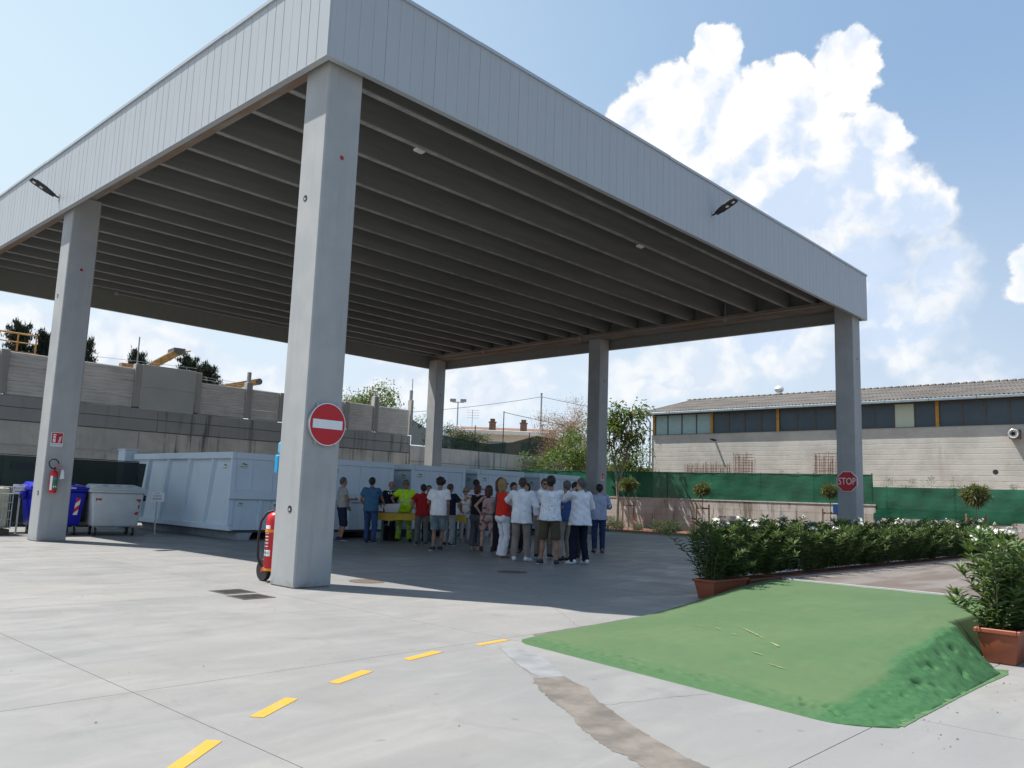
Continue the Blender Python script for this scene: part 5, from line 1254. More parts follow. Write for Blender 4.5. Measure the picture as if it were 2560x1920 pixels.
rf = MB(); rf.hexa([(-0.4, -0.4, 2.93), (8.9, -0.4, 2.93), (8.9, 3.0, 4.09), (-0.4, 3.0, 4.09)], [(-0.4, -0.4, 3.05), (8.9, -0.4, 3.05), (8.9, 3.0, 4.22), (-0.4, 3.0, 4.22)]); rf.hexa([(-0.4, 3.002, 4.09), (8.9, 3.002, 4.09), (8.9, 6.4, 2.93), (-0.4, 6.4, 2.93)], [(-0.4, 3.002, 4.22), (8.9, 3.002, 4.22), (8.9, 6.4, 3.05), (-0.4, 6.4, 3.05)])
rfo = rf.build('roof', M_tile, hs)
for x in (3.2, 6.0):
    ch = MB().box(x-0.3, x+0.3, 1.4, 2.0, 3.5, 4.55).build('chimney', mat('chimney_brick', (0.22, 0.13, 0.09), 0.9, var=0.3), rfo); MB().box(x-0.36, x+0.36, 1.34, 2.06, 4.551, 4.62).box(x-0.22, x+0.22, 1.5, 1.9, 4.621, 4.9).build('chimney_cap', M_tile, ch)
an = thing('tv_aerial', 'thin roof television aerial left of the chimneys', 'aerial', (43.5, 41.5, 6.6)); m_ = MB(); m_.bar((0, 0, 0), (0, 0, 2.2), 0.03, 6)
for k in range(4): m_.bar((-0.4, 0.3, 1.5+k*0.22), (0.45, -0.4, 1.5+k*0.22), 0.015, 4)
m_.build('mast', M_galv, an)
# lamp pole with camera, thin poles, wires
M_pole = mat('pole_grey', (0.30, 0.31, 0.32), 0.5, 0.3)
lp = thing('lamp_pole', 'grey pole with two floodlights and a camera behind the lower wall', 'lamp post', (34.7, 34.0, 3.7), ang)
MB().bar((0, 0, 0), (0, 0, 4.45), 0.06, 8, 0.04).build('pole', M_pole, lp); MB().bar((-0.42, 0, 4.4), (0.42, 0, 4.4), 0.03, 6).build('crossbar', M_pole, lp)
for x in (-0.38, 0.38): MB().box(x-0.22, x+0.22, -0.12, 0.1, 4.42, 4.66).build('lamp_head', M_pole, lp, 0.02)
MB().bar((0.03, -0.02, 2.7), (0.22, -0.1, 2.75), 0.02, 6).bar((0.22, -0.1, 2.75), (0.22, -0.1, 2.55), 0.07, 8).build('camera', M_white, lp)
def pole(x, y, z1, r_, lab):
    t_ = thing('pole', lab, 'pole', (x, y, 3.7)); MB().bar((0, 0, 0), (0, 0, z1-3.7), r_, 8, r_*0.8).build('shaft', M_pole, t_); MB().lathe([(r_*1.1, z1-3.72), (r_*0.9, z1-3.64)], 8).build('cap', M_black, t_); return t_
pole(39.0, 29.65, 8.95, 0.075, 'tall dark utility pole carrying the wires, right of the chimneys'); pole(36.6, 27.4, 6.35, 0.04, 'thin pale pole between the shade net and the cream building')
wi = MB()
def sag(a, b, s, n_=12): return [tuple(Vector(a)*(1-k/n_)+Vector(b)*(k/n_)-Vector((0, 0, s*4*(k/n_)*(1-k/n_)))) for k in range(n_+1)]
for a, b, s in (((24, 40, 6.4), (39.0, 29.65, 8.75), 0.45), ((39.0, 29.65, 8.75), (52, 18, 7.6), 0.5), ((27.2, 22.2, 6.1), (39, 20, 5.6), 0.2)): wi.tube(sag(a, b, s), 0.018, 4)
wo = wi.build('overhead_wires', M_black); tag(wo, 'thin overhead wires running from the tall pole across the sky', 'wires')
# ================================================================ PLANTS
def leaf_mat(name, c1, c2, trans=0.25, rough=0.45, c3=None):
    m = bpy.data.materials.new(name); m.use_nodes = True; t = NT(m.node_tree); b = m.node_tree.nodes['Principled BSDF']
    pos = t.node('ShaderNodeNewGeometry')
    n1 = t.noise(pos.outputs['Position'], 3.2, 3, 0.6); rnd = pos.outputs['Random Per Island']
    c = t.mix(t.math('ADD', t.math('MULTIPLY', rnd, 0.6), t.math('MULTIPLY', n1, 0.4)), c1, c2)
    if c3 is not None: c = t.mix(t.math('GREATER_THAN', rnd, 0.93), c, c3)
    t.put(b.inputs['Base Color'], c); b.inputs['Roughness'].default_value = rough; b.inputs['Specular IOR Level'].default_value = 0.3
    tl = t.node('ShaderNodeBsdfTranslucent'); t.put(tl.inputs[0], t.mix(0.5, c, (0.12, 0.16, 0.02)))
    ms = t.node('ShaderNodeMixShader'); ms.inputs[0].default_value = trans
    t.l.new(b.outputs[0], ms.inputs[1]); t.l.new(tl.outputs[0], ms.inputs[2]); t.l.new(ms.outputs[0], m.node_tree.nodes['Material Output'].inputs[0])
    MATS[name] = m; return m
def norm(a): return a/np.maximum(np.linalg.norm(a, axis=-1, keepdims=True), 1e-9)
def leaves(P, D, ln, wd, rg, droop=0.25, fine=False):
    """narrow folded leaves: base P, direction D, length ln, width wd -> verts, tris"""
    n = len(P); D = norm(D); rv = rg.normal(0, 1, (n, 3)); S = norm(np.cross(D, rv*0.35+np.array([0, 0, 1.0]))); N = np.cross(S, D)
    ln = np.broadcast_to(np.asarray(ln, float), (n,))[:, None]; wd = np.broadcast_to(np.asarray(wd, float), (n,))[:, None]
    dz = np.array([0, 0, -1.0])*droop*ln
    tip = P+D*ln+dz
    if not fine:
        mid = P+D*ln*0.45+dz*0.2
        a = mid+S*wd*0.5+N*wd*0.22; b = mid-S*wd*0.5+N*wd*0.22
        V = np.stack([P, a, tip, b], 1).reshape(-1, 3)
        k = np.arange(n)[:, None]*4
        F = np.concatenate([k+np.array([[0, 1, 2]]), k+np.array([[0, 2, 3]])], 0)
        return V, F
    m1 = P+D*ln*0.3+dz*0.08; m2 = P+D*ln*0.68+dz*0.42
    V = np.stack([P, m1+S*wd*0.5+N*wd*0.2, m1, m1-S*wd*0.5+N*wd*0.2, m2+S*wd*0.42+N*wd*0.15, m2, m2-S*wd*0.42+N*wd*0.15, tip], 1).reshape(-1, 3)
    k = np.arange(n)[:, None]*8
    fs = [(0, 1, 2), (0, 2, 3), (1, 4, 5), (1, 5, 2), (2, 5, 6), (2, 6, 3), (4, 7, 5), (5, 7, 6)]
    return V, np.concatenate([k+np.array([f]) for f in fs], 0)
M_ole = leaf_mat('oleander_leaf', (0.052, 0.098, 0.030), (0.112, 0.180, 0.060), 0.30, 0.5, (0.19, 0.21, 0.09))
M_stem = mat('green_brown_stem', (0.10, 0.085, 0.05), 0.8)
M_flower = mat('white_petal', (0.85, 0.84, 0.80), 0.6, trans=0.3)
M_terra = mat('terracotta_plastic', (0.26, 0.075, 0.035), 0.5, var=0.08, vscale=4)
M_potsoil = mat('pot_soil', (0.06, 0.045, 0.03), 0.95, bump=0.5, bscale=25)
def stems_of(rg, n, lx, ly, h, spread):
    out_ = []
    for _ in range(n):
        x, y = rg.uniform(-lx, lx), rg.uniform(-ly, ly)
        hh = h*(rg.uniform(0.72, 1.0) if rg.random() < 0.7 else rg.uniform(0.38, 0.75))
        ex, ey = x*(1.12)+np.clip(rg.normal(0, spread*0.7), -0.18, 0.18), y*(1.8)+np.clip(rg.normal(0, spread)*(1.0 if hh > 0.7*h else 1.4), -0.34, 0.34)
        pts = []
        for t in np.linspace(0, 1, 9): pts.append((x+(ex-x)*t**1.7, y+(ey-y)*t**1.7, 0.28+(hh-0.28)*t))
        out_.append(np.array(pts))
    return out_
def oleander_mesh(seed, nst=50, h=1.08, lx=0.46, ly=0.13, fine=False, spread=0.17, ll=(0.11, 0.18), lw=0.023):
    rg = np.random.default_rng(seed); sts = stems_of(rg, nst, lx, ly, h, spread)
    P, D, LN = [], [], []; mb = MB(); tips = []
    for s in sts:
        mb.tube([tuple(p) for p in s[::2]], [0.007, 0.006, 0.005, 0.004, 0.003], 4)
        d_end = norm((s[-1]-s[-2])[None])[0]
        nw = 17
        for k in range(nw):
            f = 0.0+1.0*(k+rg.uniform(-0.3, 0.3))/(nw-1); f = min(max(f, 0.02), 1.0)
            i = f*8; i0 = min(int(i), 7); p = s[i0]*(1-(i-i0))+s[i0+1]*(i-i0)
            ph = rg.uniform(0, 6.28)
            nl = 3 if f < 0.93 else 7
            for q_ in range(nl):
                a = ph+2*math.pi*q_/nl
                up_ = rg.uniform(0.35, 1.0) if f < 0.93 else rg.uniform(0.5, 2.2)
                P.append(p); D.append((math.cos(a), math.sin(a), up_)); LN.append(rg.uniform(*ll)*(1.0 if f > 0.3 else 0.85))
        tips.append((s[-1], d_end))
    V, F = leaves(np.array(P), np.array(D), np.array(LN), lw, rg, 0.28, fine)
    return npmesh('foliage', V, F), mb.mesh('stems'), tips
def flower_mesh(seed, n=9, r=0.055):
    rg = np.random.default_rng(seed); V = []; F = []
    for _ in range(n):
        c = rg.normal(0, r*0.55, 3)*np.array([1, 1, 0.7]); nrm = norm(np.array([c+np.array([0, 0, 0.05])+rg.normal(0, 0.02, 3)]))[0]
        u = norm(np.cross(nrm, rg.normal(0, 1, 3))[None])[0]; v = np.cross(nrm, u)
        for k in range(5):
            a = 2*math.pi*k/5; d = u*math.cos(a)+v*math.sin(a); e = -u*math.sin(a)+v*math.cos(a); b = len(V); s = rg.uniform(0.018, 0.026)
            V += [tuple(c), tuple(c+d*s*0.8+e*s*0.5+nrm*0.006), tuple(c+d*s*1.25+nrm*0.004), tuple(c+d*s*0.8-e*s*0.5+nrm*0.006)]
            F += [(b, b+1, b+2, b+3)]
    me_ = npmesh('flower_cluster', V, F); me_.materials.append(M_flower); return me_
FL = [flower_mesh(k, 8+k, 0.05+0.008*k) for k in range(4)]
OV = []
for sd in range(4):
    f_, s_, tips = oleander_mesh(40+sd); f_.materials.append(M_ole); s_.materials.append(M_stem); OV.append((f_, s_, tips))
def pot(loc, lab, grp, rz=0.0):
    t_ = thing('planter', lab, 'planter', loc, rz, grp)
    b = [(-0.44, -0.125, 0), (0.44, -0.125, 0), (0.44, 0.125, 0), (-0.44, 0.125, 0)]; tp = [(-0.49, -0.165, 0.27), (0.49, -0.165, 0.27), (0.49, 0.165, 0.27), (-0.49, 0.165, 0.27)]
    MB().hexa(b, tp).build('body', M_terra, t_, 0.015, True, 2)
    m_ = MB(); m_.box(-0.51, 0.51, -0.185, -0.155, 0.265, 0.305); m_.box(-0.51, 0.51, 0.155, 0.185, 0.265, 0.305); m_.box(-0.51, -0.48, -0.154, 0.154, 0.265, 0.305); m_.box(0.48, 0.51, -0.154, 0.154, 0.265, 0.305)
    m_.build('rim', M_terra, t_, 0.006)
    box('soil', -0.478, 0.478, -0.153, 0.153, 0.25, 0.285, M_potsoil, t_)
    return t_
def oleander(loc, k, lab, grp, flip, nfl, seed, sc=1.0, fine=None):
    rg = np.random.default_rng(seed)
    t_ = thing('oleander', lab, 'shrub', loc, R(180) if flip else 0.0, grp)
    f_, s_, tips = OV[k] if fine is None else fine
    t_.scale = (1, 1, sc)
    o = link('foliage', f_, None, t_); o['kind'] = 'stuff'; o = link('stems', s_, None, t_); o['kind'] = 'stuff'
    order = sorted(range(len(tips)), key=lambda i: -tips[i][0][2]*1.0+rg.uniform(0, 0.35))
    for i in order[:max(2, (nfl*2+1)//3)]:
        p, d = tips[i]; o = link('flower_cluster', FL[rg.integers(4)], None, t_); o['kind'] = 'stuff'; o.location = tuple(p+d*0.06); o.rotation_euler = (rg.uniform(-0.4, 0.4), rg.uniform(-0.4, 0.4), rg.uniform(0, 6)); s = rg.uniform(0.55, 1.15); o.scale = (s, s, s)
    return t_
PY = -3.74
pmesh = None
proto_pot = pot((4.72, PY, 0), 'terracotta planter at the near left end of the long oleander hedge', 'planters under the long hedge'); proto_pot.scale = (1, 1, 0.88)
oleander((4.72, PY, 0), 0, 'oleander at the near left end of the long hedge, in a terracotta planter', 'oleanders of the long hedge', False, 9, 1)
nfls = [6, 3, 7, 4, 2, 3, 5, 6, 8, 7, 4, 3, 5, 4]
for k in range(14):
    x = 5.76+k*1.03
    p_ = copy_tree(proto_pot); p_.location = (x, PY, 0); p_.scale = (1, 1, 0.78); p_['label'] = 'terracotta planter hidden under the long oleander hedge behind the platform edge'
    oleander((x, PY+0.02*((k*5) % 3), 0), (k*3+1) % 4, 'white flowering oleander within the long hedge beside the brown platform' if k < 13 else 'oleander at the far right end of the long hedge', 'oleanders of the long hedge', bool((k*7) % 2), nfls[k], 60+k, 1.0+0.05*math.sin(k*2.3))
fineA = oleander_mesh(91, 48, 1.12, 0.46, 0.13, True, 0.15, (0.12, 0.19), 0.026); fineA[0].materials.append(M_ole); fineA[1].materials.append(M_stem)
pp0 = copy_tree(proto_pot); pp0.scale = (1, 1, 1); pp0.location = (2.68, -7.83, 0); pp0['label'] = 'terracotta planter at the right edge beside the end of the green ramp'; pp0['group'] = 'planters on the right of the ramp'
oleander((2.68, -7.83, 0), 0, 'oleander with a few white flowers in the terracotta planter at the right edge', 'oleanders on the right of the ramp', False, 6, 5, 1.0, fineA)
for k in range(3):
    p_ = copy_tree(proto_pot); p_.location = (3.74+1.04*k, -7.86, 0); p_['label'] = 'terracotta planter behind the right hand planter, past the picture edge'; p_['group'] = 'planters on the right of the ramp'
    oleander((3.74+1.04*k, -7.86, 0), k+1, 'oleander behind the right hand planter, at the picture edge', 'oleanders on the right of the ramp', True, 2, 15+k, 0.94)

# ---- standard trees with stakes in the planting bed
M_std = leaf_mat('dry_olive_leaf', (0.075, 0.105, 0.035), (0.17, 0.18, 0.075), 0.25, 0.55, (0.24, 0.16, 0.06))
M_bark = mat('grey_bark', (0.24, 0.21, 0.17), 0.9, var=0.25, vscale=12, bump=0.4, bscale=30)
M_stake = mat('wooden_stake', (0.30, 0.17, 0.09), 0.85, var=0.2, vscale=8)
M_tie = mat('green_tie', (0.1, 0.2, 0.05), 0.6)
def ball_leaves(seed, n, r, ll, lw, flat=0.85, hollow=0.35):
    rg = np.random.default_rng(seed); d = norm(rg.normal(0, 1, (n, 3))); rad = r*(hollow+(1-hollow)*rg.random(n)**0.5)
    lump = 1+0.22*np.sin(d[:, 0]*5+seed)*np.sin(d[:, 1]*6+1)+0.15*np.sin(d[:, 2]*9+seed)
    P = d*rad[:, None]*lump[:, None]*np.array([1, 1, flat]); D = d+rg.normal(0, 0.55, (n, 3))+np.array([0, 0, 0.25])
    V, F = leaves(P, D, rg.uniform(*ll, n), lw, rg, 0.25); return npmesh('crown', V, F)
cr_m = [ball_leaves(k, 1150, 0.26, (0.09, 0.19), 0.024, 0.8, 0.1) for k in range(4)]
for m_ in cr_m: m_.materials.append(M_std)
std = [(11.75, 2.05, 0.34, 'farthest left of four, right of the middle column'), (8.0, 1.92, 0.30, 'above the near left end of the long hedge'), (2.62, 1.98, 0.27, 'beside the blue box left of the STOP column'), (-2.28, 1.95, 0.36, 'in front of the lower green net on the right')]
for k, (y, z, r_, lab) in enumerate(std):
    t_ = thing('standard_tree', 'round headed tree tied to stakes, '+lab, 'tree', (24.6, y, 0.1), 0, 'staked standard trees in the bed')
    c = link('crown', cr_m[k % 4], None, t_); c.location = (0, 0, z-0.1+0.03); c.scale = (r_/0.27,)*3; c.rotation_euler = (0, 0, k*1.3); c['kind'] = 'stuff'
    MB().tube([(0, 0, -0.03), (0.012, 0.01, 0.7), (0, 0, 1.2), (0.008, 0, z-0.25)], [0.026, 0.02, 0.018, 0.016], 8).build('trunk', M_bark, t_, 0, True)
    for sy in (-0.3, 0.3): MB().bar((0, sy, -0.05), (0, sy, 1.22), 0.035, 8).build('stake', M_stake, t_)
    MB().beam((0.03, -0.3, 1.05), (0.03, 0.3, 1.05), 0.03, 0.06).build('crossbar', M_stake, t_); MB().lathe([(0.04, -0.02), (0.04, 0.02)], 10, loc=(0.005, 0, 1.09)).build('tie', M_tie, t_)

# ---- low shrubs in the bed
M_low1 = leaf_mat('low_shrub_leaf', (0.035, 0.065, 0.025), (0.09, 0.125, 0.06), 0.2, 0.55)
low_m = [ball_leaves(20+k, 1400, 0.36, (0.05, 0.10), 0.02, 0.8, 0.15) for k in range(3)]
for m_ in low_m: m_.materials.append(M_low1)
M_redf = mat('red_petal', (0.55, 0.03, 0.04), 0.6)
redc = ball_leaves(33, 12, 0.05, (0.02, 0.04), 0.03); redc.name = 'flower_cluster'; redc.materials.append(M_redf)
yy_ = 13.4; k = 0
while yy_ > -6:
    red = k in (3, 4, 6)
    t_ = thing('low_shrub', 'low shrub in the planting bed by the kerb' + (' with small red flowers' if red else ', without flowers'), 'shrub', (23.75+0.25*math.sin(k*2.1), yy_, 0.08), k*0.9, 'red flowering low shrubs' if red else 'low shrubs along the kerb')
    o = link('foliage', low_m[k % 3], None, t_); o['kind'] = 'stuff'; s = 0.85+0.25*math.sin(k*1.7); o.scale = (1.1*s, 1.1*s, s); o.location = (0, 0, 0.27*s)
    if red:
        for j in range(5): f_ = link('flower_cluster', redc, None, t_); f_.location = (0.2*math.cos(j*2.2), 0.25*math.sin(j*2.2), 0.42+0.05*(j % 3))
    yy_ -= 0.92+0.2*math.sin(k*3.1); k += 1

# ---- trees
def branchy(seed, base, h, nl, spread, r0=0.09, lean=(0, 0), start=0.45, levels=2):
    """trunk and limbs as one mesh; returns mesh builder and twig tips"""
    rg = np.random.default_rng(seed); mb = MB(); tips = []
    top = np.array([lean[0], lean[1], h*0.8]); n_ = 7
    tr = [np.array([0, 0, -0.1])+(top+np.array([0, 0, 0.1]))*t+np.array([0.05*math.sin(t*7+seed), 0.05*math.cos(t*5+seed), 0])*h*0.12 for t in np.linspace(0, 1, n_)]
    mb.tube([tuple(p) for p in tr], [r0*(1-0.75*t) for t in np.linspace(0, 1, n_)], 8)
    for k in range(nl):
        f = start+(1-start)*k/max(1, nl-1); i = f*(n_-1); i0 = min(int(i), n_-2); p = tr[i0]*(1-(i-i0))+tr[i0+1]*(i-i0)
        a = k*2.4+rg.uniform(-0.4, 0.4); ln = spread*rg.uniform(0.7, 1.1)*(1.1-0.45*f)
        e = p+np.array([math.cos(a)*ln, math.sin(a)*ln, ln*rg.uniform(0.35, 0.9)])
        m = (p+e)/2+np.array([0, 0, -0.06*ln]); mb.tube([tuple(p), tuple(m), tuple(e)], [r0*0.45*(1-0.5*f), r0*0.3*(1-0.4*f), r0*0.12], 5)
        for q_ in range(4):
            s_ = m*(1-q_/3.3)+e*(q_/3.3) if q_ < 3 else e
            e2 = s_+rg.normal(0, 1, 3)*ln*0.33*np.array([1, 1, 0.7])+np.array([0, 0, ln*0.12]); mb.tube([tuple(s_), tuple(e2)], [r0*0.12, r0*0.05], 4); tips.append(e2)
        tips.append(e)
    tips.append(tr[-1]); return mb, np.array(tips)
def clump_leaves(tips, seed, per, r, ll, lw, droop=0.3, name='crown'):
    rg = np.random.default_rng(seed); n = len(tips)*per
    P = np.repeat(tips, per, 0)+rg.normal(0, r, (n, 3))*np.array([1, 1, 0.75]); D = rg.normal(0, 1, (n, 3))*(0.55 if droop < 0 else 1)+np.array([0, 0, 0.1 if droop > 0 else 0.9])
    V, F = leaves(P, D, rg.uniform(*ll, n), lw, rg, droop); return npmesh(name, V, F)
M_ail = leaf_mat('broad_green_leaf', (0.045, 0.090, 0.020), (0.105, 0.17, 0.040), 0.35, 0.5, (0.16, 0.13, 0.03))
M_bush = leaf_mat('bush_leaf', (0.05, 0.10, 0.018), (0.12, 0.20, 0.045), 0.35, 0.5)
M_dry = leaf_mat('dry_brown_leaf', (0.26, 0.15, 0.10), (0.40, 0.25, 0.18), 0.3, 0.7)
M_cyp = leaf_mat('cypress_leaf', (0.010, 0.020, 0.014), (0.022, 0.038, 0.024), 0.05, 0.6)
M_far = leaf_mat('far_hedge_leaf', (0.045, 0.075, 0.045), (0.085, 0.125, 0.075), 0.15, 0.6)
def tree(name, lab, loc, mb, crown, m_, bark=M_bark, cat='tree', group=None, rz=0):
    t_ = thing(name, lab, cat, loc, rz, group); mb.build('trunk', bark, t_, 0, True)
    crown.materials.append(m_); o = link('crown', crown, None, t_); o['kind'] = 'stuff'; return t_
# flowering tree whose pale double trunk stands in front of the green net
rg = np.random.default_rng(5)
mb = MB(); tips = []
for (bx_, by_, pts) in ((0, 0, [(0, 0, 0), (0.02, -0.02, 1.3), (0.0, 0.08, 2.4), (0.0, 0.3, 3.4), (-0.1, 0.5, 4.4)]), (0, 0, [(0.03, 0, 1.6), (0.05, -0.2, 2.6), (0.1, -0.45, 3.6), (0.1, -0.7, 4.6), (0.0, -0.7, 5.3)])):
    mb.tube(pts, [0.075, 0.065, 0.055, 0.045, 0.02] if pts[0][2] == 0 else [0.05, 0.05, 0.042, 0.035, 0.02], 8)
for k in range(26):
    z = rg.uniform(3.3, 5.35); y0 = -0.55 if k % 2 else 0.35; y = y0+rg.normal(0, 0.75); x = rg.normal(0, 0.55)
    e = np.array([x, y-0.1, z+0.25]); s = np.array([0.02, y0*(0.9 if z > 4 else 0.5), max(2.6, z-0.9)]); mb.tube([tuple(s), tuple((s+e)/2+np.array([0, 0, 0.12])), tuple(e)], [0.022, 0.016, 0.007], 5); tips.append(e)
tips = np.array(tips)
cw = clump_leaves(tips, 3, 62, 0.24, (0.18, 0.34), 0.09, 0.45)
t_ = tree('flowering_tree', 'slender tree with a pale forked trunk and orange red flower heads by the middle column', (26.2, 13.5, 0.1), mb, cw, M_ail)
orc = ball_leaves(44, 60, 0.10, (0.04, 0.07), 0.05); orc.name = 'flower_head'; M_orf = mat('orange_red_bracts', (0.42, 0.12, 0.04), 0.7, var=0.25, vscale=20); orc.materials.append(M_orf)
for i in list(range(0, 26, 2)): f_ = link('flower_head', orc, None, t_); p = tips[i]; f_.location = (p[0], p[1], p[2]+0.18); f_.scale = (1.3, 1.3, 1.1)
mb, tips = branchy(6, 0, 2.6, 9, 1.6, 0.08, start=0.25); tips = tips*np.array([1, 1.15, 1]); cw = clump_leaves(tips, 8, 75, 0.30, (0.12, 0.24), 0.07)
tree('leafy_bush', 'big bright green bush behind the green net, left of the middle column', (29, 18.6, 1.42), mb, cw, M_bush, cat='bush').scale = (1.05, 1.0, 1.12)
mb, tips = branchy(9, 0, 2.3, 8, 1.2, 0.07, start=0.25); cw = clump_leaves(tips, 10, 70, 0.28, (0.12, 0.22), 0.07)
tree('leafy_bush', 'green bush behind the green net at the left end of the warehouse', (28.6, 14.7, 1.42), mb, cw, M_ail, cat='bush')
mb, tips = branchy(12, 0, 2.4, 8, 1.0, 0.06, start=0.2); cw = clump_leaves(tips, 13, 60, 0.22, (0.1, 0.2), 0.02)
tree('spiky_bush', 'grey green spiky bush at the foot of the back wall, left of the bright bush', (28.4, 20.6, 1.42), mb, cw, M_far, cat='bush').scale = (1, 1, 0.85)
mb, tips = branchy(15, 0, 5.2, 16, 1.9, 0.09, start=0.35); mb2 = mb
rg = np.random.default_rng(3)
for p in tips:
    for _ in range(4): e = p+rg.normal(0, 0.35, 3)+np.array([0, 0, 0.15]); mb.tube([tuple(p), tuple(e)], [0.008, 0.003], 3)
cw = clump_leaves(tips, 16, 110, 0.32, (0.06, 0.12), 0.045)
tree('dry_tree', 'dry tree with sparse brown leaves behind the middle column', (31, 20.4, 1.42), mb, cw, M_dry, mat('reddish_bark', (0.22, 0.14, 0.11), 0.9))
mb, tips = branchy(18, 0, 3.4, 14, 1.9, 0.1, start=0.3); tips = tips*np.array([1.1, 1.0, 1.0]); cw = clump_leaves(tips, 19, 70, 0.3, (0.14, 0.26), 0.08)
t_ = tree('broad_tree', 'green tree with rusty tufts rising behind the fence, right of the near column', (23.8, 30.0, 3.7), mb, cw, M_ail)
for i in range(0, len(tips), 5):
    p = tips[i]
    if p[2] > 2.2: f_ = link('flower_head', orc, None, t_); f_.location = (p[0], p[1], p[2]+0.2); f_.scale = (1.4, 1.4, 1.2)
def cypress(loc, h, r, seed, lab):
    rg = np.random.default_rng(seed); mb = MB(); mb.tube([(0, 0, -0.1), (0.02, 0, h*0.5), (0, 0, h*0.93)], [0.12, 0.08, 0.02], 7); tips = []
    for k in range(34):
        f = (k+rg.random())/34; z = h*(0.25+0.72*f); a = k*2.4; ln = r*(1.05-0.75*f)*rg.uniform(0.55, 1.15)
        e = np.array([math.cos(a)*ln, math.sin(a)*ln, z+ln*0.55]); mb.tube([(0, 0, z-0.1), tuple(e)], [0.025, 0.006], 4)
        for q_ in (0.45, 0.7, 1.0): tips.append(np.array([0, 0, z])*(1-q_)+e*q_)
        tips.append(e+np.array([math.cos(a)*0.16, math.sin(a)*0.16, 0.14]))
    cw = clump_leaves(np.array(tips), seed+1, 60, 0.085, (0.10, 0.24), 0.05, -0.25)
    return tree('cypress', lab, loc, mb, cw, M_cyp, group='dark conifers beyond the fence')
cypress((5.55, 33, 3.7), 4.75, 0.75, 21, 'dark conifer beyond the fence at the left edge, behind the orange machine')
cypress((6.75, 33.4, 3.7), 4.6, 0.6, 23, 'dark conifer beyond the fence, just left of the second column')
cypress((8.35, 33, 3.7), 4.6, 0.75, 25, 'dark conifer beyond the fence, its bent tip just right of the second column')
cypress((11.2, 33.5, 3.7), 4.35, 0.5, 26, 'tip of a small dark conifer left of the rusty conveyor head')
cypress((13.75, 33, 3.7), 4.35, 1.05, 27, 'dark rounded conifer behind the right end of the smooth grey board')
cypress((15.1, 33.5, 3.7), 4.15, 0.95, 29, 'dark ragged conifer behind the yellow conveyor boom')
for k, (x, y, h) in enumerate([(31.2, 32.2, 2.5), (31.9, 31.5, 2.3), (32.6, 30.9, 2.1), (33.2, 30.2, 1.95)]):
    mb, tips = branchy(50+k, 0, h, 7, 0.7, 0.05, start=0.2); cw = clump_leaves(tips, 60+k, 46, 0.22, (0.1, 0.18), 0.05)
    tree('far_shrub', ['grey green shrub behind the drooping net, the tallest by the back column', 'grey green shrub behind the drooping net, second from the back column', 'grey green shrub behind the drooping net, third from the back column', 'grey green shrub behind the drooping net, nearest the cream building'][k], (x, y, 3.7), mb, cw, M_far, cat='shrub', group='shrubs behind the drooping net')
# weeds at the foot of the warehouse wall
for k, (y, h) in enumerate([(1.9, 1.35), (1.1, 1.25), (0.4, 1.35), (-0.4, 1.15), (-2.5, 1.05), (-3.2, 1.2), (6.6, 1.6), (5.9, 1.5)]):
    mb, tips = branchy(70+k, 0, h, 5, 0.45, 0.012, start=0.2); cw = clump_leaves(tips, 80+k, 10, 0.07, (0.04, 0.09), 0.02)
    tree('weed', 'thin weed sprouting above the green net at the foot of the warehouse wall', (29.2, y, 1.42), mb, cw, M_low1, cat='weed', group='weeds along the warehouse')

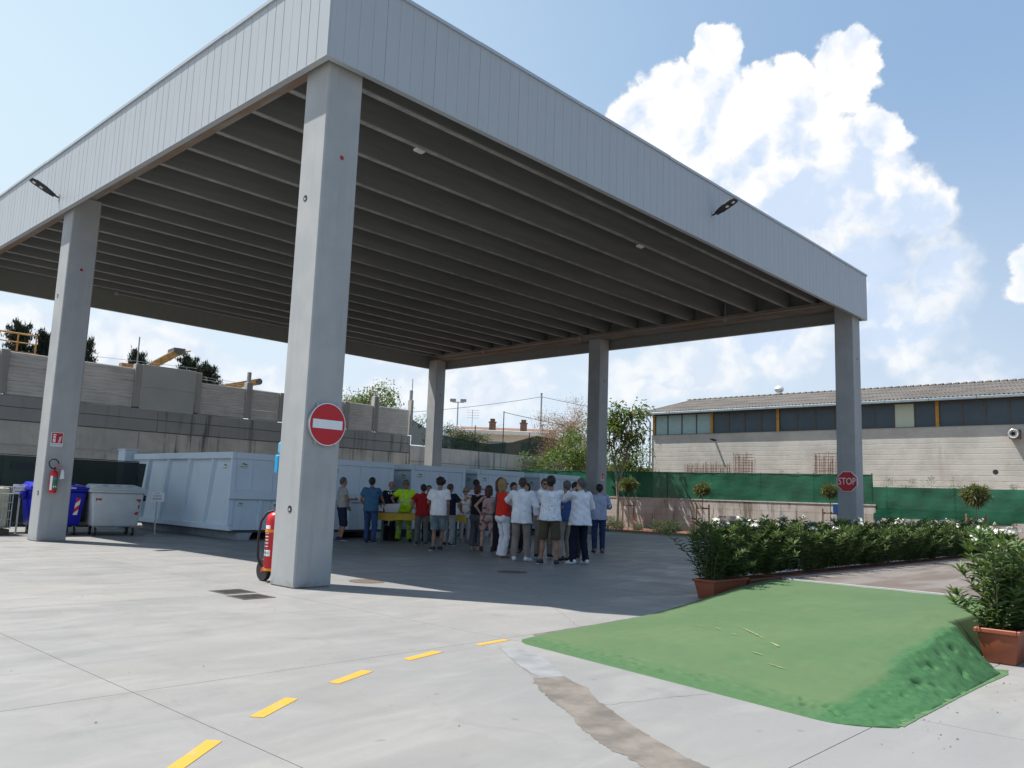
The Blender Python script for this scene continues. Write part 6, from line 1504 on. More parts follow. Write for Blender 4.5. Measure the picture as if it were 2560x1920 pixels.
# ================================================================ PEOPLE
# Bodies and clothes are smooth unions of tapered capsules, turned into one continuous surface on a grid.
def sdf_mesh(name, prims, h=0.013, k=0.02, wrinkle=0.0, seed=0):
    """prims: (a, b, ra, rb, [(point, normal)...], k)"""
    lo = np.min([np.minimum(np.array(p[0])-p[2], np.array(p[1])-p[3]) for p in prims], 0)-3*h
    hi = np.max([np.maximum(np.array(p[0])+p[2], np.array(p[1])+p[3]) for p in prims], 0)+3*h
    n = np.ceil((hi-lo)/h).astype(int)+1
    G = np.full(n, 9.0, dtype=np.float32)
    ax = [lo[i]+h*np.arange(n[i]) for i in range(3)]
    for p in prims:
        a = np.array(p[0], float); b = np.array(p[1], float); ra, rb = p[2], p[3]; cl = p[4] if len(p) > 4 else (); kk = p[5] if len(p) > 5 else k
        m = max(ra, rb)+kk+3*h
        i0 = np.maximum(0, np.floor((np.minimum(a, b)-m-lo)/h).astype(int)); i1 = np.minimum(n, np.ceil((np.maximum(a, b)+m-lo)/h).astype(int)+1)
        X = ax[0][i0[0]:i1[0], None, None]; Y = ax[1][None, i0[1]:i1[1], None]; Z = ax[2][None, None, i0[2]:i1[2]]
        ba = b-a; L2 = max(float(ba@ba), 1e-9)
        t = np.clip(((X-a[0])*ba[0]+(Y-a[1])*ba[1]+(Z-a[2])*ba[2])/L2, 0, 1)
        d = np.sqrt((X-a[0]-t*ba[0])**2+(Y-a[1]-t*ba[1])**2+(Z-a[2]-t*ba[2])**2)-(ra+(rb-ra)*t)
        for pt, nr in cl: d = np.maximum(d, (X-pt[0])*nr[0]+(Y-pt[1])*nr[1]+(Z-pt[2])*nr[2])
        S = G[i0[0]:i1[0], i0[1]:i1[1], i0[2]:i1[2]]
        q_ = np.clip(kk-np.abs(S-d), 0, None)/kk
        S[...] = np.minimum(S, d)-q_*q_*kk*0.25
    if wrinkle > 0:
        X = ax[0][:, None, None]; Y = ax[1][None, :, None]; Z = ax[2][None, None, :]
        G += (wrinkle*(np.sin(23*X+31*Z+seed)*np.sin(19*Y-14*Z+1.3*seed)+0.6*np.sin(41*Z+17*X-11*Y+seed)*np.sin(29*X-23*Y+0.7*seed))).astype(np.float32)
    ins = G < 0
    nc = n-1
    cnt = np.zeros(nc, dtype=np.int16); acc = np.zeros((*nc, 3), dtype=np.float32)
    sl_ = lambda d: tuple(slice(d[i], d[i]+nc[i]) for i in range(3))
    for axis in range(3):
        o1, o2 = [q for q in range(3) if q != axis]
        for u in (0, 1):
            for v in (0, 1):
                c0 = [0, 0, 0]; c0[o1] = u; c0[o2] = v; c1 = list(c0); c1[axis] = 1
                g0 = G[sl_(c0)]; g1 = G[sl_(c1)]; cr = (g0 < 0) != (g1 < 0)
                w_ = np.nonzero(cr); t = g0[w_]/(g0[w_]-g1[w_]); cnt[w_] += 1
                acc[w_[0], w_[1], w_[2], o1] += u; acc[w_[0], w_[1], w_[2], o2] += v; acc[w_[0], w_[1], w_[2], axis] += t
    act = np.nonzero(cnt > 0); idx = np.full(nc, -1, dtype=np.int32); idx[act] = np.arange(len(act[0]))
    P = acc[act]/cnt[act][:, None]; V = lo+h*(np.stack(act, 1)+P)
    F = []
    for axis in range(3):
        o1, o2 = [(1, 2), (2, 0), (0, 1)][axis]
        d1 = [0, 0, 0]; d1[axis] = 1
        s0 = [slice(0, n[i]) for i in range(3)]; s1 = list(s0); s0[axis] = slice(0, n[axis]-1); s1[axis] = slice(1, n[axis])
        a_ = ins[tuple(s0)]; b_ = ins[tuple(s1)]; w_ = np.nonzero(a_ != b_)
        w_ = np.stack(w_, 1); ok = (w_[:, o1] > 0) & (w_[:, o2] > 0) & (w_[:, o1] < nc[o1]) & (w_[:, o2] < nc[o2]); w_ = w_[ok]
        def cell(e1, e2): q = w_.copy(); q[:, o1] -= e1; q[:, o2] -= e2; return idx[q[:, 0], q[:, 1], q[:, 2]]
        Q = np.stack([cell(1, 1), cell(0, 1), cell(0, 0), cell(1, 0)], 1)
        inside = a_[tuple(w_.T)] if len(w_) else np.zeros(0, bool)
        Q[~inside] = Q[~inside][:, ::-1]
        F.append(Q)
    F = np.concatenate(F, 0); F = F[(F >= 0).all(1)]
    return npmesh(name, V, F, True)

def A(*v): return np.array(v, float)
def ik(s, t, l1, l2, pole):
    d = t-s; D = float(np.linalg.norm(d)); D = min(max(D, abs(l1-l2)+0.01), l1+l2-0.002); u = d/np.linalg.norm(d); t = s+u*D
    c = (l1*l1+D*D-l2*l2)/(2*l1*D); hgt = l1*math.sqrt(max(0, 1-c*c)); p = np.array(pole, float); p = p-u*(p@u); p /= max(np.linalg.norm(p), 1e-6)
    return s+u*(l1*c)+p*hgt, t
def rotm(yaw_, pitch_, roll_=0):
    return np.array(Matrix.Rotation(yaw_, 3, 'Z') @ Matrix.Rotation(pitch_, 3, 'X') @ Matrix.Rotation(roll_, 3, 'Y'))
def cloth_mat(name, color, pattern=None, rough=0.85):
    if name in MATS: return MATS[name]
    def fn(t, v, c):
        n_ = t.noise(v, 9, 4, 0.6); c = t.mix(t.ramp(n_, 0.3, 0.7), tuple(x*0.88 for x in color), tuple(min(1, x*1.08) for x in color))
        sp = t.node('ShaderNodeSeparateXYZ'); t.l.new(v, sp.inputs[0])
        if pattern == 'vstripe':
            th = t.math('ARCTAN2', sp.outputs[0], sp.outputs[1]); s_ = t.math('FRACT', t.math('MULTIPLY', th, 7.5)); return t.mix(t.math('GREATER_THAN', s_, 0.58), c, (0.06, 0.11, 0.30))
        if pattern == 'pinstripe':
            th = t.math('ADD', t.math('MULTIPLY', sp.outputs[0], 42), t.math('MULTIPLY', sp.outputs[1], 20)); s_ = t.math('FRACT', th); return t.mix(t.math('GREATER_THAN', s_, 0.82), c, (0.4, 0.4, 0.42))
        if pattern == 'polo':
            r_ = t.node('ShaderNodeValToRGB'); r_.color_ramp.interpolation = 'CONSTANT'; e = r_.color_ramp.elements
            cols_ = [(0, (0.62, 0.62, 0.64)), (0.14, (0.25, 0.35, 0.5)), (0.22, (0.66, 0.66, 0.68)), (0.36, (0.32, 0.02, 0.12)), (0.48, (0.65, 0.62, 0.6)), (0.56, (0.55, 0.30, 0.06)), (0.68, (0.66, 0.66, 0.68)), (0.78, (0.12, 0.03, 0.2)), (0.88, (0.6, 0.62, 0.66))]
            e[0].position = 0; e[0].color = (*cols_[0][1], 1); e[1].position = cols_[1][0]; e[1].color = (*cols_[1][1], 1)
            for p_, c_ in cols_[2:]: q = e.new(p_); q.color = (*c_, 1)
            t.put(r_.inputs[0], t.math('FRACT', t.math('MULTIPLY', sp.outputs[2], 3.6))); return r_.outputs[0]
        if pattern == 'dots':
            vo = t.node('ShaderNodeTexVoronoi'); t.put(vo.inputs['Vector'], v); vo.inputs['Scale'].default_value = 19; return t.mix(t.math('LESS_THAN', vo.outputs['Distance'], 0.2), c, (0.10, 0.16, 0.26))
        if pattern == 'floral':
            n1 = t.noise(v, 6.5, 3, 0.6, 0.7); n2 = t.noise(t.vmath('ADD', v, (3, 1, 2)), 8, 3, 0.6, 0.5)
            c = t.mix(t.ramp(n1, 0.55, 0.60), c, (0.16, 0.045, 0.055)); return t.mix(t.ramp(n2, 0.60, 0.65), c, (0.20, 0.22, 0.20))
        if pattern == 'denim':
            n1 = t.noise(v, 4, 4, 0.6); return t.mix(t.ramp(n1, 0.4, 0.7), c, tuple(min(1, x*1.7) for x in color))
        return c
    return mat(name, color, rough, fn=fn, spec=0.2)
M_skins = [mat('tanned_skin', (0.33, 0.185, 0.12), 0.55), mat('light_skin', (0.42, 0.26, 0.19), 0.55), mat('brown_skin', (0.26, 0.14, 0.09), 0.55)]
M_eye = mat('eye_dark', (0.02, 0.018, 0.016), 0.3); M_lip = mat('lip', (0.25, 0.09, 0.07), 0.6)
M_glass = mat('dark_spectacles', (0.015, 0.015, 0.018), 0.25)
HAIR = {'dark': mat('dark_hair', (0.016, 0.012, 0.010), 0.6), 'brown': mat('brown_hair', (0.06, 0.034, 0.02), 0.6), 'grey': mat('grey_hair', (0.085, 0.08, 0.076), 0.6), 'stubble': mat('stubble_hair', (0.04, 0.032, 0.028), 0.7), 'blond': mat('blond_hair', (0.26, 0.16, 0.075), 0.55), 'auburn': mat('auburn_hair', (0.075, 0.022, 0.014), 0.55)}
PEOPLE_N = [0]
def person(x, y, face, h, label, top, bottom, shoes, hair, skin=0, sex='m', hands=((-0.24, 0.06, 0.80), (0.24, 0.06, 0.80)), poles=((-0.6, -1, -0.2), (0.6, -1, -0.2)), feet=((-0.10, 0, 10), (0.10, 0, -10)),
           lean=0.0, side=0.0, head=(0, 0), belly=0.0, glasses=False, belt=None, tie=False, straps=None, band=None, collar=True):
    """face: direction looked at, clockwise degrees from straight away from the camera. hands, feet: local metres on a 1.75 m figure (x right, y ahead)."""
    PEOPLE_N[0] += 1; sd = PEOPLE_N[0]
    az_ = math.atan2(x-CAM.x, y-CAM.y)+R(face)
    root = thing('person', label, 'person', (x, y, 0), -az_, 'people under the canopy')
    s = h/1.75; Z = lambda p: np.asarray(p, float)*s
    fem = sex == 'f'
    piv = A(0, 0, 0.93); Rm = rotm(0, -lean, side)
    U = lambda p: Rm @ (np.asarray(p, float)-piv)+piv
    N = lambda v: Rm @ np.asarray(v, float)
    hipx = 0.095; shx = 0.165 if fem else 0.19
    HL, HR = A(-hipx, 0, 0.90), A(hipx, 0, 0.90); SL, SR = U((-shx, -0.015, 1.425)), U((shx, -0.015, 1.425))
    hnd = []
    for S_, T_, pl in ((SL, hands[0], poles[0]), (SR, hands[1], poles[1])):
        T_ = np.array(T_, float); E_, W_ = ik(S_, T_, 0.285, 0.25, pl); hnd.append((S_, E_, W_))
    lg = []
    for Hh, (fx_, fy_, fr_) in ((HL, feet[0]), (HR, feet[1])):
        An = A(fx_, fy_-0.02, 0.085); K, An = ik(Hh, An, 0.425, 0.405, (0.12*np.sign(fx_), 1, 0)); fd = A(math.sin(R(-fr_)), math.cos(R(-fr_)), 0); lg.append((Hh, K, An, fd))
    Hm = Rm @ rotm(R(head[0]), R(head[1])); nb = U((0, -0.012, 1.50)); Hd = lambda p: nb+Hm @ (np.asarray(p, float)-A(0, -0.012, 1.50))
    bw, bd = (0.060, 0.098) if not fem else (0.050, 0.088)
    B = []
    B += [(A(-0.062, -0.005, 0.93), A(0.062, -0.005, 0.93), 0.112, 0.112), (U((-bw, 0, 1.02)), U((-bw-0.004, 0.0, 1.33)), bd+0.006, bd+0.018), (U((bw, 0, 1.02)), U((bw+0.004, 0.0, 1.33)), bd+0.006, bd+0.018), (U((-shx+0.05, -0.015, 1.40)), U((shx-0.05, -0.015, 1.40)), 0.068, 0.068)]
    if belly > 0: B.append((U((0, 0.04+belly*0.5, 1.04)), U((0, 0.04+belly*0.4, 1.16)), 0.10+belly*0.4, 0.10+belly*0.3))
    if fem: B += [(U((-0.07, 0.085, 1.275)), U((-0.07, 0.09, 1.27)), 0.055, 0.055), (U((0.07, 0.085, 1.275)), U((0.07, 0.09, 1.27)), 0.055, 0.055), (A(-0.08, -0.03, 0.89), A(0.08, -0.03, 0.89), 0.105, 0.105)]
    torso = list(B)
    B += [(U((0, -0.018, 1.43)), Hd((0, 0.0, 1.57)), 0.058 if not fem else 0.05, 0.053 if not fem else 0.046)]
    B += [(Hd((0, -0.022, 1.672)), Hd((0, -0.012, 1.685)), 0.085, 0.083), (Hd((0, 0.028, 1.65)), Hd((0, 0.034, 1.60)), 0.066, 0.055), (Hd((0, 0.048, 1.572)), Hd((0, 0.05, 1.565)), 0.036, 0.034), (Hd((0, 0.088, 1.645)), Hd((0, 0.103, 1.617)), 0.009, 0.014, (), 0.012)]
    for sx in (-1, 1): B.append((Hd((sx*0.076, -0.008, 1.655)), Hd((sx*0.08, -0.012, 1.615)), 0.017, 0.013, (), 0.012))
    for side_, (S_, E_, W_) in zip((-1, 1), hnd):
        B += [(S_, E_, 0.052 if not fem else 0.042, 0.040 if not fem else 0.034), (E_, W_, 0.041 if not fem else 0.035, 0.028 if not fem else 0.024)]
        d = (W_-E_)/np.linalg.norm(W_-E_); pn = A(-side_, 0.15, 0.0); pn = pn-d*(pn@d); pn /= max(np.linalg.norm(pn), 1e-6); c_ = np.cross(d, pn)
        if (c_ @ A(0, 1, 0.2)) < 0: c_ = -c_
        kn = W_+d*0.085
        B += [(W_+d*0.02+c_*0.016, kn+c_*0.026, 0.020, 0.017, (), 0.014), (W_+d*0.02-c_*0.012, kn-c_*0.024, 0.020, 0.016, (), 0.014)]
        for q_, ln in ((-1.5, 0.060), (-0.5, 0.075), (0.5, 0.080), (1.5, 0.072)):
            f0 = kn+c_*q_*0.0175; f1 = f0+d*ln*0.5+pn*0.010; f2 = f1+d*ln*0.38+pn*0.026
            B += [(f0, f1, 0.0105, 0.010, (), 0.003), (f1, f2, 0.010, 0.0088, (), 0.003)]
        t0 = W_+d*0.03+c_*0.026; t1 = t0+c_*0.028+d*0.022+pn*0.012; t2 = t1+d*0.030+pn*0.012-c_*0.002
        B += [(t0, t1, 0.0135, 0.0115, (), 0.006), (t1, t2, 0.0115, 0.0095, (), 0.003)]
    for Hh, K, An, fd in lg:
        calf = K+(An-K)*0.32-fd*0.018
        B += [(Hh, K, 0.086 if not fem else 0.084, 0.054), (K, An, 0.051, 0.037), (calf, calf+(An-K)*0.15, 0.050, 0.044), (A(An[0], An[1], 0.055)-fd*0.03, A(An[0], An[1], 0.04)+fd*0.09, 0.038, 0.034), (A(An[0], An[1], 0.038)+fd*0.09, A(An[0], An[1], 0.03)+fd*0.15, 0.034, 0.024)]
    sc = lambda prims: [(Z(p[0]), Z(p[1]), p[2]*s, p[3]*s, [(Z(pt), nr) for pt, nr in (p[4] if len(p) > 4 else ())], *(p[5:])) for p in prims]
    link('body', sdf_mesh('body', sc(B), 0.0105, 0.028), M_skins[skin], root)
    # ---- hair
    hk, hc = hair; Hp = []
    cut = (Hd((0, 0.066, 1.706)), Hm @ (A(0, 0.72, -0.69))); bald = hk == 'ring'
    if hk in ('short', 'ring', 'shaved'):
        e_ = 0.010 if hk == 'short' else (0.004 if hk == 'shaved' else 0.009)
        Hp = [(Hd((0, -0.024, 1.674)), Hd((0, -0.014, 1.688)), 0.086+e_, 0.084+e_, [cut]), (Hd((0, -0.045, 1.64)), Hd((0, -0.05, 1.60)), 0.062+e_, 0.046+e_, [cut])]
        if bald: top_ = (Hd((0, -0.05, 1.70)), Hm @ A(0, 0.25, 0.97)); Hp = [(p[0], p[1], p[2], p[3], list(p[4])+[top_]) for p in Hp]
    elif hk == 'curly':
        rg = np.random.default_rng(3); cut = (Hd((0, 0.075, 1.70)), Hm @ A(0, 0.75, -0.66))
        Hp = [(Hd((0, -0.024, 1.68)), Hd((0, -0.014, 1.70)), 0.103, 0.103, [cut])]
        for _ in range(46):
            d = rg.normal(0, 1, 3); d /= np.linalg.norm(d)
            if d[2] < -0.45 or d[1] > 0.75: continue
            c_ = Hd(A(0, -0.025, 1.695)+d*0.105); Hp.append((c_, c_, rg.uniform(0.022, 0.034), 0.02, (), 0.006))
    else:
        e_ = 0.016; low = {'bob': 1.50, 'shortbob': 1.575, 'long': 1.44}[hk]
        Hp = [(Hd((0, -0.024, 1.676)), Hd((0, -0.014, 1.69)), 0.086+e_, 0.086+e_, [cut]), (Hd((0, -0.06, 1.66)), Hd((0, -0.075, low)), 0.082, 0.062 if hk != 'long' else 0.055)]
        for sx in (-1, 1): Hp.append((Hd((sx*0.072, -0.025, 1.66)), Hd((sx*0.076, -0.03, low+0.03)), 0.040, 0.034))
    link('hair', sdf_mesh('hair', sc(Hp), 0.011, 0.012, 0.0022, sd), HAIR[hc], root)
    # ---- face
    for sx in (-1, 1):
        p = Z(Hd((sx*0.031, 0.083, 1.652))); MB().lathe([(0.002, -0.008), (0.010, -0.004), (0.010, 0.004), (0.002, 0.008)], 8, loc=tuple(p)).build('eye', M_eye, root, 0, True)
    p = Z(Hd((0, 0.082, 1.590))); MB().box(p[0]-0.020, p[0]+0.020, p[1]-0.006, p[1]+0.006, p[2]-0.005, p[2]+0.005).build('mouth', M_lip, root, 0.003)
    if glasses:
        m_ = MB()
        for sx in (-1, 1):
            c_ = Hd((sx*0.034, 0.100, 1.652)); m_.beam(tuple(Z(c_-Hm @ A(0.026, 0, 0))), tuple(Z(c_+Hm @ A(0.026, 0, 0))), 0.006, 0.036); m_.beam(tuple(Z(Hd((sx*0.062, 0.098, 1.66)))), tuple(Z(Hd((sx*0.082, 0.0, 1.655)))), 0.005, 0.008)
        m_.build('spectacles', M_glass, root)
    # ---- top
    if top:
        hem = top.get('hem', 0.88); t_ = top.get('loose', 0.022); sl = top.get('sleeve', 0.55); C = []
        hp = [(U((0, 0, hem)), N((0, 0, -1)))]; nk = [(U((0, -0.01, 1.475)), N((0, -0.25, 0.97)))]
        for p in torso: C.append((p[0], p[1], p[2]+t_, p[3]+t_*0.8, hp+nk))
        fl = top.get('flare', 0.0)
        for sx in (-1, 1): C.append((U((sx*0.06, 0.0, 1.12)), U((sx*(0.066+fl), 0.0, hem-0.04)), 0.108+t_, 0.121+t_+fl, hp))
        if top.get('yoke', True): C.append((U((-0.10, -0.02, 1.43)), U((0.10, -0.02, 1.43)), 0.052+t_*0.5, 0.052+t_*0.5, nk))
        for S_, E_, W_ in hnd:
            ra, rb = (0.052, 0.042) if not fem else (0.042, 0.036)
            if sl <= 0: continue
            if sl <= 1.0:
                e_ = S_+(E_-S_)*sl; dn = (E_-S_)/np.linalg.norm(E_-S_)
                C.append((S_+(E_-S_)*-0.02, S_+(E_-S_)*(sl+0.1), ra+t_*0.8, rb+t_+0.014, [(e_, dn)]))
            else:
                f = sl-1; e_ = E_+(W_-E_)*f; dn = (W_-E_)/np.linalg.norm(W_-E_)
                C += [(S_, E_, ra+t_*0.8, rb+t_*0.9), (E_, E_+(W_-E_)*(f+0.1), rb+t_*0.9, 0.032+t_*0.9, [(e_, dn)])]
        if collar and top.get('collar', False): C.append((U((0, -0.02, 1.46)), U((0, -0.005, 1.50)), 0.067, 0.069, [(U((0, 0.03, 1.495)), N((0, 0.35, 0.94)))]))
        o = link('shirt' if not top.get('name') else top['name'], sdf_mesh('shirt', sc(C), 0.0125, 0.022, top.get('wrinkle', 0.0035), sd), cloth_mat(*top['mat']), root)
        if top.get('open'):      # jacket: shirt front and tie
            q1, q2 = U((-0.0, 0.118, 1.36)), U((0, 0.118, 1.18)); f_ = sdf_mesh('shirt_front', sc([(U((-0.03, 0.075, 1.40)), U((0, 0.098, 1.20)), 0.052, 0.03), (U((0.03, 0.075, 1.40)), U((0, 0.098, 1.20)), 0.052, 0.03), (U((0, -0.015, 1.47)), U((0, 0.0, 1.515)), 0.064, 0.066, [(U((0, 0.03, 1.505)), N((0, 0.35, 0.94)))])]), 0.01, 0.01); link('shirt_front', f_, cloth_mat('white_shirt_cloth', (0.72, 0.72, 0.72)), root)
            link('tie', sdf_mesh('tie', sc([(U((0, 0.128, 1.435)), U((0, 0.142, 1.20)), 0.018, 0.026)]), 0.008, 0.01), cloth_mat('navy_tie', (0.012, 0.014, 0.03)), root)
        if band:
            for zc in band['z']: link('reflective_band', sdf_mesh('reflective_band', sc([(p[0], p[1], p[2]+0.006, p[3]+0.006, [(U((0, 0, zc-0.025)), N((0, 0, -1))), (U((0, 0, zc+0.025)), N((0, 0, 1)))]) for p in C[:8]]), 0.011, 0.022, top.get('wrinkle', 0.0035), sd), mat('reflective_tape', (0.45, 0.48, 0.46), 0.35), root)
            for sx in (-1, 1): link('reflective_band', sdf_mesh('reflective_band', sc([(U((sx*0.10, 0.118, 1.42)), U((sx*0.10, 0.142, 1.14)), 0.012, 0.012), (U((sx*0.10, 0.02, 1.487)), U((sx*0.10, 0.118, 1.42)), 0.012, 0.012)]), 0.009, 0.01), MATS['reflective_tape'], root)
    # ---- bottom
    if bottom:
        k_ = bottom['kind']; t_ = bottom.get('loose', 0.021); C = []; wc = [(A(0, 0, min(bottom.get('waist', 0.985), (top or {}).get('hem', 0.9)+0.06)), A(0, 0, 1))]
        if k_ in ('trousers', 'shorts'):
            end = bottom.get('end', 0.055 if k_ == 'trousers' else 0.50); we = bottom.get('hemr', 0.060 if k_ == 'trousers' else 0.088)
            C += [(A(-0.062, -0.005, 0.93), A(0.062, -0.005, 0.93), 0.112+t_, 0.112+t_, wc), (A(-0.058, 0, 0.98), A(0.058, 0, 0.98), 0.104+t_, 0.104+t_, wc)]
            if fem: C.append((A(-0.08, -0.03, 0.89), A(0.08, -0.03, 0.89), 0.105+t_, 0.105+t_, wc))
            for Hh, K, An, fd in lg:
                cl = [(A(0, 0, end), A(0, 0, -1))]
                if k_ == 'shorts': C.append((Hh, K+(An-K)*0.06, 0.086+t_, we, cl))
                else: C += [(Hh, K, 0.084+t_, 0.056+t_), (K, An-A(0, 0, 0.03), 0.056+t_, max(we, 0.062), cl), (K+(An-K)*0.25-fd*0.012, K+(An-K)*0.5-fd*0.01, 0.062, 0.06, cl)]
        else:
            end = bottom.get('end', 0.45); cl = [(A(0, 0, end), A(0, 0, -1))]+wc
            for sx in (-1, 1): C.append((A(sx*0.06, 0, 1.0), A(sx*0.09, 0.0, end-0.05), 0.105+t_, 0.125+t_, cl)); C.append((A(sx*0.075, -0.03, 0.90), A(sx*0.09, 0.0, end-0.05), 0.11+t_, 0.12+t_, cl))
        o = link(bottom.get('name', k_), sdf_mesh(k_, sc(C), 0.0125, 0.020, 0.0035, sd+4), cloth_mat(*bottom['mat']), root)
        if bottom.get('bands'):
            for zc in bottom['bands']: link('reflective_band', sdf_mesh('reflective_band', sc([(p[0], p[1], p[2]+0.006, p[3]+0.006, [(A(0, 0, zc-0.03), A(0, 0, -1)), (A(0, 0, zc+0.03), A(0, 0, 1))]) for p in C[2:]]), 0.011, 0.02, 0.0035, sd+4), mat('reflective_tape', (0.45, 0.48, 0.46), 0.35), root)
    if belt: link('belt', sdf_mesh('belt', sc([(A(-0.06, 0, 1.0), A(0.06, 0, 1.0), 0.132, 0.132, [(A(0, 0, 0.985), A(0, 0, -1)), (A(0, 0, 1.03), A(0, 0, 1))])]), 0.011, 0.02), mat(*belt), root)
    # ---- shoes
    kind, sm, som = shoes
    for Hh, K, An, fd in lg:
        b_ = A(An[0], An[1], 0)
        if kind == 'shoe':
            sp_ = [(b_-fd*0.035+A(0, 0, 0.06), b_+fd*0.08+A(0, 0, 0.045), 0.046, 0.046), (b_+fd*0.08+A(0, 0, 0.04), b_+fd*0.165+A(0, 0, 0.03), 0.046, 0.034), (b_-fd*0.02+A(0, 0, 0.07), b_-fd*0.01+A(0, 0, 0.10), 0.047, 0.044, [(A(0, 0, 0.115), A(0, 0, 1))])]
            up_ = [(p[0], p[1], p[2], p[3], list(p[4] if len(p) > 4 else [])+[(A(0, 0, 0.022), A(0, 0, -1))]) for p in sp_]
            o = link('shoe', sdf_mesh('shoe', sc(up_), 0.010, 0.02), sm, root)
            so_ = [(p[0], p[1], p[2]+0.005, p[3]+0.005, [(A(0, 0, 0.026), A(0, 0, 1)), (A(0, 0, 0.002), A(0, 0, -1))]) for p in sp_[:2]]
            link('sole', sdf_mesh('sole', sc(so_), 0.009, 0.015), som, o)
        else:
            hz_ = 0.05 if kind == 'wedge' else 0.014
            so_ = [(b_-fd*0.04+A(0, 0, 0.015), b_+fd*0.16+A(0, 0, 0.012), 0.042, 0.036, [(A(0, 0, 0.022), A(0, 0, 1)), (A(0, 0, 0.001), A(0, 0, -1))])]
            o = link('sandal', sdf_mesh('sandal', sc(so_), 0.009, 0.01), som, root)
            st_ = [(b_+fd*0.09+A(-0.03, 0, 0.045), b_+fd*0.09+A(0.03, 0, 0.045), 0.026, 0.026)]
            if kind == 'wedge': st_ += [(b_-fd*0.01+A(0, 0, 0.09), b_-fd*0.01+A(0, 0, 0.12), 0.046, 0.044), (b_-fd*0.035+A(0, 0, 0.03), b_-fd*0.035+A(0, 0, 0.08), 0.042, 0.042)]
            link('strap', sdf_mesh('strap', sc(st_), 0.010, 0.01), sm, o)
    return root, s, U, hnd
blk = mat('black_leather', (0.018, 0.018, 0.02), 0.5); nvy = mat('navy_canvas', (0.02, 0.025, 0.05), 0.7); wht = mat('white_leather', (0.66, 0.68, 0.70), 0.5); tan = mat('tan_leather', (0.20, 0.115, 0.065), 0.6); wsole = mat('white_rubber', (0.6, 0.61, 0.62), 0.6); cork = mat('cork_sole', (0.28, 0.18, 0.10), 0.8); dsole = mat('dark_sole', (0.03, 0.03, 0.03), 0.7)
HIPS = dict(hands=((-0.20, -0.06, 1.02), (0.20, -0.06, 1.02)), poles=((-1, -0.5, 0.1), (1, -0.5, 0.1)))
FOLD = dict(hands=((0.10, 0.23, 1.16), (-0.10, 0.25, 1.19)), poles=((-1, 0.1, -0.5), (1, 0.1, -0.5)))
person(7.04, 8.85, 75, 1.68, 'man in a light grey T-shirt and dark shorts at the edge of the near column', dict(mat=('light_grey_tee', (0.36, 0.35, 0.33)), sleeve=0.55, hem=0.93), dict(kind='shorts', end=0.40, mat=('navy_shorts', (0.02, 0.025, 0.06))), ('shoe', nvy, wsole), ('short', 'grey'),
       hands=((-0.2, 0.2, 0.95), (0.12, 0.30, 1.16)), poles=((-0.6, -1, -0.2), (0.5, -1, -0.6)), belly=0.04)
person(7.2, 7.8, 20, 1.69, 'man in a blue polo shirt and jeans at the left end of the yellow table', dict(mat=('blue_polo', (0.045, 0.12, 0.21)), sleeve=0.6, hem=0.86, collar=True, loose=0.03), dict(kind='trousers', mat=('blue_jeans', (0.025, 0.05, 0.115), 'denim')), ('shoe', nvy, wsole), ('short', 'dark'),
       hands=((-0.22, 0.16, 0.98), (0.22, 0.40, 1.08)), poles=((-1, -0.6, -0.3), (0.5, -1, -0.6)), feet=((-0.10, 0.04, 14), (0.11, 0, -10)))
person(8.55, 8.68, 195, 1.63, 'older man in a dark suit and tie behind the yellow table', dict(mat=('dark_suit', (0.012, 0.013, 0.022)), sleeve=1.9, hem=0.80, open=True, loose=0.028, name='jacket'), dict(kind='trousers', mat=('dark_suit', (0.012, 0.013, 0.022))), ('shoe', blk, dsole), ('ring', 'brown'), skin=0,
       hands=((-0.26, 0.20, 1.0), (0.22, 0.30, 1.06)), poles=((-1, -0.6, -0.3), (1, -0.6, -0.3)), belly=0.05, head=(12, -4))
person(8.72, 8.24, 176, 1.68, 'man in a fluorescent yellow polo and work trousers behind the yellow table', dict(mat=('fluorescent_yellow', (0.48, 0.78, 0.02)), sleeve=0.65, hem=0.84, loose=0.03, collar=True), dict(kind='trousers', mat=('fluorescent_trousers', (0.36, 0.60, 0.03)), loose=0.026, hemr=0.075, bands=(0.40, 0.27)), ('shoe', blk, dsole), ('short', 'grey'), skin=2,
       hands=((-0.20, 0.14, 0.95), (0.34, 0.26, 1.10)), poles=((-1, -0.6, -0.3), (1, -0.5, -0.3)), glasses=True, band=dict(z=(1.14,)), belly=0.03, head=(18, 0), feet=((-0.17, 0, 16), (0.17, 0, -16)))
person(8.18, 6.87, 356, 1.56, 'man in a red polo shirt and grey trousers seen from behind with hands on hips', dict(mat=('red_polo', (0.30, 0.012, 0.015)), sleeve=0.62, hem=0.86, loose=0.03, collar=True), dict(kind='trousers', mat=('grey_trousers', (0.115, 0.11, 0.105)), loose=0.026, hemr=0.07), ('shoe', blk, wsole), ('short', 'dark'), belly=0.05, head=(8, 0), feet=((-0.14, 0, 8), (0.14, 0, -8)), **HIPS)
person(9.89, 8.59, 180, 1.57, 'short haired man in a white shirt facing the camera behind the man in red', dict(mat=('white_shirt_plain', (0.62, 0.65, 0.70)), sleeve=0.7, hem=0.88), dict(kind='trousers', mat=('charcoal_trousers', (0.03, 0.03, 0.035))), ('shoe', blk, dsole), ('shaved', 'dark'), hands=((-0.2, 0.15, 0.98), (0.2, 0.15, 0.98)))
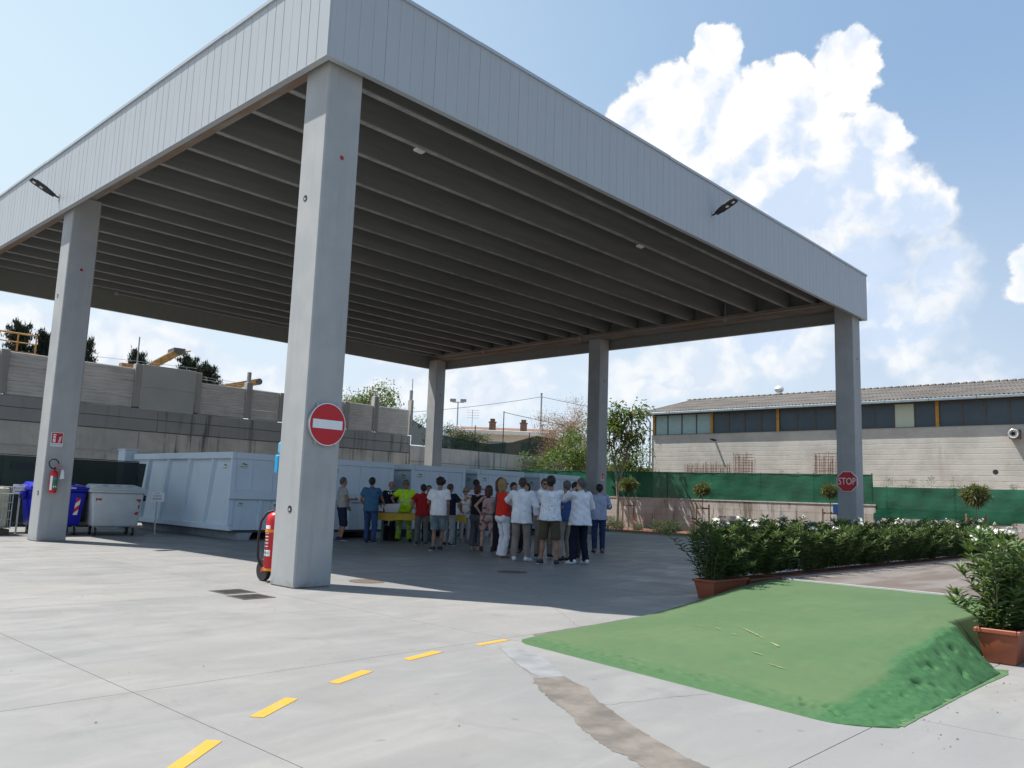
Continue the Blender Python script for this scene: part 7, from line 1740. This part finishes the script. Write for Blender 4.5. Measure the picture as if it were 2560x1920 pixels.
person(7.07, 5.0, 8, 1.70, 'young man with curly black hair in a white T-shirt and grey blue shorts, head bowed', dict(mat=('white_tee', (0.74, 0.74, 0.75)), sleeve=0.65, hem=0.86, loose=0.026), dict(kind='shorts', end=0.50, mat=('grey_blue_shorts', (0.11, 0.145, 0.16), 'denim'), loose=0.024, hemr=0.092), ('shoe', nvy, wsole), ('curly', 'dark'), skin=2,
       hands=((-0.18, 0.26, 1.02), (0.24, 0.04, 0.82)), poles=((-1, -0.6, -0.5), (0.4, -1, 0)), feet=((-0.08, -0.10, 40), (0.07, 0.08, 30)), head=(-6, -24))
person(8.70, 6.40, 30, 1.60, 'man in a navy T-shirt and pale grey jeans holding a white paper', dict(mat=('navy_tee', (0.012, 0.014, 0.028)), sleeve=0.7, hem=0.88, loose=0.028), dict(kind='trousers', mat=('pale_grey_jeans', (0.27, 0.28, 0.28)), loose=0.022), ('shoe', nvy, wsole), ('short', 'brown'), skin=2, hands=((-0.16, 0.32, 1.06), (0.26, 0.26, 1.06)), poles=((-1, -0.6, -0.5), (1, -0.4, -0.4)), head=(-20, -8))
person(9.98, 7.11, 178, 1.53, 'woman with sunglasses in a white top and pale trousers at the end of the table', dict(mat=('white_blouse', (0.62, 0.62, 0.60)), sleeve=0.7, hem=0.80, flare=0.02), dict(kind='trousers', mat=('pale_print_trousers', (0.42, 0.41, 0.39)), end=0.12), ('sandal', tan, cork), ('shortbob', 'blond'), sex='f', glasses=True, hands=((-0.14, 0.2, 1.02), (0.14, 0.2, 1.02)))
person(10.3, 6.85, 335, 1.78, 'man in a striped polo shirt leaning in and reaching his arm out', dict(mat=('striped_polo', (0.6, 0.6, 0.6), 'polo'), sleeve=0.65, hem=0.88, loose=0.03, collar=True), dict(kind='trousers', mat=('mid_blue_jeans', (0.05, 0.08, 0.16), 'denim')), ('shoe', nvy, wsole), ('short', 'dark'), lean=0.18, side=-0.12, hands=((-0.62, 0.22, 1.16), (0.22, 0.1, 0.9)), poles=((-0.3, -0.4, -1), (0.6, -1, -0.2)), belly=0.05)
person(8.16, 4.79, 22, 1.57, 'woman in a black sleeveless top and black pinstripe wide trousers, seen from behind', dict(mat=('black_top', (0.014, 0.014, 0.018)), sleeve=0, hem=0.90, loose=0.018), dict(kind='trousers', mat=('pinstripe_cloth', (0.014, 0.014, 0.022), 'pinstripe'), end=0.12, loose=0.028, hemr=0.105), ('sandal', mat('coral_leather', (0.4, 0.12, 0.07), 0.6), cork), ('shortbob', 'auburn'), skin=1, sex='f', hands=((-0.13, 0.26, 1.06), (0.15, 0.25, 1.04)), poles=((-1, -0.5, -0.4), (1, -0.5, -0.4)), head=(-28, 0))
person(8.02, 4.28, 4, 1.56, 'woman with a brown bob in a pink flowered playsuit and black wedge sandals', dict(mat=('flowered_cloth', (0.46, 0.31, 0.29), 'floral'), sleeve=0, hem=0.96, loose=0.012, yoke=False), dict(kind='shorts', end=0.56, mat=('flowered_cloth', (0.46, 0.31, 0.29), 'floral'), loose=0.032, hemr=0.105), ('wedge', blk, cork), ('bob', 'auburn'), skin=1, sex='f', belt=('dark_belt', (0.10, 0.08, 0.07), 0.5), feet=((-0.15, 0, 10), (0.15, 0, -10)), **HIPS)
person(7.06, 2.87, 52, 1.70, 'blond woman in a red sleeveless top and white flared trousers with sunglasses', dict(mat=('bright_red_top', (0.62, 0.03, 0.018)), sleeve=0, hem=0.93, loose=0.016), dict(kind='trousers', mat=('white_trousers', (0.68, 0.69, 0.74)), loose=0.012, hemr=0.088, end=0.045), ('sandal', tan, cork), ('bob', 'blond'), skin=0, sex='f', glasses=True, hands=((-0.05, 0.30, 1.10), (0.10, 0.30, 1.08)), poles=((-1, -0.4, -0.5), (1, -0.6, -0.5)), head=(-6, 8), feet=((-0.09, 0.04, 6), (0.08, -0.02, -6)))
person(7.75, 3.62, 95, 1.74, 'dark haired woman in a long black skirt half hidden behind the woman in red', dict(mat=('dark_olive_top', (0.05, 0.05, 0.035)), sleeve=0.6, hem=0.92), dict(kind='skirt', name='skirt', mat=('black_skirt', (0.012, 0.012, 0.018)), end=0.10), ('sandal', tan, cork), ('bob', 'brown'), skin=0, sex='f', hands=((-0.12, 0.25, 1.08), (0.12, 0.25, 1.08)), poles=((-1, -0.5, -0.4), (1, -0.5, -0.4)))
person(8.55, 3.95, 160, 1.66, 'dark haired man in olive trousers mostly hidden behind the woman in red', dict(mat=('dusty_blue_shirt', (0.10, 0.15, 0.25)), sleeve=0.7, hem=0.88), dict(kind='trousers', mat=('olive_trousers', (0.11, 0.095, 0.065))), ('shoe', tan, dsole), ('short', 'dark'), hands=((-0.15, 0.25, 1.04), (0.15, 0.25, 1.04)), head=(20, 0))
person(9.0, 3.95, 190, 1.66, 'dark haired woman whose head shows behind the shaven headed man in white', dict(mat=('maroon_top', (0.12, 0.02, 0.03)), sleeve=0.6, hem=0.9), dict(kind='trousers', mat=('charcoal_trousers', (0.03, 0.03, 0.035))), ('shoe', blk, dsole), ('bob', 'dark'), skin=1, sex='f')
person(6.71, 2.0, 3, 1.72, 'shaven headed man in a white long sleeved shirt, beige trousers and white shoes', dict(mat=('white_linen', (0.72, 0.74, 0.78)), sleeve=1.75, hem=0.80, loose=0.034, collar=True, flare=0.01, wrinkle=0.005), dict(kind='trousers', mat=('beige_trousers', (0.23, 0.19, 0.17)), loose=0.022, hemr=0.066, end=0.09), ('shoe', wht, wsole), ('shaved', 'stubble'), skin=0, hands=((-0.14, 0.34, 1.18), (0.30, 0.06, 0.93)), poles=((-1, -0.1, 0.1), (1, -0.7, 0)), feet=((-0.13, 0, 0), (0.14, -0.02, -30)))
root, s_, U_, hn = person(7.93, 2.42, 172, 1.74, 'man with glasses and a black bag strap across his pale lilac shirt', dict(mat=('lilac_shirt', (0.50, 0.50, 0.60)), sleeve=1.5, hem=0.84, loose=0.026, collar=True), dict(kind='trousers', mat=('sand_trousers', (0.22, 0.18, 0.14)), loose=0.02, end=0.08), ('shoe', nvy, wsole), ('short', 'brown'), glasses=True, hands=((-0.05, 0.28, 1.0), (0.05, 0.30, 1.03)), poles=((-1, -0.3, -0.4), (1, -0.3, -0.4)), head=(8, 0), feet=((-0.15, 0, 14), (0.15, 0, -14)))
m_ = MB(); m_.tube([tuple(U_(p)*s_) for p in ((0.13, -0.04, 1.50), (0.125, 0.06, 1.475), (0.06, 0.135, 1.34), (-0.03, 0.148, 1.18), (-0.14, 0.12, 1.0), (-0.20, 0.03, 0.90))], 0.014, 6); m_.build('bag_strap', M_black, root)
MB().box(-0.27*s_, -0.19*s_, -0.10*s_, 0.10*s_, 0.76*s_, 0.93*s_).build('shoulder_bag', M_bag, root, 0.02)
person(6.53, 1.06, 4, 1.76, 'man in a white dotted T-shirt and olive shorts seen from behind with folded arms', dict(mat=('dotted_tee', (0.68, 0.71, 0.76), 'dots'), sleeve=0.62, hem=0.88, loose=0.028, flare=0.012), dict(kind='shorts', end=0.50, mat=('olive_shorts', (0.075, 0.065, 0.042)), loose=0.022, hemr=0.09), ('shoe', nvy, wsole), ('short', 'dark'), skin=2, feet=((-0.17, 0.04, 28), (0.15, -0.04, -6)), lean=-0.03, **FOLD)
person(7.79, 1.68, 325, 1.70, 'grey haired man in a blue T-shirt behind the man in the dotted T-shirt', dict(mat=('royal_blue_tee', (0.05, 0.10, 0.27)), sleeve=0.65, hem=0.88, loose=0.026), dict(kind='trousers', mat=('stone_trousers', (0.33, 0.29, 0.24)), loose=0.022), ('shoe', blk, dsole), ('short', 'grey'), **FOLD)
person(7.33, 0.92, 322, 1.74, 'grey haired man in a loose white shirt and navy trousers, hand at chin', dict(mat=('white_linen', (0.72, 0.74, 0.78)), sleeve=1.75, hem=0.80, loose=0.038, collar=True, flare=0.03, wrinkle=0.006), dict(kind='trousers', mat=('navy_trousers', (0.012, 0.014, 0.03)), loose=0.022, hemr=0.068), ('shoe', wht, wsole), ('short', 'grey'), skin=1, glasses=True, hands=((-0.07, 0.19, 1.50), (0.16, 0.20, 1.12)), poles=((-0.8, 0.4, -0.8), (1, -0.5, -0.1)), belly=0.06, head=(14, 0), feet=((-0.17, 0.02, 10), (0.16, 0, -8)))
person(10.96, 3.16, 352, 1.72, 'man in a blue and white striped shirt and jeans by the middle column', dict(mat=('striped_shirt', (0.55, 0.60, 0.68), 'vstripe'), sleeve=1.3, hem=0.84, loose=0.03, collar=True), dict(kind='trousers', mat=('dark_jeans', (0.02, 0.035, 0.085), 'denim')), ('shoe', mat('taupe_leather', (0.18, 0.15, 0.12), 0.6), dsole), ('short', 'dark'), hands=((-0.13, 0.28, 1.10), (0.13, 0.28, 1.12)), poles=((-1, -0.4, -0.5), (1, -0.4, -0.5)))
person(8.75, 2.2, 350, 1.70, 'person in dark clothes hidden behind the man with his hand at chin', dict(mat=('dark_red_shirt', (0.06, 0.02, 0.025)), sleeve=0.7, hem=0.9), dict(kind='trousers', mat=('charcoal_trousers', (0.03, 0.03, 0.035))), ('shoe', blk, dsole), ('short', 'dark'))
pp_ = thing('paper_sheet', 'white folded paper in the hand of the man in navy', 'paper', (8.93, 6.62, 1.0), R(-60)); MB().hexa([(-0.08, -0.05, 0), (0.08, -0.05, 0.02), (0.08, 0.05, 0.025), (-0.08, 0.05, 0.005)], [(-0.08, -0.05, 0.003), (0.08, -0.05, 0.023), (0.08, 0.05, 0.028), (-0.08, 0.05, 0.008)]).build('sheet', M_white, pp_)
